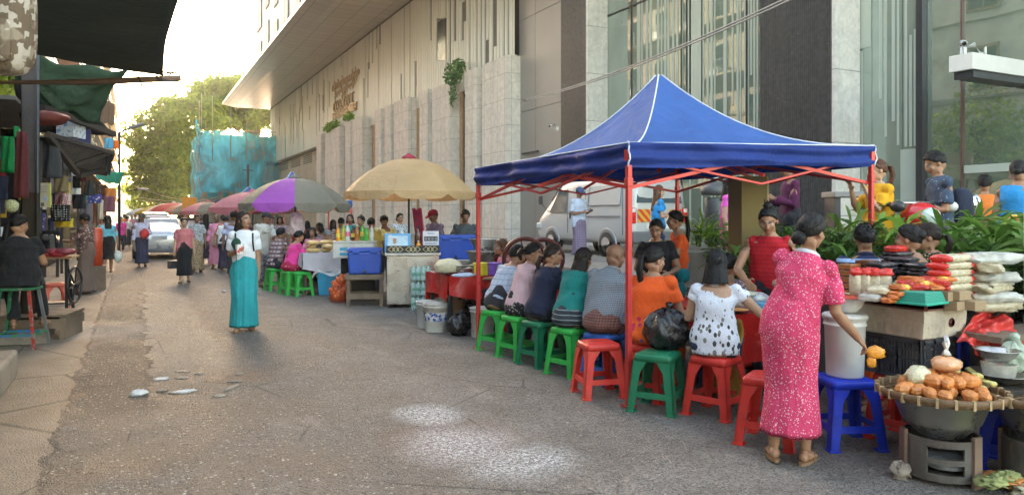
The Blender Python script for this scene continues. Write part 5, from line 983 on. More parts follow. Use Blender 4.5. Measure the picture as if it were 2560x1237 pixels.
for loc, rz, mt, lb in ((OC('plaid'), 20, 'lg', 'light green stool under the pale blue plaid shirt diner by the canopy leg'), (OC('blush'), 12, 'lg', 'light green stool under the pale pink tee diner'), (OC('black'), 10, 'dg', 'dark green stool under the diner in the plain black top'), (OC('green'), 14, 'lg', 'light green stool under the diner in the teal blouse'), (OC('check'), 18, 'lblue', 'blue stool under the balding man in the grey checked shirt'), (OC('orange'), 22, 'red', 'red stool under the woman in the orange flowered dress'),
        (G(1645, 1022), 33, 'dg', 'dark green stool carrying a black rubbish bag'), (OC('floral'), 20, 'red', 'red stool under the woman in the leaf print top'), (G(2112, 1108), -24, 'blue', 'bright blue stool carrying a tall white bucket'), (W(2262, 5.15), 5, 'red', 'red stool under the black crate behind the blue stool'), (W(2545, 4.55), 20, 'blue', 'bright blue stool under the basket at the right edge'), (W(1925, 5.1), 30, 'red', 'red stool mostly hidden behind the pink dress'),
        (OC('plaidman'), 10, 'lg', 'far green stool under the plaid shirted man'), (OC('fuchsia'), 15, 'lg', 'far green stool under the woman in fuchsia'), (W(752, 14.4), 14, 'lg', 'empty far green stool beside the blue one'), (G(768, 712), 20, 'blue', 'small looking far blue stool left of the white cloth table'), (OC('salmon'), 0, 'red', 'far stool under the woman in salmon pink'), (OC('child', .04), 10, 'red', 'stool under the child behind the table'), (W(138, 12), 12, 'orange', 'orange stool beside the sewing table at the left stall'), (OC('greyhair'), 0, 'blue', 'far stool under the grey haired diner'), (OC('brownhair'), 0, 'red', 'stool under the person with reddish brown hair')):
    dup(base, loc, r_(rz), lb, None, PL[mt], (1.0,)*3)
for n_ in ('orangedress', 'yellowprint', 'navyman'):
    q = pl(n_); z_ = {'navyman': .62}.get(n_, .68); dup(base, q, .3, {'navyman': 'tall red stool under the man in the navy striped polo', 'orangedress': 'tall red stool under the woman in the orange dress', 'yellowprint': 'tall blue stool under the woman in the black and yellow print'}[n_], None, PL['red' if n_ != 'yellowprint' else 'blue'], (1, 1, z_/.46))
for n_, z_ in (('profile', .55), ('ponyback', .6), ('stripeback', .62), ('darkback', .55)): dup(base, pl(n_), .2, 'hidden stool under the seated diner '+{'profile': 'turned left beyond the salmon top', 'ponyback': 'with long hair in a maroon print', 'stripeback': 'in the striped maroon tee', 'darkback': 'in dark clothes in the far shade'}[n_], None, PL['red'], (1, 1, z_/.46))
# ---------------- material set
M_sheet = M('red_plastic_sheet', (.5, .02, .018), .22, 0, .12, 3, .5, 9, spec=.5); M_wood = M('old_wood', (.17, .12, .08), .8, 0, .3, 4, .4, 25, dirt=.3); M_dwood = M('dark_wood', (.05, .038, .03), .7, 0, .3, 5, .3, 20); M_steel = M('stainless', (.52, .5, .47), .28, .9, .08, 2, .05, 6); M_alu = M('aluminium_pot', (.5, .48, .44), .3, .9, .2, 4, .15, 10, dirt=.15, dcol=(.16, .13, .1))
M_wpl = M('white_plastic', (.62, .61, .58), .4, 0, .06, 3, dirt=.15, dcol=(.3, .25, .2)); M_dirtyw = M('dirty_white_plastic', (.55, .53, .48), .5, 0, .12, 4, dirt=.5, dcol=(.25, .1, .07)); M_styro = M('worn_styrofoam', (.5, .42, .32), .9, 0, .15, 3, .5, 40, dirt=.3); M_cool = M('cooler_blue', (.02, .07, .36), .42, 0, .12, 4, .1, 12); M_cardb = M('cardboard', (.33, .23, .13), .85, 0, .12, 4); M_blackpl = M('black_plastic', (.03, .03, .032), .45, 0, .2, 5)
M_bagb = M('black_bag', (.012, .012, .013), .24, 0, .2, 6, .9, 14, spec=.6)
M_food = M('fried_food', (.5, .2, .04), .6, 0, .3, 18, .6, 40); M_nood = M('noodles', (.62, .55, .36), .6, 0, .12, 30, .8, 60); M_clear = glass_like('clear_plastic', (.75, .73, .66), .15, .5); M_netor = M('onion_orange', (.62, .13, .03), .5, 0, .25, 14, .4, 30)
def lbox(name, size, mat, bev=.006): m = MB(); m.box((0, 0, size[2]/2), size); return m
# main red table with drooping sheet
def cloth_table(name, label, x0, x1, y0, y1, z, drop, mat, legs_mat, seed=1, group=None):
    T = thing(name, label, 'table', ((x0+x1)/2, (y0+y1)/2, 0)); hx, hy = (x1-x0)/2, (y1-y0)/2
    m = MB(); m.box((0, 0, z-.02), (2*hx-.01, 2*hy-.01, .03)); m.build('table_top', M_wood, T)
    for a in (-1, 1):
        for b in (-1, 1): l = MB(); l.bar((a*(hx-.06), b*(hy-.08), 0), (a*(hx-.06), b*(hy-.08), z-.036), .045); l.build('leg', legs_mat, T)
    m = MB(); m.grid(lambda u, v: ((2*u-1)*hx, (2*v-1)*hy, z+.002+.003*math.sin(u*31+v*17)), 10, 20)
    per = [(-hx, -hy), (hx, -hy), (hx, hy), (-hx, hy)]; rg = random.Random(seed)
    for i in range(4):
        a, b = V3((*per[i], 0)), V3((*per[(i+1) % 4], 0)); L = (b-a).length; out = V3(((a+b)/2).to_tuple()).normalized(); ph = [rg.uniform(0, 6) for _ in range(4)]
        def g(u, v):
            q = a.lerp(b, u); fold = (.022*math.sin(u*L*13+ph[0]+v*2)+.014*math.sin(u*L*27+ph[1]-v*3))*v; dz = drop*(.8+.14*math.sin(u*L*2.3+ph[2])+.08*math.sin(u*L*6+ph[3])); return q+out*(fold+.02*v+.004)+V3((0, 0, z-v*dz))
        m.grid(g, max(16, int(L*22)), 10)
    m.build('plastic_cover', mat, T); return T
cloth_table('food_table', 'long dining table under a glossy red plastic sheet below the blue canopy', 4.34, 4.92, 4.6, 8.0, .74, .42, M_sheet, M_dwood, 2)
m = MB(); m.grid(lambda u, v: (4.27+.03*math.sin(v*9)-.03*v, 4.55-.16*0+.42*u-.18, .73-.62*v+.012*math.sin(u*20+v*3)), 14, 14); tag(m.build('yellow_sheet', M('yellow_tarp', (.42, .25, .04), .6, 0, .15, 3, .5, 8), solid=.003), 'dirty yellow plastic sheet hanging from the corner of the red table', 'sheet')
q = W(1160, 10.2); cloth_table('noodle_table', 'small table with glossy red plastic cover carrying noodles near the left canopy leg', q.x-.35, q.x+.75, q.y-.3, q.y+.55, .76, .42, M_sheet, M_dkmet, 5)
def bowl(label, loc, r, h, mat, fill=None, cat='bowl', name='bowl', rim=None):
    T = thing(name, label, cat, loc); m = MB(); m.lathe([(r*.45, 0), (r*.8, h*.4), (r*.98, h*.95), (r*1.06, h), (r*.95, h*.97), (r*.75, h*.42), (r*.3, h*.1)], 28); m.build('shell', mat, T)
    if fill: m = MB(); m.ell((0, 0, h*.72), (r*.86, r*.86, h*.45), 18, 10, jit=.06); m.build('filling', fill, T)
    if rim: m = MB(); m.lathe([(r*1.04, h*.985), (r*1.09, h*1.0), (r*1.04, h*1.02)], 28, cap=False); m.build('rim', rim, T)
    return T
M_enam = M('enamel_white', (.7, .7, .68), .25, 0, .04, 3, coat=.3)
bowl('wide pale basin heaped with rice noodles in front of the red shirted man', (4.72, 4.85, .745), .19, .14, M_enam, M_nood); bowl('plate of fried snacks on the red table by the orange dress', (4.58, 5.75, .745), .16, .04, M_steel, M_food, 'plate', 'plate')
bowl('small bowl of noodles before the woman in the leaf print', (4.5, 5.1, .745), .08, .05, M_enam, M_nood); bowl('small bowl of soup before the man in the checked shirt', (4.48, 6.2, .745), .08, .05, M_enam, M_food); bowl('small bowl before the diner in teal', (4.46, 6.6, .745), .08, .05, M_enam, M_nood); bowl('small bowl before the diner in the black top', (4.46, 7.05, .745), .08, .05, M_enam, M_nood)
bowl('steel plate of orange fritters at the right table corner beside the pink dress', (4.5, 4.68, .745), .13, .03, M_steel, M_food, 'plate', 'plate')
T = thing('food_box', 'blue plastic box with clear bags on the corner of the red table', 'box', (4.78, 4.66, .745), .3); m = MB(); m.box((0, 0, .04), (.2, .14, .08)); m.build('tub', M('sky_blue_plastic', (.12, .4, .62), .35, 0, .06, 3), T, bev=.012); m = MB(); m.ell((0, 0, .1), (.11, .07, .045), 14, 8, jit=.12); m.build('wrapped_food', M_clear, T)
T = thing('cooking_pot', 'steel pot with a black ladle behind the red table', 'pot', W(1745, 8.7, .5)); m = MB(); m.lathe([(.15, 0), (.17, .02), (.17, .22), (.18, .225), (.165, .22), (.16, .05), (.02, .03)], 26); m.build('pot_body', M_steel, T); m = MB(); m.tube([(0, 0, .1), (.14, .03, .38)], .012, 6); m.build('ladle', M_blackpl, T)
T = thing('stand', 'low wooden stand under the steel pot behind the red table', 'stand', W(1745, 8.7)); m = MB(); m.box((0, 0, .48), (.5, .4, .03)); m.build('top', M_wood, T)
for a in (-1, 1):
    for b in (-1, 1): m = MB(); m.bar((a*.2, b*.15, 0), (a*.2, b*.15, .465), .04); m.build('leg', M_wood, T)
def bucket(label, loc, r, h, mat, handle=True, lid=False, band=None, name='bucket', tp=.86):
    T = thing(name, label, 'bucket', loc, random.uniform(0, 6)); m = MB(); m.lathe([(r*tp, 0), (r*tp+.004, .01), (r*.97, h*.86), (r*1.03, h*.87), (r*1.03, h*.89), (r, h*.9), (r*1.0, h*.965), (r*1.06, h*.97), (r*1.06, h), (r*.97, h), (r*.93, h*.9), (r*.8, .03), (.01, .02)], 32); m.build('shell', mat, T)
    if handle: m = MB(); m.tube([(r*1.05*math.cos(a), r*1.05*math.sin(a)*.25-r*.95, h*.85-h*.5*math.sin(a)) for a in [math.pi*i/14 for i in range(15)]], .004, 5); m.build('handle', M_dkmet, T)
    if lid: m = MB(); m.lathe([(r*1.09, h-.005), (r*1.09, h+.015), (r*1.0, h+.025), (r*.5, h+.028)], 32); m.build('lid', mat, T)
    if band: m = MB(); m.lathe([(r*(tp+.015+(.97-tp)*.25), h*.25), (r*(tp+.012+(.97-tp)*.82), h*.7)], 32, cap=False); m.build('paper_band', band, T)
    return T
def splot(name, base, c2, thr): 
    t = NT(name); n_ = t.noise(t.map(16), 1, 4, .6); MC[name] = t.fin(t.mix(t.ramp(n_, thr, thr+.04), base, c2), .5, 0, .3); return t.m
bucket('tall white bucket on the bright blue stool beside the pink dress', G(2112, 1108)+V3((0, 0, .466)), .135, .40, M_wpl, handle=False, lid=True)
bowl('white enamel bowl with a red rim and red marks on the tall white bucket', G(2112, 1108)+V3((.0, -.02, .9)), .115, .1, splot('enamel_red_marks', (.68, .68, .66), (.5, .06, .05), .64), M('red_broth', (.5, .07, .03), .3, 0, .1, 9), rim=M_maroon)
bucket('stained white bucket at the left end below the noodle table', G(1068, 818), .15, .37, M_wpl); bucket('white bucket with worn blue label below the noodle table', G(1090, 828), .165, .38, M_dirtyw, band=splot('blue_label', (.6, .58, .54), (.03, .07, .3), .5))
bucket('tan bucket standing behind the blue labelled one', G(1140, 812), .16, .38, M('tan_plastic', (.55, .33, .2), .5, 0, .1, 3)); bucket('white bucket with red drips beside the left canopy leg', G(1206, 842), .16, .38, splot('red_drips', (.56, .53, .48), (.2, .03, .02), .62))
bucket('big white planter bucket behind the red table', W(1750, 9.2, .62), .27, .56, M_wpl, handle=False)
m = MB(); m.box((0, 0, .31), (.8, .5, .62)); tag(m.build('plinth', M_pave, loc=W(1750, 9.25), bev=.01), 'grey stone block under the white planter bucket', 'block')
bucket('red round drink bucket beside the far green stools', G(657, 697), .13, .32, PL['red'], handle=False, band=M('label_pale', (.6, .5, .5), .5))
def trashbag(label, loc, r, seed, mat=None, name='rubbish_bag', cat='bag', knot=True):
    T = thing(name, label, cat, loc); rg = random.Random(seed); m = MB()
    def fn(d, q):
        a = math.atan2(d.y, d.x); k = 1.03-.09*abs(math.sin(3.5*a+seed+d.z*2))+.05*math.sin(5*a-2*d.z+seed)-.06*abs(math.sin(5*d.z+a*2+seed))-.05*abs(math.sin(8*a+5*d.z)); q = q*k; q.z = max(q.z, -r[2]*.86); return q
    m.ell((0, 0, r[2]*.86), r, 64, 36, fn=fn); m.build('sack', mat or M_bagb, T)
    if knot: m = MB(); m.tube([(0, 0, r[2]*1.7), (.02, 0, r[2]*1.82), (.04, .02, r[2]*1.95)], [.05, .022, .035], 9); m.build('knot', mat or M_bagb, T)
    return T
trashbag('shiny black rubbish bag resting on the dark green stool', G(1652, 1016)+V3((.09, .03, .45)), (.22, .19, .19), 2); trashbag('black rubbish bag on the ground under the noodle table', G(1148, 838), (.17, .15, .16), 5); trashbag('second black bag behind the red canopy leg', W(1228, 10.0), (.2, .2, .3), 8)
trashbag('black bag slumped beyond the left canopy leg', W(1180, 10.6), (.22, .2, .3), 11)
# trays and tubs on the noodle table
q = W(1120, 10.0, .765); bowl('wide steel tray piled with white noodles on the small red table', q, .22, .04, M_steel, None, 'tray', 'noodle_tray'); m = MB(); m.ell((0, 0, .07), (.19, .17, .11), 20, 12, jit=.07); o = m.build('noodle_heap', M_nood, loc=q+V3((0, 0, .03))); tag(o, 'heap of loose white noodles on the wide steel tray', 'noodles')
for k in range(7): m = MB(); m.tube([(-.12, 0, 0), (.12, .02, 0)], .026, 9); o = m.build('spring_roll', M('rice_paper', (.66, .6, .47), .6, 0, .06, 9), loc=W(1160, 9.95, .79+.045*(k//3)+.0)+V3((0, (k % 3)*.055-.02*(k//3), 0)), rz=-.25); tag(o, 'pale rice roll in the small stack on the red noodle table', 'roll', 'rice rolls stacked on the red noodle table')
m = MB(); m.ell((0, 0, .02), (.17, .12, .03), 16, 8, jit=.15); tag(m.build('plastic_bag', glass_like('blueish_bag', (.5, .6, .75), .2, .7), loc=W(1160, 9.6, .765)), 'flat bluish plastic bag in front of the noodle heap', 'bag')
for lb, px, c, nm in (('translucent yellow tub half full on the noodle table', 1205, (.65, .55, .02), 'yellow'), ('translucent purple tub with a handle on the noodle table', 1236, (.22, .08, .5), 'purple')):
    T = thing('plastic_tub', lb, 'tub', W(px, 9.75, .765), .4); m = MB(); m.box((0, 0, .08), (.15, .15, .16), top=1.15); m.build('shell', M('tub_'+nm, c, .2, 0, .15, 5, spec=.6), T, bev=.02); m = MB(); m.box((0, 0, .165), (.19, .19, .012)); m.build('rim', M('tubrim_'+nm, sc3(c, 1.2), .3), T, bev=.006)
# ---------------- styled boxes
def cooler(label, loc, sz, rz, mat=None):
    T = thing('cooler_box', label, 'cooler', loc, rz); x, y, z = sz; m = MB(); m.box((0, 0, z*.42), (x, y, z*.84), top=1.08); m.build('tub', mat or M_cool, T, bev=.03)
    m = MB(); m.box((0, 0, z*.9), (x*1.12, y*1.12, z*.11)); m.box((0, 0, z*.965), (x*1.02, y*1.02, z*.04)); m.build('lid', mat or M_cool, T, bev=.02)
    for s_ in (-1, 1):
        m = MB(); m.box((s_*x*.27, -y*.565, z*.84), (x*.22, .025, z*.1)); m.build('latch', mat or M_cool, T, bev=.006)
    m = MB(); m.tube([(0, -y*.49, z*.1), (0, -y*.53, z*.1)], .028, 12); m.build('drain_plug', M_blackpl, T); return T
q = W(913, 12.9); th0 = r_(-18)
T = thing('wooden_stand', 'weathered grey wooden stand under the left blue cooler', 'stand', q, th0); m = MB(); m.box((0, 0, .5), (.66, .5, .08)); m.build('top', M_wood, T)
for a in (-1, 1):
    for b in (-1, 1): m = MB(); m.bar((a*.28, b*.2, 0), (a*.28, b*.2, .46), .06); m.build('leg', M_wood, T)
for b in (-1, 1): m = MB(); m.box((0, b*.2, .17), (.5, .04, .1)); m.build('rail', M_wood, T)
cooler('big blue cooler box on the grey wooden stand left of the steel cart', q+V3((0, 0, .545)), (.54, .4, .46), th0)
q2 = W(1140, 13.2); cooler('big blue cooler box right of the steel cart', q2+V3((0, 0, .78)), (.62, .42, .44), r_(-24)); T = thing('steel_table', 'steel table under the right hand blue cooler', 'table', q2, r_(-24)); m = MB(); m.box((0, 0, .73), (.85, .55, .1)); m.build('top', M_steel, T, bev=.006)
for a in (-1, 1):
    for b in (-1, 1): m = MB(); m.bar((a*.38, b*.22, 0), (a*.38, b*.22, .68), .04); m.build('leg', M_dkmet, T)
q = W(1033, 12.75); T = thing('drinks_cart', 'stainless steel drinks cart with yellow lattice band under the beige umbrella', 'cart', q, r_(-20)); m = MB(); m.box((0, 0, .47), (.88, .55, .82)); m.build('body', M_steel, T, bev=.008); m = MB(); m.box((0, 0, .9), (.94, .6, .04)); m.build('counter', M_steel, T, bev=.006)
m = MB(); m.box((0, -.24, .985), (.9, .03, .12)); m.build('lattice_panel', M_dkmet, T)
for k in range(3):
    m = MB(); cx = -.29+k*.29
    for j in range(3):
        c = cx-.07+j*.07
        for a, b in (((-.055, 0), (0, .045)), ((0, .045), (.055, 0)), ((.055, 0), (0, -.045)), ((0, -.045), (-.055, 0))): m.bar((c+a[0], -.262, .985+a[1]), (c+b[0], -.262, .985+b[1]), .008)
    m.build('lattice', M('lattice_yellow', (.6, .5, .25), .5), T)
for a in (-1, 1):
    for b in (-1, 1): m = MB(); m.bar((a*.4, b*.24, 0), (a*.4, b*.24, .06), .04); m.build('foot', M_dkmet, T)
def onc(dx, dy, z): R = Matrix.Rotation(r_(-20), 3, 'Z'); return q+R @ V3((dx, dy, z))
T = thing('picture_box', 'light blue printed box with a small portrait on the steel cart', 'box', onc(-.26, .0, .925), r_(-20)); m = MB(); m.box((0, 0, .16), (.44, .3, .32)); m.build('box', M('blue_print', (.12, .36, .62), .4, 0, .1, 5), T, bev=.01); m = MB(); m.box((0, -.152, .16), (.34, .004, .25)); m.build('print_panel', M('pale_print', (.5, .66, .75), .5), T)
m = MB(); m.ell((-.05, -.156, .19), (.03, .003, .04), 12, 8); m.ell((-.05, -.156, .225), (.035, .003, .022), 12, 8); m.build('portrait_head', SK[0], T); m = MB(); m.ell((-.05, -.1555, .1), (.07, .003, .05), 14, 8); m.build('portrait_shirt', M_white, T); m = MB(); m.ell((-.12, -.156, .26), (.04, .003, .04), 14, 8); m.build('round_badge', M_white, T)
T = thing('price_board', 'small white board with a dark strip of pictures on the cart', 'sign', onc(.3, -.17, 1.05), r_(-20)); m = MB(); m.box((0, 0, .12), (.27, .012, .24)); m.build('board', M_white, T); m = MB(); m.box((0, -.008, .11), (.23, .003, .08)); m.build('dark_strip', M_blackpl, T)
for k in range(4): m = MB(); m.box((-.085+k*.057, -.0105, .11), (.042, .002, .05)); m.build('picture', M('grey_pic', (.18, .18, .2), .6, 0, .5, 30), T)
m = MB(); m.box((0, -.0075, .03), (.2, .002, .015)); m.box((0, -.0075, .2), (.12, .002, .012)); m.build('caption_lines', M('ink', (.15, .18, .35), .7), T)
def bottle(label, loc, h, r, mat, cap, band=None, group=None, name='bottle'):
    T = thing(name, label, 'bottle', loc, 0, group); m = MB(); m.lathe([(r*.9, 0), (r, .01), (r, h*.62), (r*.85, h*.72), (r*.35, h*.88), (r*.33, h*.93)], 14); m.build('glass', mat, T); m = MB(); m.lathe([(r*.4, h*.925), (r*.4, h), (r*.1, h*1.002)], 12); m.build('cap', cap, T)
    if band: m = MB(); m.lathe([(r*1.02, h*.25), (r*1.02, h*.52)], 14, cap=False); m.build('label', band, T)
    return T
M_juice = M('orange_juice', (.75, .3, .02), .2, 0, .05, 4); M_pk = M('pink_label', (.7, .15, .3), .4); M_ylab = M('yellow_label', (.7, .55, .08), .4); M_gnb = M('green_bottle', (.1, .42, .08), .15, 0, .1, 4, spec=.6); M_brb = M('brown_bottle', (.1, .03, .015), .15, 0, .1, 4, spec=.6); M_clb = M('clear_bottle', (.55, .6, .58), .1, 0, .1, 4, spec=.6)
bottle('glass of orange juice between the picture box and the price board', onc(.09, -.12, .925), .2, .04, M_juice, M_wpl, name='juice_bottle')
for k in range(2): bottle(['clear jar behind the portrait box', 'dark jar with a black lid on the cart'][k], onc(-.2+.28*k, .2, .925), .42+.02*k, .06, M_clb if k == 0 else M_brb, M_blackpl if k else M_wpl, name='jar')
qs = W(888, 13.6); T = thing('foam_box', 'long dirty white and blue foam box carrying a row of bottles', 'box', qs+V3((0, 0, .78)), r_(-22)); m = MB(); m.box((0, 0, .14), (.75, .42, .28)); m.build('box', M_styro if False else M('foam_white', (.58, .56, .5), .8, 0, .1, 3, .2, 30, dirt=.35), T, bev=.015)
for z_ in (.08, .17): m = MB(); m.box((.05, -.2125, z_), (.6, .004, .05)); m.build('blue_band', M('band_blue', (.05, .3, .45), .6), T)
m = MB(); m.box((0, 0, .295), (.77, .44, .03)); m.build('lid', MC['foam_white'], T, bev=.008)
m = MB(); m.box((0, 0, .385), (.62, .4, .77)); o = m.build('shadow_block', M('shadow_black', (.012, .011, .01), .8), loc=W(898, 13.75), rz=r_(-22), bev=.01); tag(o, 'near black block standing in for the shadow under the foam box with bottles', 'shadow_block')  # near-black block paints the shadowed void below the foam box
bl = [(M_juice, M_juice, M_ylab), (M('lime_bottle', (.45, .5, .06), .2), M_ylab, M_ylab), (M_clb, M_pk, M_pk), (M_brb, M_blackpl, M_ylab), (M('amber', (.4, .16, .04), .2), M_wpl, None), (M_gnb, M_gnb, M_ylab), (M_gnb, M_wpl, None), (M_clb, M_pk, M_wpl)]
lbn = ['orange squash bottle at the left of the row on the foam box', 'lime cordial bottle second from the left on the foam box', 'clear bottle with pink cap and label on the foam box', 'dark brown sauce bottle on the foam box', 'amber bottle with white cap on the foam box', 'bright green bottle with yellow label on the foam box', 'green bottle with a white cap at the right of the foam box', 'clear bottle with pink cap and white label on the foam box']
for k, (a, b, c) in enumerate(bl): R = Matrix.Rotation(r_(-22), 3, 'Z'); bottle(lbn[k], qs+R @ V3((-.3+.085*k, -.06+.1*(k % 2), 1.092)), .26+.03*(k % 3), .042, a, b, c, 'bottles on the foam box')
# shrink wrapped water
q = W(1052, 12.2); M_wat = M('water_bottle_green', (.3, .52, .42), .12, 0, .2, 18, spec=.7); M_wlab = M('green_wrap', (.03, .3, .14), .35)
for k in range(3):
    T = thing('water_pack', ['bottom shrink wrapped pack of green water bottles by the cart', 'middle shrink wrapped pack of green water bottles by the cart', 'top shrink wrapped pack of green water bottles by the cart'][k], 'bottle pack', q+V3((0, 0, .245*k)), r_(-22), 'water bottle packs')
    for i in range(4):
        for j in range(2):
            m = MB(); c = (-.12+.08*i, -.04+.08*j, 0); m.lathe([(.034, 0), (.037, .02), (.036, .1), (.037, .12), (.036, .15), (.015, .2), (.015, .225), (.002, .228)], 10, c); m.build('bottle', M_wat, T); m = MB(); m.lathe([(.0385, .075), (.0385, .125)], 10, c, cap=False); m.build('label', M_wlab, T)
    m = MB(); m.box((0, 0, .1), (.335, .175, .2)); m.build('shrink_wrap', glass_like('shrink_film', (.7, .8, .78), .1, .22), T, bev=.02)
# breads on the white cloth table
q = W(815, 14.9); cloth_table('bread_table', 'table under a greyish white cloth stacked with bagged bread', q.x-.55, q.x+.6, q.y-.45, q.y+.5, .82, .36, M('table_cloth_grey', (.48, .46, .5), .8, 0, .1, 3, .3, 12), M_dwood, 9)
M_bread = M('bagged_bread', (.6, .42, .17), .35, 0, .25, 9, .4, 25, spec=.6)
for k in range(9): m = MB(); m.ell((0, 0, .035), (.15, .09, .045), 14, 8, jit=.1); o = m.build('bread_pack', M_bread, loc=(q.x-.3+.28*(k % 3), q.y-.2+.12*(k % 2), .835+.075*(k//3)), rz=.5*k); tag(o, 'clear bag of yellow bread in the heap on the white cloth', 'bread', 'bread packs on the white cloth')
q = W(735, 15.9); m = MB(); m.box((0, 0, .35), (.01, .01, .01)); q = W(755, 16.2); cloth_table('far_dining_table', 'far dining table with a dark cloth between the pink clad women', q.x-.45, q.x+.5, q.y-.5, q.y+.7, .74, .4, CL('dark_table_cloth', (.1, .08, .1)), M_dwood, 4)
T = thing('cooking_pot', 'steel pot with a ladle on the far dining table', 'pot', W(806, 16.4, .75)); m = MB(); m.lathe([(.12, 0), (.14, .02), (.14, .17), (.15, .175), (.13, .17), (.02, .16)], 20); m.build('pot_body', M_steel, T); m = MB(); m.tube([(0, 0, .12), (.1, 0, .28)], .01, 5); m.build('ladle', M_steel, T)
T = thing('kettle', 'small steel kettle and pink cup on the far dining table', 'kettle', W(778, 15.8, .75)); m = MB(); m.lathe([(.07, 0), (.085, .06), (.06, .12), (.025, .14), (.02, .2), (.004, .205)], 16); m.build('kettle_body', M_steel, T)
m = MB(); m.lathe([(.04, 0), (.05, .09), (.046, .09), (.03, .01)], 14); tag(m.build('cup', M('pink_plastic', (.7, .1, .4), .35), loc=W(765, 15.6, .75)), 'pink plastic cup beside the steel kettle', 'cup')
trashbag('big clear bag of white parcels hanging behind the far diners', W(742, 17.6, 1.05), (.2, .18, .32), 21, glass_like('parcel_bag', (.75, .6, .62), .2, .8), 'parcel_bag')
T = thing('storage_tub', 'turquoise blue tub covered with a clear plastic sheet', 'tub', G(832, 736), r_(-20)); m = MB(); m.box((0, 0, .22), (.5, .36, .44), top=1.12); m.build('tub', M('turquoise_plastic', (.03, .3, .5), .4, 0, .08, 4), T, bev=.02); m = MB(); m.grid(lambda u, v: ((u-.5)*.72, (v-.5)*.56, .48+.04*math.sin(u*9+v*4)-.16*max(0, abs(u-.5)*2-.75)*2-.12*max(0, abs(v-.5)*2-.75)*2), 18, 14); m.build('plastic_sheet', M_clear, T)
T = thing('onion_sack', 'orange net sack of onions leaning against the cooler stand', 'sack', G(842, 755)); m = MB(); rg = random.Random(3)
for _ in range(70): a = rg.uniform(0, 6.28); z_ = rg.uniform(0, .42); rr = rg.uniform(.5, 1)*(.19-.2*z_); m.ell((rr*math.cos(a)+z_*.22, rr*math.sin(a), z_+.045), .042, 9, 6)
m.build('onions', M_netor, T); m = MB(); m.ell((.07, 0, .2), (.2, .18, .27), 20, 12, fn=lambda d, q_: V3((q_.x+.2*q_.z, q_.y, q_.z))*(1-.2*max(0, d.z))); t = NT('onion_net'); br_ = t.n('TexBrick', {'Vector': t.map(40, 'UV'), 'Scale': 1.}); vv = t.n('TexVoronoi', {'Vector': t.map(60), 'Scale': 1.}, feature='DISTANCE_TO_EDGE').outputs[0]; t.fin((.65, .1, .03), .5); t.set(t.b.inputs['Alpha'], t.ramp(vv, .06, .1, .9, .0)); m.build('net', t.m, T)
# pots stacked behind the noodle table
for k, (px, Z, z0, r, h, mt, lb) in enumerate(((1205, 11.6, .7, .24, .3, M_alu, 'dented aluminium pot beside the left canopy leg'), (1228, 11.9, .98, .26, .2, M_alu, 'wide aluminium basin on top of the dark pot'), (1232, 11.9, .7, .24, .26, M_blackpl, 'black pot under the wide aluminium basin'), (1262, 11.8, .72, .22, .2, PL['red'], 'red plastic basin behind the reddish haired person'), (1205, 11.9, 1.02, .2, .16, M_steel, 'small steel pan over the aluminium pot'))):
    bowl(lb, W(px, Z, z0), r, h, mt, None, 'pot', 'stock_pot', M_alu)
q = W(1228, 11.8); m = MB(); m.box((0, 0, .35), (1.1, .6, .7)); tag(m.build('work_bench', M_dwood, loc=q, rz=r_(-20), bev=.01), 'dark work bench under the stacked pots', 'bench')
def spoked(label, loc, r, mat, rz, rot, nsp=8, name='cart_wheel', w_=.03):
    T = thing(name, label, 'wheel', loc, rz); T.rotation_euler = rot; m = MB(); m.tube([(r*math.cos(a), 0, r*math.sin(a)) for a in [2*math.pi*i/36 for i in range(37)]], w_, 8, cap=False); m.build('rim', mat, T); m = MB(); m.tube([(0, -.05, 0), (0, .05, 0)], .05, 10); m.build('hub', mat, T)
    for k in range(nsp): a = 2*math.pi*k/nsp+.2; m = MB(); m.bar((.03*math.cos(a), 0, .03*math.sin(a)), (r*math.cos(a), 0, r*math.sin(a)), .018); m.build('spoke', mat, T)
    return T
M_mar = M('maroon_wheel', (.1, .02, .018), .35, .1, .15, 6)
spoked('maroon spoked wheel of a cane press behind the diners, left of the two', P(1312, 648, 9.6), .27, M_mar, 0, (0, 0, r_(-25))); spoked('maroon spoked wheel of a cane press behind the diners, right of the two', P(1358, 648, 10.1), .27, M_mar, 0, (0, 0, r_(-25)))
m = MB(); m.box((0, 0, .36), (.6, .5, .72)); tag(m.build('press_stand', M_dwood, loc=W(1335, 10.05), rz=r_(-25), bev=.01), 'dark stand carrying the two maroon wheels', 'stand')
# ---------------- goods table at the right: crates, packs, baskets
AX = 4.6; AY = 3.09
def slat_crate(label, x0, x1, y0, y1, z0, z1, mat, nx, ny, name='crate', logo=True):
    T = thing(name, label, 'crate', ((x0+x1)/2, (y0+y1)/2, z0)); hx, hy, h = (x1-x0)/2, (y1-y0)/2, z1-z0
    for ax, n_, H_, D in ((0, nx, hx, hy), (1, ny, hy, hx)):
        for sg in (-1, 1):
            m = MB(); put_ = lambda a, z_, w_, hh, t_=.012: m.box((a, sg*(D-t_/2), z_) if ax == 0 else (sg*(D-t_/2), a, z_), (w_, t_, hh) if ax == 0 else (t_, w_, hh))
            put_(0, .012, 2*H_-.026, .024); put_(0, h-.02, 2*H_-.026, .04, .02); put_(0, h*.5, 2*H_-.03, .014)
            put_(0, h*.74, 2*H_-.03, .01)
            for k in range(n_+1): put_(-H_+.016+(2*H_-.032)*k/n_, h*.5, .009, h-.05)
            for k in (0, .33, .66, 1): put_(-H_+.02+(2*H_-.04)*k, h*.5, .022, h-.02, .018)
            if logo: put_(-H_+(2*H_)*.5, h*.45, .09, .1, .008)
            m.build('side_panel', mat, T)
    m = MB(); m.box((0, 0, .006), (2*hx-.04, 2*hy-.04, .01)); m.build('floor_panel', mat, T); return T
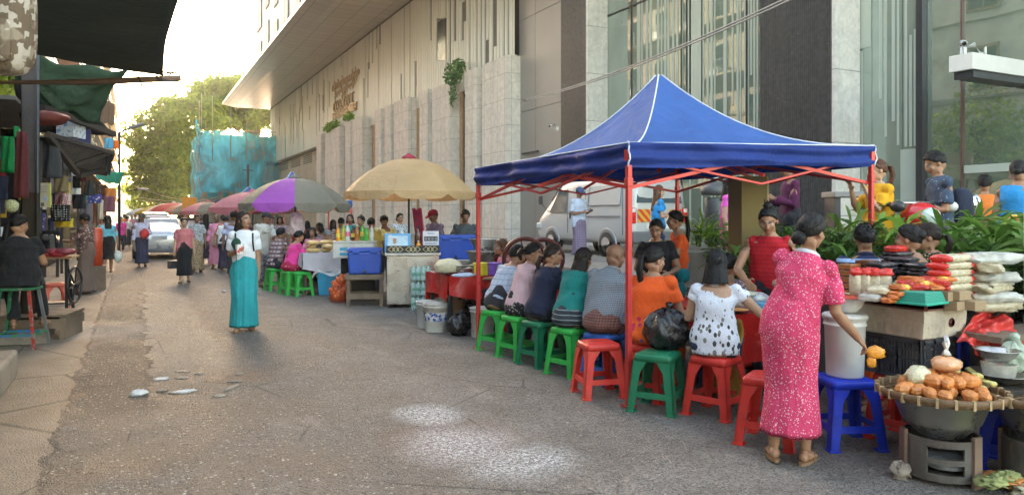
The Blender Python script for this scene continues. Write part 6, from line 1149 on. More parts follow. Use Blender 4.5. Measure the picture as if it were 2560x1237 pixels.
M_blk2 = M('crate_black', (.055, .055, .06), .5, 0, .15, 5); slat_crate('black slatted plastic crate on the red stools at the right', AX, 4.98, AY, 3.58, .465, .745, M_blk2, 16, 20)
T = thing('foam_tray', 'worn brownish foam box with notched edge on the black crate', 'box', (4.79, 3.33, .748)); m = MB()
def notch(x, y): return .008*math.sin(x*55)+.008*math.sin(y*55)
rgs = []
for z_, k in ((0, .97), (.01, 1), (.12, 1.03), (.185, 1.035), (.19, 1.02)):
    o_ = []
    for i in range(64):
        a = i/64*4; sd_ = int(a); t_ = a-sd_; hx, hy = .22*k, .27*k; c4 = [(-hx, -hy), (hx, -hy), (hx, hy), (-hx, hy)]; a4, b4 = c4[sd_], c4[(sd_+1) % 4]; x_, y_ = a4[0]+(b4[0]-a4[0])*t_, a4[1]+(b4[1]-a4[1])*t_; n_ = 1-(.03 if (i % 6 < 2 and z_ < .05) else 0); o_.append(V3((x_*n_, y_*n_, z_)))
    rgs.append(o_)
m.loft(rgs, smooth=False); m.build('box', M_styro, T, bev=.008); m = MB(); m.tube([(.06, -.2785, .1), (.06, -.283, .1)], .03, 14); m.build('round_sticker', M('sticker_red', (.4, .1, .08), .6), T)
slat_crate('reddish brown plastic tray on top of the worn foam box', 4.55, 5.2, 3.03, 3.8, .94, .99, M('brown_plastic', (.16, .05, .035), .5, 0, .1, 4), 34, 40, 'tray', False)
m = MB(); m.grid(lambda u, v: (4.55+.62*u, 3.01+.78*v, .995+.004*math.sin(u*13+v*9)), 12, 12); tag(m.build('paper_sheet', M('cream_paper', (.6, .5, .3), .8, 0, .06, 3), solid=.003), 'cream paper sheet lying on the reddish brown tray', 'paper')
T = thing('goods_table', 'rough table behind the crate carrying stacks of packed noodles', 'table', (5.25, 3.75, 0)); m = MB(); m.box((0, 0, .93), (1.3, 1.15, .05)); m.build('top', M_wood, T)
for a in (-1, 1):
    for b in (-1, 1): m = MB(); m.bar((a*.55, b*.5, 0), (a*.55, b*.5, .905), .06); m.build('leg', M_wood, T)
M_choc = M('brown_block', (.14, .045, .02), .35, 0, .2, 8, spec=.5); M_amb = M('amber_block', (.3, .1, .03), .3, 0, .2, 8, spec=.5); M_dpk = M('dark_pack', (.05, .04, .045), .16, 0, .4, 10, .9, 18, spec=.8)
M_npk = M('noodle_pack_clear', (.58, .5, .34), .25, 0, .12, 14, .5, 40, spec=.6); M_rwr = M('red_wrapper', (.62, .03, .02), .25, 0, .15, 10, .5, 25, spec=.6); M_ywr = M('yellow_wrapper', (.7, .5, .06), .3, 0, .1, 9)
def at(px, py, Z): return P(px, py, Z)
def pack(name, label, loc, sz, mat, rz=0, group=None, jit=.1, end=None, cat='pack', band=None, top=None):
    T = thing(name, label, cat, loc, rz, group); x, y, z = sz; rg = random.Random(int(loc[0]*991+loc[2]*773)); m = MB()
    m.ell((0, 0, z/2), (x/2*1.08, y/2*1.1, z/2), 18, 10, fn=lambda d, q: V3((math.copysign(abs(d.x)**.45, d.x)*x/2, math.copysign(abs(d.y)**.5, d.y)*y/2, math.copysign(abs(d.z)**.7, d.z)*z/2))*(1+rg.uniform(-jit, jit)*.5)); m.build('contents', mat, T)
    if end:
        for s_ in (-1, 1): m = MB(); m.ell((s_*x*.44, 0, z/2), (x*.1, y*.53, z*.53), 12, 8, jit=.08); m.build('wrapper_end', end, T)
    if top: m = MB(); m.ell((0, 0, z), (x*.6, y*.6, .03), 12, 8, jit=.25); m.build('wrapper_top', top, T)
    if band: m = MB(); m.box((0, 0, z*.52), (x*.3, y*1.02, z*1.04)); m.build('label_band', band, T, bev=z*.3)
    return T
TZ = .957
for i, (px, Z, n_, mt, gl) in enumerate(((2122, 5.45, 5, M_amb, 'amber brown block in the left stack of sweets'), (2168, 5.5, 6, M_choc, 'dark brown block in the taller stack of sweets'))):
    for k in range(n_):
        T = thing('sweet_block', gl, 'sweet', W(px, Z, TZ+.046*k+(.02 if i == 0 else 0)), .15, 'blocks of brown sweets'); m = MB(); m.box((0, 0, .021), (.145, .11, .04)); m.build('block', mt, T, bev=.006)
for i, (px, Z, n_) in enumerate(((2205, 5.35, 9), (2262, 5.45, 10), (2306, 5.3, 9), (2240, 5.7, 11))):
    for k in range(n_): pack('dark_pack', 'thin shiny dark packet in the big pile of dark packets', W(px+random.uniform(-5, 5), Z, TZ+.029*k), (.2, .17, .034), M_dpk, random.uniform(-.3, .3), 'dark packets piled on the goods table', .22)
pack('red_snack', 'red shiny snack bag lying on top of the dark packets', W(2240, 5.7, TZ+.32), (.2, .12, .05), M_rwr, .3, jit=.3)
for k in range(7): pack('noodle_pack', 'beige noodle pack with red ends in the tall stack', W(2378, 5.0, TZ+.048*k)+V3((random.uniform(-.01, .01), 0, 0)), (.33, .15, .053), M_npk, .05+random.uniform(-.12, .12), 'red ended noodle packs in the tall stack', .2, M_rwr)
for k in range(6): pack('noodle_pack', 'clear pack of pale noodles in the loose stack at the right', W(2478+random.uniform(-8, 8), 5.1, .9+.066*k), (.33+.05*(k % 3), .17+.05*(k % 2), .075), M_clear if k % 2 else M_npk, random.uniform(-.5, .5), 'clear noodle packs at the right', .42)
pack('dark_tray', 'dark packet with a printed sheet on top of the clear noodle packs', W(2480, 5.35, 1.26), (.3, .2, .03), M_dpk, .2, band=M('print_sheet', (.4, .5, .65), .5))
for k in range(4): pack('noodle_bundle', 'upright bundle of pale noodles with a red top', W(2142+k*24, 5.1-.03*k, 1.0), (.085, .085, .17), M_npk, .2*k, 'red topped noodle bundles', .08, None, 'pack', None, M_rwr)
for k in range(3): pack('noodle_pack', 'white noodle pack with a yellow label lying behind the green basket', W(2225+k*38, 5.0, 1.0+.05*(k % 2)), (.19, .13, .07), M_clear, .2+.1*k, 'yellow labelled noodle packs', .1, None, 'pack', M_ywr)
for k in range(3): pack('noodle_bag', 'clear pillow bag of noodles at the front left of the goods tray', W(2182+k*22, 4.86, .998+.045*(k % 2)), (.24, .14, .055), M_clear if k != 1 else M_npk, .35, 'clear noodle bags on the tray', .15)
T = thing('basket', 'small green plastic basket turned over at the front corner of the tray', 'basket', W(2302, 4.72, .998), .1); m = MB(); m.box((0, 0, .04), (.25, .2, .08), top=.82); t = NT('green_mesh'); vv = t.sep(t.map(110)); g_ = t.math('MAXIMUM', t.ramp(t.math('FRACT', vv[2]), .55, .65), t.ramp(t.math('FRACT', t.math('ADD', vv[0], vv[1])), .55, .65)); m.build('mesh_body', t.fin(t.mix(g_, (.006, .1, .07), (.02, .32, .22)), .45), T, bev=.006)
m = MB(); m.box((0, 0, .007), (.27, .22, .014)); m.build('rim', M('green_rim', (.02, .34, .23), .4), T, bev=.004)
C_sn = [M('snack_orange', (.6, .16, .03), .3, 0, .3, 14, .6, 25, spec=.6), M('snack_red', (.55, .04, .03), .3, 0, .3, 14, .6, 25, spec=.6)]
for k in range(9): pack('snack_bag', 'orange and red snack bag in the heap on the green basket', W(2252+k*13, 4.78+.05*(k % 3), 1.078+.022*(k % 3)), (.15, .1, .035), C_sn[k % 2], k*.7, 'snack bags heaped on the green basket', .4, None, 'snack', M_ywr if k % 4 == 0 else None)
for k in range(3): pack('snack_bag', 'orange snack bag leaning at the left of the green basket', W(2222+k*9, 4.74, 1.0+.02*k), (.1, .07, .035), C_sn[0], k*.8, 'snack bags left of the green basket', .3, None, 'snack')
for k, (px, z_) in enumerate(((2384, .94), (2428, .94), (2390, 1.005), (2362, 1.0))): m = MB(); m.box((0, 0, .03), (.15, .12, .06)); o = m.build('small_carton', M_cardb, loc=W(px, 4.88, z_), rz=.1, bev=.003); tag(o, ['brown carton low at the left of the carton group', 'brown carton low at the right of the carton group', 'brown carton on top of the carton group', 'brown carton half behind the green basket'][k], 'carton', 'small brown cartons')
# red plastic sheet draped over the right part
cs = [P(2445, 770, 5.2), P(2575, 842, 4.95), P(2500, 930, 4.78), P(2398, 845, 4.82)]
rgn = np.random.default_rng(3)
def drape(u, v):
    a = cs[0].lerp(cs[1], u); b = cs[3].lerp(cs[2], u); q_ = a.lerp(b, v); w_ = .022*math.sin(u*14+v*5)+.016*math.sin(v*17-u*9)+.010*math.sin(u*31+v*23); return q_+V3((-.6*w_, -.8*w_, .035*math.sin(math.pi*u)*(1-v)+w_*.7))
m = MB(); m.grid(drape, 40, 40); tag(m.build('red_sheet', M('red_drape', (.62, .05, .04), .32, 0, .1, 4, .6, 8, spec=.5), solid=.003), 'crumpled bright red plastic sheet draped over the right end of the goods', 'sheet')
T = thing('wooden_bench', 'narrow grey wooden bench behind the red sheet at the right edge', 'bench', W(2545, 5.05)); m = MB(); m.box((0, 0, .76), (.9, .3, .04)); m.build('top', M_wood, T)
for a in (-1, 1): m = MB(); m.bar((a*.35, -.1, 0), (a*.28, .1, .74), .05); m.build('leg', M_wood, T)
# steel bowls at right
q = W(2500, 4.62); T = thing('side_stand', 'dark low stand under the steel bowls at the right', 'stand', q); m = MB(); m.box((0, 0, .5), (.42, .36, .03)); m.build('top', M_dwood, T)
for a in (-1, 1):
    for b in (-1, 1): m = MB(); m.bar((a*.17, b*.14, 0), (a*.17, b*.14, .485), .035); m.build('leg', M_dwood, T)
bowl('wide shallow steel basin at the right edge', q+V3((.02, 0, .52)), .19, .06, M_steel); m = MB(); m.lathe([(.085, 0), (.1, .09), (.105, .095), (.09, .09), (.075, .01)], 24); tag(m.build('tub', M_clear, loc=q+V3((-.01, 0, .545))), 'frosted clear tub between the steel bowls', 'tub')
bowl('shiny steel bowl with a wide rim on the frosted tub', q+V3((-.03, 0, .65)), .12, .075, M_steel, None, 'bowl', 'bowl', M_steel)
trashbag('clear plastic bag of green vegetables beside the steel bowl', q+V3((.15, .0, .57)), (.09, .09, .11), 4, glass_like('veg_bag', (.55, .65, .5), .2, .6), 'vegetable_bag')
# winnowing baskets on basins and stoves
M_bam = M('dark_bamboo', (.16, .09, .04), .6, 0, .3, 9, .3, 30); M_bamp = M('pale_bamboo', (.4, .28, .14), .6, 0, .2, 9)
def winnow(label, loc, r):
    T = thing('winnowing_basket', label, 'basket', loc); m = MB(); m.lathe([(r*.98, .0), (r*1.03, .02), (r*1.03, .045), (r*.985, .05), (r*.965, .03), (r*.965, .0)], 48, cap=False); m.cur = 1
    for k in range(24): a = 2*math.pi*k/24; R = Matrix.Rotation(a, 3, 'Z'); m.box(R @ V3((r*.998, 0, .025)), (.027, .014, .053), rot=R)
    m.build('rim', [M_bam, M_bamp], T); m = MB()
    for k in range(-11, 12):
        t_ = k/11.5*r; L = math.sqrt(max(0, r*r-t_*t_))*.97
        m.box((t_, 0, .004+.003*(k % 2)), (.022, 2*L, .003)); m.box((0, t_, .007+.003*(k % 2)), (2*L, .022, .003))
    m.build('woven_bottom', M_bam, T); return T
def stove(label, loc, rz):
    T = thing('charcoal_stove', label, 'stove', loc, rz); m = MB(); r = .21; N = 40
    mm = M('sooty_metal', (.12, .105, .09), .7, .4, .35, 5, .4, 20, dirt=.4, dcol=(.12, .05, .03))
    def wall(z0, z1, skip=()):
        for k in range(N):
            if k in skip: continue
            a0, a1 = 2*math.pi*k/N, 2*math.pi*(k+1)/N; p8 = []
            for z_ in (z0, z1):
                p8 += [V3((r*math.cos(a0), r*math.sin(a0), z_)), V3((r*math.cos(a1), r*math.sin(a1), z_)), V3(((r-.014)*math.cos(a1), (r-.014)*math.sin(a1), z_)), V3(((r-.014)*math.cos(a0), (r-.014)*math.sin(a0), z_))]
            m.hexa(p8)
    op = tuple(range(24, 30)); wall(.03, .07); wall(.07, .13, op); wall(.13, .16); wall(.16, .225, op); wall(.225, .265); m.lathe([(.2, .028), (.2, .05), (.01, .05)], N); m.build('drum', mm, T)
    for k in range(3): a = k*2.1+.9; R = Matrix.Rotation(a, 3, 'Z'); l = MB(); l.box(R @ V3((.215, 0, .14)), (.02, .07, .3), rot=R); l.build('leg_strap', M_rust, T)
    a_ = MB(); a_.ell((0, 0, .1), (.17, .17, .03), 14, 8, jit=.15); a_.build('ash', M('ash', (.2, .2, .2), .9, 0, .3, 20), T); return T
def basin(label, loc, r, h): return bowl(label, loc, r, h, M_alu, None, 'basin', 'basin', M_alu)
q = W(2352, 4.42); stove('round sooty charcoal stove at the lower right with two square openings', q, -.4); basin('big dented aluminium basin on the charcoal stove', q+V3((0, 0, .255)), .265, .225); winnow('round bamboo winnowing basket of peeled orange roots', q+V3((0, 0, .485)), .345)
M_car = M('peeled_root', (.6, .22, .055), .45, 0, .25, 18, .25, 30); rg = random.Random(12); spots = []
for k in range(34):
    lay = 0 if k < 21 else 1
    for _ in range(60):
        a, rr = rg.uniform(0, 6.28), math.sqrt(rg.random())*(.25 if lay == 0 else .14); x_, y_ = rr*math.cos(a)+.0, rr*math.sin(a)-.03
        if all((x_-s_[0])**2+(y_-s_[1])**2 > .0042 for s_ in spots if s_[2] == lay): break
    spots.append((x_, y_, lay)); m = MB(); R = Euler((rg.uniform(-.3, .3), rg.uniform(-.3, .3), rg.uniform(0, 3))).to_matrix(); sz = rg.uniform(.85, 1.2)
    m.ell((0, 0, 0), (.058*sz, .038*sz, .037*sz), 9, 6, rot=R, jit=.07)
    for i in range(len(m.sm)): m.sm[i] = False
    tag(m.build('peeled_root', M_car, loc=q+V3((x_, y_, .485+.05+.055*lay))), 'peeled orange root in the heap on the round basket', 'vegetable', 'peeled roots on the basket')
T = thing('root_bag', 'knotted clear bag of grated orange root on top of the heap', 'bag', q+V3((.02, -.02, .63))); m = MB(); m.ell((0, 0, .045), (.09, .08, .048), 22, 12, jit=.09); m.build('contents', M('bagged_orange', (.7, .36, .18), .2, 0, .2, 20, .5, 30, spec=.7), T); m = MB(); m.tube([(0, 0, .1), (.0, 0, .135), (.015, 0, .165), (.0, 0, .2), (-.02, 0, .17), (0, 0, .135)], [.03, .012, .014, .016, .012, .01], 8); m.build('knot', M('bag_white', (.7, .65, .6), .3), T)
T = thing('root_bag', 'clear bag of pale root slices at the left of the heap', 'bag', q+V3((-.12, .06, .56))); m = MB(); m.ell((0, 0, .04), (.08, .07, .06), 18, 10, jit=.12); m.build('contents', M('pale_slices', (.62, .56, .36), .3, 0, .15, 25, .6, 30), T)
M_cane = M('sugar_cane', (.58, .5, .16), .5, 0, .12, 9)
for k in range(8): m = MB(); m.tube([(-.1, 0, 0), (.1, 0, 0)], .018, 8); o = m.build('cane_stick', M_cane, loc=q+V3((.2+.02*(k % 3), .12-.035*k, .545+.03*(k % 3))), rz=.35+.1*k); tag(o, 'peeled pale yellow cane stick at the right side of the round basket', 'cane', 'cane sticks on the basket')
q3 = W(2612, 4.3); stove('second charcoal stove mostly beyond the right edge', q3, 1.0); basin('second aluminium basin at the right edge', q3+V3((0, 0, .255)), .265, .22); winnow('second winnowing basket cut by the right edge', q3+V3((0, 0, .48)), .33)
for k in range(5): m = MB(); m.ell((0, 0, 0), (.07, .04, .03), 9, 6, jit=.06); o = m.build('yellow_slice', M('yellow_root', (.68, .48, .03), .4, 0, .15, 12), loc=q3+V3((-.2+.05*k, -.12+.05*(k % 2), .52+.02*(k % 2))), rz=k*.6); tag(o, 'yellow slice on the basket at the right edge', 'vegetable', 'yellow slices on the right basket')
rg = random.Random(8)
for k in range(7): o = crumple(None, (.09, .06, .03), 40+k, .5).build('vegetable_scrap', [M('cabbage', (.5, .45, .3), .8, 0, .3, 9), M_car, M('leaf_scrap', (.3, .32, .12), .8, 0, .3, 9)][k % 3], loc=W(2495+rg.uniform(-20, 70), 4.25+rg.uniform(-.15, .1), .02*(k % 3))); tag(o, 'vegetable scrap in the rubbish heap at the bottom right corner', 'scrap', 'vegetable scraps at the bottom right')
o = crumple(None, (.08, .05, .05), 77).build('stone', M_conc, loc=G(2254, 1192)); tag(o, 'broken brick lump left of the charcoal stove', 'stone')
T = thing('water_canister', 'tall white translucent canisters stacked at the right edge', 'canister', W(2618, 5.3)); m = MB()
for z_ in (.55, .95, 1.3): m.lathe([(.11, 0), (.14, .03), (.14, .28), (.12, .34), (.06, .37)], 20, (0, 0, z_))
m.build('canister_body', M('frosted_white', (.6, .6, .55), .4, 0, .06, 3), T); m = MB(); m.box((0, 0, .275), (.4, .4, .55)); m.build('box_base', M_dwood, T)
# things held in hands
def held(mb, name, mat, label, cat, pos, rz=0, **k): o = mb.build(name, mat, loc=pos, rz=rz, **k); return tag(o, label, cat)
g = PP['pink']; wr = g.w(g.arm['R'][2]+g.arm['R'][4]*.14); m = MB(); m.ell((.03, 0, .0), (.06, .012, .04), 14, 9, jit=.22); m.ell((.01, 0, -.06), (.03, .008, .035), 10, 7, jit=.2); held(m, 'snack_bag', M('orange_bag', (.75, .3, .03), .25, 0, .2, 12, .4, 20, spec=.7), 'small orange snack bag held low in the hand of the pink dress woman', 'snack', wr, -.8)
wl = g.w(g.arm['L'][2]+g.arm['L'][4]*.15); m = MB(); m.box((0, 0, 0), (.14, .1, .04)); held(m, 'sweet_block', M_amb, 'amber brown block picked up by the woman in pink', 'sweet', wl, .2, bev=.005)
for nm, lb in (('phone', 'dark phone held by the young man in the spotted shirt'), ('capman', 'small phone held by the man in the blue cap'), ('plum', 'phone held by the man in the plum shirt')):
    g = PP[nm]; c = (g.w(g.arm['R'][2]+g.arm['R'][4]*.11)+g.w(g.arm['L'][2]+g.arm['L'][4]*.11))/2; m = MB(); m.box((0, 0, 0), (.075, .15, .01)); held(m, 'phone', M_blackpl, lb, 'phone', c+V3((0, 0, .02)), g.T.rotation_euler[2], bev=.004)
g = PP['phone']; bp = g.w(g.spine(.25)-g.N*.2+g.X*.0); m = MB(); m.ell((0, 0, 0), (.15, .1, .22), 18, 12, fn=lambda d, q_: V3((math.copysign(abs(d.x)**.6, d.x)*.15, math.copysign(abs(d.y)**.7, d.y)*.1, math.copysign(abs(d.z)**.6, d.z)*.22))); held(m, 'backpack', CL('navy_backpack', (.03, .035, .06)), 'dark navy backpack on the young man looking at his phone', 'backpack', bp-V3((0, 0, .1)), g.T.rotation_euler[2])
g = PP['yellow']; m = MB(); m.tube([g.w(g.spine(.4)-g.N*.12-g.X*.08), g.w(g.spine(.2)+g.X*.2-g.N*.05), g.w(g.spine(0)+g.X*.24)], .007, 5); m.ell(g.w(g.spine(-.12)+g.X*.25), (.09, .05, .1), 14, 9); held(m, 'shoulder_bag', M('tan_leather', (.2, .12, .06), .6), 'small tan shoulder bag on the woman in yellow', 'bag', (0, 0, 0))
m = MB(); m.grid(lambda u, v: tuple(g.w(V3((-.14-.07*u-.06*v, .17+.02*math.sin(v*8), 1.12-.62*v)))), 4, 14); held(m, 'orange_scarf', CL('orange_scarf', (.8, .22, .03)), 'orange scarf hanging in front of the woman in yellow', 'scarf', (0, 0, 0), solid=.004)
g = PP['teal']; wr = g.w(g.arm['R'][2]+g.arm['R'][4]*.1); m = MB(); m.box((0, 0, 0), (.1, .05, .13)); held(m, 'carton', splot('red_white_card', (.7, .68, .66), (.55, .05, .05), .5), 'red and white carton held at the waist of the teal skirt woman', 'carton', wr, .4, bev=.006)
m = MB(); m.ell((0, 0, 0), (.06, .05, .08), 12, 8, jit=.1); m.tube([(0, 0, -.05), (0, 0, -.22)], .006, 5); held(m, 'bundle', CL('dark_green_cloth', (.02, .06, .04)), 'small dark green bundle with a cord behind the red and white carton', 'bundle', wr+V3((-.04, .05, .07)))
for sg in (-1, 1):
    m = MB(); m.tube([g.w(g.spine(t_)+g.X*(sg*(.11 if t_ > .2 else .125))+g.N*y_) for t_, y_ in ((.1, -.1), (.3, -.115), (.43, -.06), (.462, .0), (.43, .075), (.33, .12), (.2, .11))], .011, 6, flat=.5); held(m, 'backpack_strap', C_black, 'black shoulder strap on the %s of the white tee of the teal skirt woman' % ('right' if sg > 0 else 'left'), 'strap', (0, 0, 0))
g = PP['redblouse']; wr = g.w(g.arm['R'][2]+g.arm['R'][4]*.1); m = MB(); m.box((0, 0, -.2), (.26, .1, .18)); m.tube([(-.08, 0, -.12), (-.05, 0, 0), (.05, 0, 0), (.08, 0, -.12)], .008, 5); held(m, 'handbag', M_blackpl, 'black handbag hanging from the hand of the red blouse woman', 'handbag', wr, .5, bev=.02)
g = PP['skyblue']; sh = g.w(g.arm['L'][0]); m = MB(); m.ell((0, 0, -.62), (.15, .1, .24), 18, 12, fn=lambda d, q_: q_*(1+.08*math.sin(5*math.atan2(d.y, d.x)))); m.tube([(.03, .06, 0), (0, .06, -.4)], .008, 5); m.tube([(.03, -.06, 0), (0, -.06, -.4)], .008, 5); held(m, 'shoulder_bag', M('green_bag', (.01, .3, .08), .5, 0, .1, 5), 'bright green bag on the shoulder of the sky blue blouse woman', 'bag', sh+V3((-.14, 0, .02)))
wr = g.w(g.arm['R'][2]+g.arm['R'][4]*.1); m = MB(); m.ell((0, 0, -.22), (.11, .07, .16), 16, 10, jit=.06); m.tube([(-.03, 0, 0), (0, 0, -.1)], .006, 5); held(m, 'carrier_bag', glass_like('carrier_bag', (.6, .62, .55), .2, .85), 'clear carrier bag hanging from the right hand of the sky blue blouse woman', 'bag', wr)
g = PP['hat']; wr = g.w(g.arm['L'][2]+g.arm['L'][4]*.12); m = MB(); m.ell((0, 0, 0), (.13, .09, .15), 16, 10, jit=.1); held(m, 'red_bundle', M('red_cloth', (.5, .03, .03), .7, 0, .2, 6, .5, 12), 'red cloth bundle held by the man in the brimmed hat', 'bundle', wr)
g = PP['nun']; wr = g.w(g.arm['L'][2]+g.arm['L'][4]*.1); m = MB(); m.box((0, 0, -.2), (.27, .12, .28)); m.tube([(-.08, 0, -.08), (-.05, 0, .03), (.05, 0, .03), (.08, 0, -.08)], .008, 5); held(m, 'checked_bag', STR('bag_check', (.5, .36, .3), (.2, .08, .08), 22, .35, 2, 0), 'checked hand bag carried by the shaven headed nun', 'bag', wr, -.2, bev=.02)
m = MB(); m.grid(lambda u, v: tuple(g.w(g.spine(.46-.4*v)+g.X*(-.1+.14*v+.1*(u-.5))+g.N*(.115+.03*v*(1-v)*4*.6+.02))), 6, 12); o = m.build('sash', C_rust, solid=.006); o.parent = g.T; o.matrix_parent_inverse = (Matrix.Translation(V3(g.T.location)) @ Matrix.Rotation(g.T.rotation_euler[2], 4, 'Z')).inverted()
g = PP['redcap']; sh = g.w(g.arm['R'][0]); m = MB(); m.grid(lambda u, v: (-.3-.05*u+.12*v+.0*u, .1*(u-.5)*2, .35-.75*v+.02*math.sin(u*9)), 6, 12); held(m, 'folded_awning', M('magenta_cloth', (.45, .04, .14), .7), 'folded magenta cloth leaning beside the man in the maroon cap', 'cloth', sh, .4, solid=.03)
# ================================================================ left stalls
M_tarp = tentmat('dark_tarp', (.06, .08, .065), .1, .2); M_gtarp = tentmat('green_tarp', (.04, .075, .045), .2); M_roof_shade = CL('shade_black_cloth', (.03, .03, .03)); M_turq = tentmat('turquoise_tarp', (.1, .5, .38), .4); M_corr = M('corrugated_sheet', (.2, .19, .18), .6, .3, .25, 5)
def sheet(name, label, cs, mat, cat='tarpaulin', sag=.1, nu=24, nv=24, edge=None, solid=.004, wr=.02):
    cs = [V3(c) for c in cs]
    def f(u, v):
        q_ = cs[0].lerp(cs[1], u).lerp(cs[3].lerp(cs[2], u), v); q_.z -= sag*math.sin(math.pi*u)*math.sin(math.pi*v); q_ += V3((0, 0, wr*math.sin(u*13+v*7)+wr*.6*math.sin(v*19-u*5)))
        if edge: q_ += edge(u, v)
        return q_
    m = MB(); m.grid(f, nu, nv); return tag(m.build(name, mat, solid=solid), label, cat)
ctr = P(250, 60, 6.5)
sheet('dark_tarpaulin', 'large dark grey tarpaulin stretched over the left side of the street', [P(-500, 40, 8.8), P(408, 192, 8.1), P(535, -190, 4.3), P(-700, -300, 3.9)], M_tarp, sag=.12, nu=40, nv=40, edge=lambda u, v: V3((-.13*math.sin(math.pi*v)*max(0, u-.5)*1.2, 0, -.16*math.sin(math.pi*u)*(1-v)*0)), wr=.012)
m = MB(); m.tube([P(-250, 207, 7.3), P(200, 206, 7.9), P(452, 196, 8.15)], .035, 8); tag(m.build('bamboo_pole', M('pole_wood', (.16, .1, .065), .8, 0, .2, 6)), 'horizontal wooden pole sticking out under the dark tarpaulin', 'pole')
T = thing('rope_knot', 'frayed rope knot tied round the tip of the wooden pole', 'rope', P(420, 192, 8.12)); m = MB(); rg = random.Random(2)
for k in range(5): m.tube([(.06*math.cos(a)+.03*k-.05, .06*math.sin(a)*.6, .06*math.sin(a)) for a in [i*.7 for i in range(9)]], .008, 5)
for k in range(4): x_ = -.12+.07*k; m.tube([(x_, 0, 0), (x_+rg.uniform(-.03, .03), 0, -.1), (x_+rg.uniform(-.06, .06), 0, -.12-.08*(k % 2))], .006, 5)
m.tube([(-.3, 0, .0), (-.27, 0, -.08), (-.25, 0, -.16)], .01, 5); m.tube([(-.06, 0, .0), (-.06, 0, .12)], .008, 5); m.build('rope', M_dwood, T)
sheet('green_tarpaulin', 'dark green tarpaulin hanging slack below the wooden pole', [P(30, 104, 9.4), P(326, 178, 10.4), P(246, 322, 10.6), P(40, 214, 9.6)], M_gtarp, sag=.2, wr=.035, edge=lambda u, v: V3((-.1*math.sin(math.pi*v)*u, 0, -.1*math.sin(math.pi*u)*(1-v))))
sheet('roof_shade_stand_in', 'near black sheet added as shade behind the green tarpaulin above the left stalls', [P(30, 200, 9.9), P(160, 215, 11.2), P(290, 338, 14), P(60, 330, 11.4)], M_roof_shade, sag=.05)  # near-black sheet stands for the deep shade under the tarpaulin
# corrugated awning with frame
def awning(label, cs, nm='awning'):
    cs = [V3(c) for c in cs]; T = thing(nm, label, 'awning', cs[0]); m = MB()
    def f(u, v): q_ = cs[0].lerp(cs[1], u).lerp(cs[3].lerp(cs[2], u), v); return q_-cs[0]+V3((0, 0, .018*math.sin(v*2*math.pi*11)))
    m.grid(f, 4, 88); m.build('corrugated_sheet', M_corr, T, solid=.003)
    for a, b in ((0, 1), (1, 2), (3, 2)): l = MB(); l.bar(cs[a]-cs[0]-V3((0, 0, .04)), cs[b]-cs[0]-V3((0, 0, .04)), .05, .05); l.build('frame_bar', M_dkmet, T)
    return T
awning('grey corrugated metal awning sloping over the left stalls', [P(118, 330, 10.6), P(283, 378, 13.6), P(264, 432, 14.2), P(112, 400, 12.2)])
for (a, Za), (b, Zb), r, lb in (((( 118, 338), 10.5), ((192, 432), 12.4), .04, 'slanting dark brace under the corrugated awning'), (((104, 268), 10.4), ((284, 336), 13.6), .045, 'dark beam above the corrugated awning'), (((186, 412), 12.3), ((282, 380), 13.6), .03, 'thin brace meeting the awning corner'), (((196, 440), 12.8), ((262, 424), 14), .04, 'short dark bar below the awning')):
    m = MB(); m.bar(P(*a, Za), P(*b, Zb), r*2, r*2); tag(m.build('brace', M_dwood), lb, 'brace')
sheet('turquoise_awning', 'small turquoise cloth awning beyond the corrugated one', [P(236, 432, 19), P(312, 430, 21), P(300, 462, 21), P(242, 446, 19)], M_turq, 'awning', .1)
sheet('upper_awning', 'striped grey metal awning high under the green tarpaulin edge', [P(252, 240, 15), P(288, 262, 17), P(284, 316, 17), P(248, 300, 15)], MC['rusty_sheet'], 'awning', .02)
sheet('rag', 'dark rag hanging from the awning corner', [P(266, 384, 13.5), P(284, 380, 13.6), P(274, 442, 13.6), P(264, 418, 13.5)], C_black, 'cloth', .0)
# posts, and stall backs coloured near black to keep the insides dark
for px, Z, r, h, lb, mt in ((72, 9.4, .085, 3.7, 'thick dark wooden post of the nearest left stall', M_dwood), (92, 9.6, .03, 3.7, 'thin grey pipe beside the thick dark post', M('grey_pipe', (.14, .14, .14), .5, .2)), (102, 10.4, .02, 2.6, 'thin cord like rod right of the posts', M_dwood), (298, 27, .045, 4.6, 'slim street lamp column on the left', M_dkmet)):
    q = W(px, Z); m = MB(); m.tube([(0, 0, 0), (0, 0, h)], r, 10); tag(m.build('post', mt, loc=q), lb, 'post')
T = thing('street_lamp', 'street lamp head on a curved arm over the left stalls', 'lamp', P(300, 328, 27)); m = MB(); m.tube([(0, 0, -.1), (.1, 0, .02), (.25, 0, .08)], .04, 6); m.build('arm', M_dkmet, T); m = MB(); m.ell((.5, 0, .2), (.34, .13, .07), 16, 8, rot=Matrix.Rotation(-.4, 3, 'Y')); m.build('lamp_head', M('lamp_grey', (.2, .2, .21), .5), T)
q = W(340, 40); T = thing('street_lamp', 'second smaller street lamp far beyond the left stalls', 'lamp', P(320, 478, 42)); m = MB(); m.tube([(0, 0, 0), (.5, 0, .1)], .04, 6); m.build('arm', M_dkmet, T); m = MB(); m.ell((.75, 0, .14), (.3, .12, .06), 12, 7); m.build('lamp_head', M('lamp_grey2', (.4, .4, .4), .5), T)
M_dark = CL('stall_shade_backing', (.02, .02, .021))  # near black puts the shade inside the near stalls into the colour
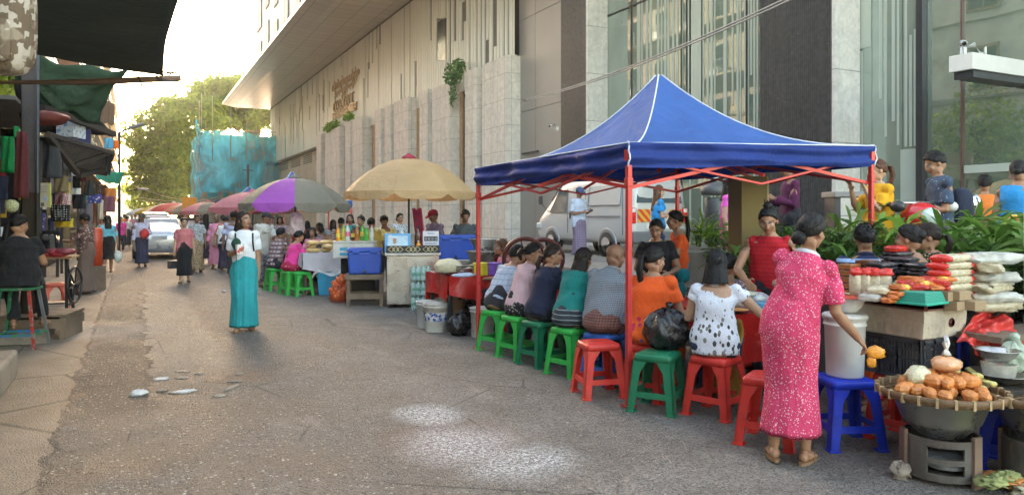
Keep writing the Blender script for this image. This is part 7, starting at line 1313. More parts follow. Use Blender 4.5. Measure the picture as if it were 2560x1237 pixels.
def stall(label, y0, y1, xb, xf, h, mat, rmat):
    T = thing('market_stall', label, 'stall', ((xb+xf)/2, (y0+y1)/2, .14)); hx, hy = (xf-xb)/2, (y1-y0)/2
    m = MB(); m.box((-hx, 0, h/2), (.05, 2*hy, h)); m.build('back_panel', mat, T); m = MB(); m.box((0, 0, h+.03), (2*hx+.3, 2*hy, .05)); m.build('roof_sheet', rmat, T)  # roof sheet put in to keep the stall inside dark
    m = MB(); m.box((-hx*.1, hy, h/2), (2*hx*.8, .04, h)); m.build('side_panel', mat, T)
    m = MB(); m.box((-.2, 0, .82), (2*hx-.5, 2*hy-.2, .05)); m.build('counter', M_dwood, T); m = MB(); m.box((-.25, 0, .4), (2*hx-.7, 2*hy-.3, .78)); m.build('cabinet', M_dwood, T)
    for s_ in (-1, 1): m = MB(); m.box((hx-.06, s_*(hy-.08), h/2), (.06, .06, h)); m.build('post', M_dwood, T)
    return T
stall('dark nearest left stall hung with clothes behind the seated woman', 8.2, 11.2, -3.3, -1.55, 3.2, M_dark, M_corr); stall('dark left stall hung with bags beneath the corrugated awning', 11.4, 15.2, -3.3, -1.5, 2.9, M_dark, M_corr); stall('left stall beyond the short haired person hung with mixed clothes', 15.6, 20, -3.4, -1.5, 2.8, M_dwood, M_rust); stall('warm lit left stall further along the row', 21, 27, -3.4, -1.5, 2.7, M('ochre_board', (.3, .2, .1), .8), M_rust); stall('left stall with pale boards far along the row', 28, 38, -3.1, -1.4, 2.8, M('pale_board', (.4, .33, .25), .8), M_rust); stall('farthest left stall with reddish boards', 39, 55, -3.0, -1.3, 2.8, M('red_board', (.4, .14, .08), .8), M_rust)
def hang(name, label, px0, py0, px1, py1, Z, mat, cat='cloth', th=.05, group=None, neck=.0, strap=False, extra=None):
    a = P((px0+px1)/2, py0, Z); wd = (px1-px0)/FP*Z; h = (py1-py0)/FP*Z; T = thing(name, label, cat, a, -TH, group); m = MB(); sd_ = px0
    def ring(v): 
        w_ = wd*(.5-neck*.5*(1-v)**2); return [V3((w_*math.cos(t_)*(1+.05*math.sin(3*t_+sd_+4*v)), th*math.sin(t_)*(1+.35*math.sin(5*t_+sd_+3*v)), -h*v)) for t_ in [2*math.pi*i/24 for i in range(24)]]
    m.loft([ring(v/10) for v in range(11)]); m.build('body', mat, T, bev=0)
    if strap:
        m = MB()
        for dy in (-.02, .02): m.tube([(-wd*.28, dy, -.01), (-wd*.2, dy, .14), (0, dy, .2), (wd*.2, dy, .14), (wd*.28, dy, -.01)], .008, 5)
        m.build('strap', extra or mat, T)
    return T
C_kh = CL('khaki_cloth', (.2, .15, .08)); C_dgr = CL('dark_grey_cloth', (.04, .042, .045)); C_wine = CL('wine_cloth', (.11, .025, .03)); C_emer = CL('emerald_cloth', (.01, .22, .06)); C_yelb = CL('yellow_bag', (.6, .42, .03)); C_dotb = DOT('polka_black', (.015, .015, .016), (.65, .65, .62), 26, .22, jitter=.0); C_redck = DOT('red_heart_print', (.6, .5, .45), (.5, .05, .1), 26, .3); C_mv = CL('mauve_cloth', (.2, .08, .1)); C_gb = CL('grey_bag', (.16, .145, .15)); C_pnk = CL('dusty_pink_cloth', (.45, .2, .25)); C_tanb = CL('tan_bag', (.3, .18, .09)); C_bunt = DOT('blue_bunting', (.06, .06, .22), (.5, .45, .5), 14, .25); C_tur = CL('turquoise_cloth', (.05, .4, .5)); C_crm = CL('cream_cloth', (.55, .48, .34))
T = hang('tote_bag', 'black polka dot tote bag hanging in the left stall', 128, 512, 176, 553, 12, C_dotb, 'bag', .06, strap=True, extra=C_pnk); m = MB(); m.box((0, -.068, -.14), (.13, .004, .12)); m.build('grey_patch', C_gb, T)
hang('yellow_bag', 'yellow bag hanging below the polka dot tote', 140, 546, 183, 568, 12.2, C_yelb, 'bag', .06); hang('red_print_bag', 'small red and white printed bag above the polka dot tote', 154, 484, 176, 516, 12.4, C_redck, 'bag', .05, strap=True)
hang('backpack', 'dark backpack hanging high under the nearest awning', 92, 345, 150, 445, 10.9, C_dgr, 'backpack', .14, neck=.5); hang('backpack', 'small black backpack hanging above the grey bag', 184, 486, 211, 522, 13, C_black, 'backpack', .1); hang('grey_bag', 'large grey cloth bag hanging beside the brown shirted person', 200, 505, 230, 570, 17.5, C_gb, 'bag', .1)
hang('green_garment', 'green garment with pale vertical lettering at the far left', 4, 342, 34, 432, 9.3, C_emer, 'garment', .05)
o = thing('small_green_pouch', 'little green pouch hanging beside the thick post', 'pouch', P(41, 318, 9.3)); m = MB(); m.box((0, 0, -.06), (.06, .03, .14)); m.build('pouch', C_emer, o, bev=.01)
hang('wine_garment', 'long wine red garment hanging beside the thick post', 37, 330, 72, 495, 9.0, C_wine, 'garment', .05, neck=.4); hang('dark_garment', 'dark blue garment at the left edge of the picture', -12, 440, 18, 500, 9.3, C_navy, 'garment', .05); hang('pink_garment', 'small red garment at the left edge above the seated woman', -10, 400, 12, 445, 9.3, C_capr, 'garment', .05)
hang('white_tee', 'white tee with dark letters hanging in the second stall', 174, 432, 201, 500, 13.4, C_white, 'garment', .04); hang('black_cap_bag', 'black pouch hanging over the white tee', 183, 440, 201, 470, 13.2, C_black, 'bag', .05); hang('wine_tee', 'wine and red tee hanging right of the white tee', 202, 420, 216, 470, 13.6, C_wine, 'garment', .04); hang('tan_bag', 'tan cloth bag hanging right of the white tee', 200, 455, 216, 490, 13.6, C_tanb, 'bag', .06); hang('dark_bag', 'dark grey drawstring bag hanging right of the tan bag', 212, 452, 236, 488, 13.5, C_dgr, 'bag', .08, neck=.5)
hang('bunting', 'blue printed cloth strip hanging across the third stall', 220, 486, 254, 508, 16.5, C_bunt, 'cloth', .04); hang('mauve_cloth', 'mauve cloth sheet hanging at the end of the third stall', 256, 490, 287, 530, 18, C_mv, 'cloth', .05); hang('cream_cloth', 'long cream and red cloth hanging before the mauve sheet', 246, 500, 258, 548, 16.8, C_crm, 'cloth', .04); hang('pink_bag', 'dusty pink bag behind the polka dot tote', 140, 488, 172, 512, 12.6, C_pnk, 'bag', .05)
hang('brown_bag', 'brown bag hanging above the yellow board', 100, 462, 128, 484, 11.5, C_tanb, 'bag', .05); hang('khaki_bag', 'khaki mesh bag hanging right of the dark backpack', 136, 440, 168, 480, 12, C_kh, 'bag', .08); hang('yellow_pouch', 'yellow and brown pouch hanging beside the khaki bag', 158, 456, 176, 484, 12.6, C_yelb, 'bag', .05); hang('mesh_basket', 'grey mesh basket hanging under the awning brace', 152, 405, 176, 450, 12.3, C_gb, 'basket', .08)
hang('orange_cloth', 'orange cloth hanging far down the left row', 262, 470, 290, 500, 24, CL('orange_cloth', (.6, .2, .05)), 'cloth', .06); hang('turquoise_bag', 'small turquoise bag hanging from the awning corner', 258, 420, 268, 438, 14.2, C_tur, 'bag', .04); hang('orange_ball', 'round orange lantern hanging at the end of the left row', 283, 352, 296, 372, 18, CL('orange_lantern', (.8, .16, .02)), 'lantern', .06); hang('blue_bundle', 'blue plastic bundle hanging near the orange lantern', 262, 346, 282, 372, 17, M('blue_sheet', (.1, .35, .55), .4), 'bundle', .08)
rg = random.Random(31)                                                     # crowded small wares further along the row
wares = [C_wine, C_navy, C_pnk, C_yelb, C_tur, C_crm, C_redck, C_gb, C_emer, C_tanb, C_bunt, C_kh, C_sal, C_white]
cn_ = {id(c): n for c, n in zip(wares, ['wine red', 'navy', 'dusty pink', 'yellow', 'turquoise', 'cream', 'red printed', 'grey', 'emerald', 'tan', 'blue printed', 'khaki', 'salmon', 'white'])}
kk = 0
for Y in np.arange(8.6, 40, .62):
    for row in range(3 if Y < 20 else 2):
        mt = wares[rg.randrange(len(wares))]; h = rg.uniform(.25, .6); x = -1.62-rg.uniform(0, .35); z = [2.75, 2.05, 1.45][row]+rg.uniform(-.15, .2)
        if Y < 11: x -= .5
        m = MB(); wd = rg.uniform(.14, .24); m.loft([[V3((.05*math.sin(t_)*(1+.3*math.sin(4*t_+v)), wd*(.6+.4*v)*math.cos(t_), -h*v)) for t_ in [2*math.pi*i/14 for i in range(14)]] for v in (0, .2, .5, .8, 1)])
        tag(m.build('hanging_garment', mt, loc=(x, Y, z)), '%s cloth item hanging in the crowded row of wares along the left stalls' % cn_[id(mt)], 'garment', '%s wares hanging along the left stalls' % cn_[id(mt)])
T = thing('notice_board', 'cream and yellow printed board tied to the posts of the left stall', 'board', P(113, 488, 10.4), -TH); m = MB(); m.box((0, 0, 0), (.155, .02, .345)); m.build('board', C_crm, T); m = MB(); m.box((.072, -.012, 0), (.022, .006, .345)); m.build('yellow_edge', M('lemon', (.6, .6, .06), .6), T); m = MB(); m.box((.015, -.012, -.05), (.05, .004, .06)); m.build('blue_picture', M('pale_blue_print', (.3, .42, .55), .6), T); m = MB(); m.box((-.03, -.0125, -.13), (.045, .004, .05)); m.build('dark_picture', M('dark_print', (.12, .12, .1), .6), T)
for k in range(3): m = MB(); m.box((-.01, -.0125, .12-.035*k), (.1, .003, .006)); m.build('text_line', M('ink_grey', (.2, .2, .18), .7), T)
m = MB(); m.box((0, 0, 0), (.26, .4, .3)); tag(m.build('display_box', splot('blue_white_box', (.7, .7, .72), (.2, .35, .55), .55), loc=P(178, 322, 12), rz=-.4), 'white and blue printed box standing on the awning', 'box'); m = MB(); m.ell((0, 0, 0), (.28, .3, .1), 14, 8, jit=.1); tag(m.build('red_bundle', M('dull_red', (.2, .04, .03), .7, 0, .2, 5), loc=P(118, 296, 10.4)), 'dull red bundle stored on the beam above the nearest stall', 'bundle')
m = MB(); m.box((0, 0, 0), (.3, .3, .4)); tag(m.build('display_box', M('navy_box', (.05, .06, .2), .6), loc=P(203, 335, 13)), 'navy and white carton right of the printed box on the awning', 'box')
m = MB(); m.ell((0, 0, 0), .075, 16, 10, jit=.08); tag(m.build('flower_ball', DOT('flower_ball', (.3, .32, .16), (.6, .58, .35), 60, .4), loc=P(29, 515, 8.8)), 'ball of pale yellow flowers above the seated woman', 'flowers')
m = MB(); m.lathe([(.14, 0), (.14, .75), (.1, .8)], 20); tag(m.build('red_post_box', M('red_paint', (.5, .06, .02), .4, 0, .15, 5), loc=W(238, 15.6, .5)), 'bright red round cylinder standing behind the brown shirted person', 'cylinder')
m = MB(); m.box((0, 0, .25), (.4, .4, .5)); tag(m.build('wooden_box', M_wood, loc=W(238, 15.6, 0)), 'wooden box under the red cylinder', 'box')
# sewing table with treadle wheel
q = W(118, 11.0, .14); T = thing('sewing_table', 'wooden sewing table with iron treadle at the left stall', 'table', q, -.15); m = MB(); m.box((0, 0, .8), (.75, .5, .035)); m.build('table_top', M('tan_wood', (.33, .19, .1), .6, 0, .2, 6), T, bev=.004)
for s_ in (-1, 1): m = MB(); m.bar((s_*.3, -.2, 0), (s_*.25, 0, .78), .04); m.bar((s_*.3, .2, 0), (s_*.25, 0, .78), .04); m.bar((s_*.3, -.2, .1), (s_*.3, .2, .1), .04); m.build('iron_leg', M_dkmet, T)
m = MB(); m.box((0, 0, .12), (.5, .3, .02)); m.build('treadle', M_dkmet, T)
spoked('black spoked treadle wheel beside the sewing table', q+V3((.36, -.1, .38)), .26, M_dkmet, 0, (0, 0, math.pi/2-.3), 6, 'treadle_wheel', .018)
T = thing('sewing_machine', 'black sewing machine on the wooden sewing table', 'machine', q+V3((-.08, 0, .82))); m = MB(); m.box((0, 0, .03), (.38, .16, .06)); m.box((.14, 0, .16), (.08, .09, .22)); m.box((0, 0, .27), (.34, .08, .07)); m.box((-.14, 0, .18), (.06, .07, .14)); m.build('machine_body', M_blackpl, T, bev=.015); m = MB(); m.tube([(.2, 0, .24), (.23, 0, .24)], .065, 16); m.build('hand_wheel', M_steel, T)
for k in range(4): m = MB(); m.ell((0, 0, 0), (.14, .1, .05), 14, 8, jit=.12); tag(m.build('red_bag', [M('red_leather', (.4, .03, .04), .4, 0, .2, 6), M('dark_red_leather', (.2, .03, .04), .4, 0, .2, 6)][k % 2], loc=W(118+k*15, 10.8, 1.0+.03*(k % 2))), ['red bag at the left on the sewing table', 'dark red bag in the middle of the sewing table', 'bright red bag at the right on the sewing table', 'dark red purse at the edge of the sewing table'][k], 'bag')
T = thing('black_bag', 'black bag with white letters standing behind the red bags', 'bag', P(128, 600, 11.4), -TH); m = MB(); m.box((0, 0, 0), (.3, .1, .3)); m.build('bag', C_black, T, bev=.02)
def flat_text(txt, size, parent, loc, mat, rot=(math.pi/2, 0, 0)):
    cu = bpy.data.curves.new('t', 'FONT'); cu.body = txt; cu.size = size; cu.extrude = .002; cu.align_x = 'CENTER'; ob = bpy.data.objects.new('t', cu); TMP.collection.objects.link(ob); me = eval_tmp(ob); bpy.data.objects.remove(ob); o = put(me, 'lettering', mat, parent, loc); o.rotation_euler = rot; return o
flat_text('ILS', .13, T, (0, -.056, .0), M_white)
tee = bpy.data.objects
for nm, tx, sz, dz, off in (('whitecap', 'Dark', .085, .3, .0),):
    g = PP[nm]; o = flat_text(tx, sz, g.T, g.spine(.3)+g.N*.15+g.X*.05, C_black, (math.radians(90-14), 0, math.pi))
T = thing('pallet_box', 'rough wooden crate under the feet of the seated woman', 'crate', W(108, 9.55), -.25)
for k in range(4): m = MB(); m.box((0, -.27+.18*k, .3), (.75, .15, .03)); m.build('plank', M_wood, T)
for s_ in (-1, 1):
    m = MB(); m.box((s_*.33, 0, .14), (.06, .66, .28)); m.build('bearer', M_wood, T); m = MB(); m.box((0, s_*.33, .2), (.75, .025, .12)); m.build('side_board', M_wood, T)
q = pl('sewer')+V3((0.02, 0, 0)); T = thing('metal_stool', 'tall chipped metal stool painted green, blue and red', 'stool', q, -.3); Mg = splot('chipped_green', (.03, .16, .07), (.22, .2, .17), .58); m = MB(); m.box((0, 0, .7), (.38, .32, .03)); m.build('seat', Mg, T, bev=.006)
for i, (a, b) in enumerate(((-1, -1), (1, -1), (1, 1), (-1, 1))): m = MB(); m.bar((a*.24, b*.2, 0), (a*.15, b*.12, .69), .03); m.build('leg', [Mg, splot('chipped_red', (.35, .04, .03), (.2, .22, .2), .55), M('dull_steel', (.2, .2, .2), .5, .4), Mg][i], T)
for b in (-1, 1): m = MB(); m.bar((-.22, b*.18, .17), (.22, b*.18, .17), .03); m.build('rung', splot('chipped_blue', (.04, .15, .35), (.05, .2, .1), .5), T)
for a in (-1, 1): m = MB(); m.bar((a*.22, -.17, .172), (a*.22, .17, .172), .028); m.build('rung', Mg, T)
T = thing('camouflage_backpack', 'tan camouflage backpack hanging under the tarpaulin at the top left', 'backpack', P(16, 60, 3.6), -TH)
t = NT('desert_camo'); vx = t.n('TexVoronoi', {'Vector': t.map(30), 'Scale': 1.}, distance='CHEBYCHEV'); cc_ = t.mix(t.ramp(t.noise(t.map(9), 1, 2), .42, .46), (.3, .24, .17), (.16, .115, .075)); cc_ = t.mix(t.ramp(t.sep(vx.outputs[1])[0], .68, .7), cc_, (.46, .4, .32)); fabric(t); M_cam = t.fin(cc_, .9, 0, .2)
m = MB(); m.ell((0, 0, 0), (.13, .1, .25), 24, 16, fn=lambda d, q_: V3((math.copysign(abs(d.x)**.55, d.x)*.12, math.copysign(abs(d.y)**.6, d.y)*.1, math.copysign(abs(d.z)**.55, d.z)*.25))); m.build('bag', M_cam, T); m = MB(); m.box((.0, -.1, -.1), (.17, .05, .2)); m.build('pocket', M_cam, T, bev=.03); m = MB(); m.tube([(.03, -.107, .2), (.035, -.112, .05), (.03, -.107, .0)], .006, 5); m.build('zip', M_dkmet, T); m = MB(); m.tube([(-.04, 0, .22), (0, 0, .42), (.04, 0, .22)], .012, 6); m.build('hanging_loop', M_cam, T)
# ================================================================ vehicles
M_silver = M('silver_paint', (.42, .43, .44), .3, .55, .03, 1, coat=.5); M_vanp = M('van_silver', (.44, .44, .43), .4, .1, .05, 1, coat=.3); M_tyre = M('tyre', (.018, .018, .018), .85, 0, .2, 9); M_tail = M('tail_red', (.55, .01, .01), .2, 0, .1, 6, spec=.7); M_carg = M('car_glass', (.07, .09, .1), .06, 0, .1, 2, spec=.9); M_bump = M('grey_bumper', (.12, .12, .125), .6, 0, .08, 3)
def wheel(par, c, r, w_, rim):
    m = MB(); m.tube([(c[0]-w_/2, c[1], c[2]), (c[0]-w_/2+.02, c[1], c[2]), (c[0]+w_/2-.02, c[1], c[2]), (c[0]+w_/2, c[1], c[2])], [r*.93, r, r, r*.93], 28); tw = m.build('wheel', M_tyre, par)
    m = MB(); 
    for s_ in (-1, 1): m.tube([(c[0]+s_*(w_/2-.015), c[1], c[2]), (c[0]+s_*(w_/2+.006), c[1], c[2])], [r*.62, r*.6], 24); m.tube([(c[0]+s_*(w_/2), c[1], c[2]), (c[0]+s_*(w_/2+.03), c[1], c[2])], r*.18, 12)
    m.build('rim', MC.get('rim_grey') or M('rim_grey', (.16, .155, .15), .45, .5, .2, 6), tw)
def body(stations, sub=2):
    """lofted shell: each station y, sill z, belt z, roof z, half width at belt, half width at roof"""
    rings = []
    for y, zb, zt, zr, w_, wr in stations:
        h = [(-w_*.94, zb), (-w_, zb+.12), (-w_*1.01, (zb+zt)/2), (-w_*.985, zt), (-wr-(w_-wr)*.12, zr-.1*(zr-zt)), (-wr*.86, zr), (0, zr+.015), (wr*.86, zr), (wr+(w_-wr)*.12, zr-.1*(zr-zt)), (w_*.985, zt), (w_*1.01, (zb+zt)/2), (w_, zb+.12), (w_*.94, zb), (0, zb)]
        rings.append([V3((x, y, z)) for x, z in h])
    m = MB(); m.loft(rings); return m
def sedan(label, loc, rz, paint, suv=False):
    T = thing('parked_car' if True else '', label, 'car', loc, rz); k = .28 if suv else 0
    st = [(-2.2, .32, .72, .78, .74, .6), (-2.15, .24, .8+k*.5, .98+k, .84, .62), (-1.75, .22, .9+k*.5, 1.06+k*1.9 if suv else 1.07, .87, .68), (-1.2, .22, .93+k*.5, 1.18+k*1.4 if suv else 1.2, .88, .66), (-.75, .22, .93+k*.5, 1.44+k, .88, .62), (.2, .22, .92+k*.5, 1.47+k, .88, .62), (.75, .22, .91+k*.5, 1.36+k, .88, .64), (1.25, .22, .9+k*.4, 1.02+k*.6, .87, .7), (1.95, .24, .78+k*.4, .86+k*.5, .84, .66), (2.2, .32, .6, .68+k*.3, .74, .6)]
    body(st).build('body', paint, T, sub=1)
    m = MB(); z0, z1 = (.99+k, 1.40+k) if not suv else (1.12, 1.62)
    y0_, y1_ = (-1.42, -.8) if not suv else (-2.02, -1.55)
    m.add([(-.66, y0_-.02, z0+.06), (.66, y0_-.02, z0+.06), (.54, y1_, z1+.03), (-.54, y1_, z1+.03)], [(0, 1, 2, 3)]); m.build('rear_window', M_carg, T, solid=.02)
    for s_ in (-1, 1):
        m = MB(); m.add([(s_*.85, -.95, .98+k*.5), (s_*.85, 1.0, .95+k*.5), (s_*.69, .6, 1.33+k*.8), (s_*.68, -.7, 1.35+k*.8)], [(0, 1, 2, 3)]); m.build('side_window', M_carg, T, solid=.03)
        m = MB(); m.box((s_*.64, -2.15, .88+k*.3), (.34, .14, .15)); m.build('tail_light', M_tail, T, bev=.03); m = MB(); m.box((s_*.62, -2.2, .42), (.2, .04, .07)); m.build('reflector', M_tail, T, bev=.01)
        for y_ in (-1.32, 1.35): wheel(T, (s_*.81, y_, .31), .31, .2, M_silver)
    m = MB(); m.box((0, -2.205, .76), (.5, .03, .14)); m.build('number_plate', M('plate', (.4, .4, .4), .5, 0, .2, 30), T); m = MB(); m.box((0, -2.2, .31), (1.5, .08, .14)); m.build('lower_bumper', M_bump, T, bev=.03)
    return T
sedan('silver saloon car driving away in the middle of the far street', W(405, 28.2), r_(-4), M_silver); sedan('dark suv ahead of the silver saloon', W(386, 38), r_(0), M('dark_paint', (.03, .032, .04), .25, .4, .03, 1, coat=.5), True); sedan('white car half hidden right of the silver saloon', W(478, 36), r_(0), M('white_paint', (.6, .6, .62), .3, 0, .03, 1, coat=.5))
# van on the forecourt
vb = W(1575, 17.1, PZ); VX = vb.x+.86; VY0 = vb.y; van = thing('delivery_van', 'silver panel van with striped rear warning plates parked on the hotel forecourt', 'van', (VX, VY0+2.25, PZ), 0); V_ = lambda y: y
st = [(-2.25, .36, .9, 1.86, .82, .72), (-2.2, .33, .95, 1.95, .85, .74), (-1.5, .3, 1.0, 2.0, .85, .75), (.6, .3, 1.0, 2.0, .85, .75), (1.05, .3, 1.0, 1.95, .85, .72), (1.6, .3, .98, 1.45, .85, .72), (1.95, .3, .95, 1.12, .84, .74), (2.2, .34, .85, .98, .82, .7), (2.28, .42, .75, .82, .76, .6)]
body(st).build('body', M_vanp, van, sub=1)
for s_ in (-1, 1):
    for y_ in (-1.3, 1.35): wheel(van, (s_*.80, y_, .3), .3, .19, M_steel)
    m = MB(); x = s_*.835
    m.add([(x, 1.5, 1.08), (x, .62, 1.08), (s_*.775, .62, 1.68), (s_*.775, 1.05, 1.68)], [(0, 1, 2, 3)]); m.build('side_window', M_carg, van, solid=.03)
    m = MB()
    for y_ in (.52, -.35, -1.95): m.box((s_*.857, y_, 1.12), (.012, .012, 1.15))
    m.box((s_*.862, -1.1, .98), (.014, 1.5, .025)); m.build('door_seam', M_bump, van)
    m = MB(); m.box((s_*.865, .38, 1.0), (.03, .05, .16)); m.box((s_*.865, .16, 1.0), (.03, .05, .16)); m.build('door_handle', M_blackpl, van, bev=.01)
    for y_ in (-.05, -1.15): m = MB(); m.box((s_*.815, y_, 1.5), (.02, .75 if y_ > -.5 else 1.3, .5), rot=Matrix.Rotation(s_*.12*-1, 3, 'Y')); m.build('side_panel', M_vanp, van, bev=.04)
    m = MB(); m.box((s_*.76, -2.22, 1.0), (.14, .1, .36)); m.build('tail_light', M_tail, van, bev=.02); m = MB(); m.box((s_*.76, -2.23, 1.12), (.1, .1, .09)); m.build('indicator', M_wpl, van, bev=.015)
    m = MB(); m.box((s_*.8, 2.1, .72), (.12, .25, .16)); m.build('headlight', M_clb, van, bev=.03)
    t = NT('warning_stripe'); o3 = t.sep(t.map(1)); f_ = t.ramp(t.math('FRACT', t.math('MULTIPLY', t.math('ADD', o3[0], o3[2]), 5.)), .48, .52); mm = t.fin(t.mix(f_, (.6, .34, .02), (.55, .04, .02)), .4)
    m = MB(); m.box((s_*.46, -2.255, 1.0), (.36, .012, .3)); m.build('warning_plate', mm, van); m = MB(); m.tube([(s_*.84, 1.55, 1.1), (s_*.98, 1.65, 1.3)], .015, 6); m.box((s_*1.02, 1.68, 1.42), (.06, .14, .24)); m.build('mirror', M_blackpl, van, bev=.015)
m = MB(); m.add([(-.66, -2.245, 1.3), (.66, -2.245, 1.3), (.6, -2.16, 1.84), (-.6, -2.16, 1.84)], [(0, 1, 2, 3)]); m.build('rear_window', M_carg, van, solid=.03)
m = MB(); m.add([(-.7, 1.62, 1.42), (.7, 1.62, 1.42), (.62, 1.12, 1.9), (-.62, 1.12, 1.9)], [(0, 3, 2, 1)]); m.build('windscreen', M_carg, van, solid=.03)
m = MB(); m.box((0, -2.25, .5), (1.66, .2, .26)); m.build('rear_bumper', M_bump, van, bev=.04); m = MB(); m.box((0, -2.26, .76), (.8, .012, .14)); m.build('number_plate', M_wpl, van)
for s_ in (-1, 1):
    for y_ in (-1.3, 1.35):
        m = MB(); m.tube([(s_*.845, y_+.38*math.cos(a), .3+.38*math.sin(a)) for a in [math.pi*i/16 for i in range(17)]], .02, 8); m.build('wheel_arch', M_vanp, van)
        m = MB(); m.tube([(s_*.7, y_, .3), (s_*.874, y_, .3)], .345, 24); m.build('wheel_well', M_blackpl, van)
# ================================================================ forecourt furniture and plants
q = W(1788, 12.2, PZ); T = thing('litter_bin', 'dark grey cylindrical litter bin with domed lid by the glass front', 'bin', q); m = MB(); m.lathe([(.17, 0), (.17, 1.28), (.16, 1.3)], 28); m.build('column', M('bin_grey', (.05, .052, .052), .45, .3), T); m = MB(); m.lathe([(.22, 1.34), (.235, 1.4), (.235, 1.46), (.15, 1.53), (.03, 1.56)], 28); m.build('lid', M('bin_lid', (.075, .075, .075), .5), T)
m = MB(); m.lathe([(.05, 0), (.055, .12), (.03, .17), (.045, .22), (.03, .26)], 14); tag(m.build('cup', M_clb, loc=q+V3((0, 0, 1.562))), 'clear drink cup left on the litter bin lid', 'cup')
T = thing('cardboard_panel', 'tall olive brown cardboard box standing behind the red shirted man', 'box', W(1868, 8.3), -TH+.3); m = MB(); m.box((0, 0, 1.0), (.32, .26, 1.98)); m.build('carton', M('olive_card', (.2, .145, .05), .8, 0, .06, 2), T); m = MB(); m.box((.18, 0, 1.0), (.015, .24, 1.98)); m.box((.205, 0, 1.0), (.015, .2, 1.96)); m.build('inner_sheet', M('pale_card', (.42, .32, .16), .8, 0, .06, 2), T)
T = thing('console_stand', 'grey console stand with black legs before the white marble pier', 'stand', W(2130, 9.4, PZ), -TH); m = MB(); m.box((0, 0, 1.27), (.62, .4, .07)); m.build('top', M_pave, T, bev=.01)
for s_ in (-1, 1): m = MB(); m.box((s_*.25, 0, .615), (.08, .3, 1.23)); m.build('leg', M_blackpl, T)
m = MB(); m.box((0, .02, .6), (.4, .22, .5)); m.build('box', M('grey_metal_box', (.16, .16, .165), .5), T, bev=.01)
T = thing('bollard', 'chrome topped bollard with red arrows on white near the entrance', 'bollard', W(2430, 7.9, PZ)); m = MB(); m.lathe([(.085, 0), (.085, 1.06)], 24); m.build('post', M_steel, T); m = MB(); m.lathe([(.088, 1.0), (.09, 1.14), (.075, 1.2), (.04, 1.235), (.005, 1.24)], 24); m.build('dome', M('chrome', (.7, .7, .7), .08, 1), T); m = MB(); m.lathe([(.0895, .86), (.0895, .985)], 24, cap=False); m.build('white_band', M_wpl, T)
for k in range(2):
    m = MB(); a0 = -2.35+.62*k
    for s_ in (-1, 1): m.bar((.0925*math.cos(a0), .0925*math.sin(a0), .922), (.0925*math.cos(a0+.38), .0925*math.sin(a0+.38), .922+s_*.042), .012, .03)
    m.build('red_arrow', PL['red'], T)
def cctv(label, loc, rz):
    T = thing('security_camera', label, 'camera', loc, rz); m = MB(); m.tube([(0, 0, 0), (0, -.22, -.06)], .045, 10); m.build('housing', M_wpl, T); m = MB(); m.tube([(0, 0, -.02), (.02, .06, -.14), (.03, .12, -.16)], .012, 6); m.box((.03, .14, -.12), (.1, .02, .12)); m.build('bracket', M_wpl, T); m = MB(); m.tube([(0, -.222, -.0605), (0, -.232, -.063)], .035, 10); m.build('lens', M_blackpl, T); return T
cctv('black and white security camera on the grey wall panel', P(1385, 312, 23.8), -1.2); qb = V3((12.25, yb2+.2, zat(130, 12.2, yb2)+.2)); cctv('left white security camera on the entrance beam', qb, -.9); cctv('right white security camera on the entrance beam', qb+V3((.35, 0, 0)), -2.4)
m = MB(); m.bar((13.5, yx(1305, 13.5), zat(385, 13.5, yx(1305, 13.5))), (13.5, yx(1345, 13.5), zat(378, 13.5, yx(1345, 13.5))), .06); tag(m.build('wall_bracket', M_dkmet), 'short dark bracket on the grey wall panel above the blue canopy', 'bracket')
# red motorbike behind the plants
q = W(2300, 7.75, PZ); T = thing('motorbike', 'red motorbike parked behind the leafy planter', 'motorbike', q, -TH+.15); M_mred = M('bike_red', (.55, .02, .025), .25, 0, .06, 4, coat=.6)
m = MB(); m.ell((0, 0, .98), (.2, .2, .17), 16, 10); m.ell((0, .3, .75), (.16, .4, .17), 16, 10); m.build('fairing', M_mred, T); m = MB(); m.ell((0, -.16, 1.0), (.11, .06, .09), 14, 8); m.build('headlight', M_clb, T); m = MB(); m.tube([(-.36, .08, 1.12), (-.2, .0, 1.14), (.2, .0, 1.14), (.36, .08, 1.12)], .016, 8); m.build('handlebar', M_steel, T)
for s_ in (-1, 1): m = MB(); m.tube([(s_*.3, .05, 1.125), (s_*.46, .12, 1.1)], .03, 10); m.ell((s_*.3, -.06, 1.1), (.07, .09, .06), 10, 7); m.build('hand_grip', [M_blackpl, M_wpl][s_ > 0], T)
m = MB(); m.ell((0, .75, .82), (.15, .4, .07), 16, 9); m.build('seat', M_blackpl, T)
for y_ in (-.42, 1.0): m = MB(); m.tube([(-.05, y_, .29), (.05, y_, .29)], .29, 26); wq = m.build('wheel', M_tyre, T); m = MB(); m.tube([(-.056, y_, .29), (.056, y_, .29)], .18, 20); m.build('rim', M_steel, wq)
m = MB(); m.tube([(0, -.42, .29), (0, -.05, 1.05)], .035, 8); m.build('fork', M_steel, T)
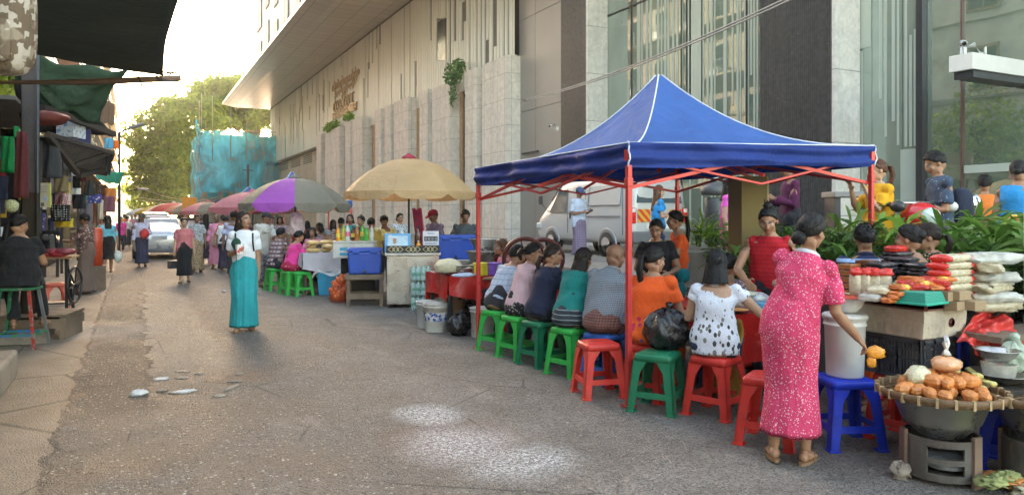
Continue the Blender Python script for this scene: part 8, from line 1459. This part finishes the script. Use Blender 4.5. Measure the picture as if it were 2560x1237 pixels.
# planter and plants
m = MB(); m.bx(6.05, 7.42, .5, 5.75, 0, .72); tag(m.build('planter', M('planter_stone', (.16, .15, .14), .7, 0, .15, 2, .2, 20), bev=.01), 'low dark stone planter wall behind the seated goods vendors', 'planter')
M_lf = [leafmat('planter_leaf', (.05, .12, .02), (.16, .27, .05), .25), leafmat('palm_leaf', (.02, .06, .015), (.06, .13, .03), .2), leafmat('bright_leaf', (.12, .25, .03), (.25, .38, .06), .3)]
def lance(n, L, wd, R0, zmax, seed, droop=.5):
    rg = np.random.default_rng(seed); V = []
    for i in range(n):
        a = rg.uniform(0, 6.283); b = np.array([rg.normal()*R0*.5, rg.normal()*R0*.5, rg.uniform(.15, 1)*zmax]); el = rg.uniform(.1, 1.1); l = L*rg.uniform(.65, 1.25); w_ = wd*rg.uniform(.7, 1.3)
        pr = b; dirh = np.array([math.cos(a), math.sin(a), 0]); sd_ = np.array([-math.sin(a), math.cos(a), .25*rg.normal()]); ws = [.15, .8, 1, .65, .04]; pts = [b]
        for k in range(4): e = el-droop*1.6*k/3; pr = pr+(dirh*math.cos(e)+np.array([0, 0, math.sin(e)]))*l/4; pts.append(pr)
        for k in range(4): V += [pts[k]-sd_*w_*ws[k]/2, pts[k]+sd_*w_*ws[k]/2, pts[k+1]+sd_*w_*ws[k+1]/2, pts[k+1]-sd_*w_*ws[k+1]/2]
    return np.array(V)
def weld(me):
    bm = bmesh.new(); bm.from_mesh(me); bmesh.ops.remove_doubles(bm, verts=bm.verts, dist=1e-5); bm.to_mesh(me); bm.free(); return me
def plant(name, label, loc, n, L, wd, R0, zm, seed, mat, group=None, droop=.5):
    T = thing(name, label, 'plant', loc, 0, group); put(weld(leaf_mesh(lance(n, L, wd, R0, zm, seed, droop))), 'foliage', mat, T); m = MB(); rg = random.Random(seed)
    for _ in range(7): x_, y_ = rg.gauss(0, R0*.4), rg.gauss(0, R0*.4); m.tube([(x_*.4, y_*.4, 0), (x_, y_, zm*.85)], .009, 5)
    m.build('stem', MC.get('stem_green') or M('stem_green', (.08, .12, .04), .7), T); return T
pr_ = [plant('leafy_plant', 'broad leaved green plant in the stone planter', (6.4, 1.0+.4*k, .7), 75, .36, .055, .22, .62, 50+k, M_lf[0], 'leafy plants in the stone planter') for k in range(3)]
rg = random.Random(4)
for k in range(64): x_, y_ = rg.uniform(6.1, 7.35), rg.uniform(1.4, 5.65); dup(pr_[k % 3], (x_, y_, .7), rg.uniform(0, 6.28), 'broad leaved green plant in the stone planter', scale=(1, 1, rg.uniform(.8, 1.2)*(1.0 if x_ < 7 else 1.12)))
plant('tall_leaf_plant', 'taller light green shoot rising left of the motorbike', W(2262, 6.9, .75), 22, .5, .07, .08, .75, 71, M_lf[2]); plant('tall_leaf_plant', 'taller spiky shoot beside the red canopy leg', W(2145, 7.6, .75), 24, .5, .06, .1, .7, 72, M_lf[2]); plant('potted_plant', 'spiky green plant in the big white bucket', W(1750, 9.2, 1.12), 70, .34, .035, .16, .3, 73, M_lf[2], droop=.25); plant('leafy_bush', 'bright green bush between the white bucket and the cardboard box', W(1810, 9.0, .75), 110, .24, .05, .24, .55, 74, M_lf[2]); plant('leafy_bush', 'green bush right below the cardboard box', W(1850, 7.6, .7), 90, .24, .05, .2, .45, 75, M_lf[0]); plant('leafy_bush', 'green bush behind the red shirted man', W(1975, 7.6, .75), 110, .3, .05, .28, .6, 76, M_lf[0])
def palm(label, loc, n, L, seed, h):
    T = thing('palm', label, 'plant', loc); rg = np.random.default_rng(seed); V = []
    for i in range(n):
        a = rg.uniform(0, 6.283); el = rg.uniform(.5, 1.3); p_ = np.array([0, 0, h*rg.uniform(.2, .6)]); dh = np.array([math.cos(a), math.sin(a), 0]); sd_ = np.array([-math.sin(a), math.cos(a), 0]); l = L*rg.uniform(.7, 1.2)
        for k in range(16):
            e = el-1.5*k/16; st_ = dh*math.cos(e)+np.array([0, 0, math.sin(e)]); p_ = p_+st_*l/16
            if k < 2: continue
            ll = l*.34*math.sin(math.pi*(k+1)/18)
            for s_ in (-1, 1): d_ = (sd_*s_*.85+st_*.5-np.array([0, 0, .25])); b = p_; t_ = b+d_*ll; o_ = st_*.011; V += [b-o_, b+o_, t_+o_*.3, t_-o_*.3]
    put(leaf_mesh(np.array(V)), 'fronds', M_lf[1], T); m = MB(); m.tube([(0, 0, -.1), (0, 0, h*.6)], [.05, .03], 8); m.build('trunk', M_bark, T)
palm('dark feathery palm in front of the ribbed black column', W(2030, 9.0, PZ), 18, 1.0, 1, .5); palm('paler palm left of the man in the plum shirt', W(1925, 9.6, PZ), 12, 1.3, 2, .8); palm('small feathery palm beside the grey console stand', W(2075, 8.6, PZ), 14, .8, 3, .4)
# plants growing on the stone fins
def finplant(label, px, py, X, blobs, n, seed, mat):
    Y = yx(px, X); z = zat(py, X, Y); T = thing('wall_plant', label, 'plant', (X, Y, z)); put(leaf_mesh(leaf_quads(blobs, n, .11, seed, .2)), 'foliage', mat, T); m = MB()
    for b in blobs: m.tube([(0, 0, 0), b[0]], .015, 5)
    m.build('stem', M_bark, T)
finplant('leafy creeper spilling down from the top of a grey stone fin', 1138, 205, 12.95, [((0, .1, .5), (.4, .5, .4)), ((-.1, 0, .1), (.35, .45, .3)), ((-.15, -.1, -.5), (.15, .25, .5)), ((-.1, .2, -.9), (.1, .12, .3)), ((.1, -.2, .8), (.3, .3, .25))], 420, 1, leafmat('creeper_leaf', (.05, .12, .03), (.15, .26, .08), .3)); finplant('light green shrub growing on the left stone fins', 832, 322, 13.0, [((0, .3, .25), (.4, .9, .3)), ((0, 1.2, .1), (.4, .6, .25)), ((.1, -.3, .3), (.3, .5, .3))], 420, 2, M_lf[2]); finplant('small shrub on the stone fin below the bronze letters', 872, 300, 13.0, [((0, 0, .2), (.3, .7, .3))], 150, 3, M_lf[2])

# ================================================================ evening air
m = MB(); m.box((0, 271, 19.5), (310, 668, 42)); hz = m.build('haze', M_dark); hz.data.materials.clear()
hm_ = bpy.data.materials.new('haze_air'); hm_.use_nodes = True; hn = hm_.node_tree; hn.nodes.remove(hn.nodes['Principled BSDF']); pv = hn.nodes.new('ShaderNodeVolumePrincipled'); pv.inputs['Color'].default_value = (1, .93, .8, 1); pv.inputs['Density'].default_value = .0009; pv.inputs['Anisotropy'].default_value = .3
hn.links.new(pv.outputs[0], hn.nodes['Material Output'].inputs['Volume']); hz.data.materials.append(hm_); struct(hz, 'stuff')
bpy.data.scenes.remove(TMP)
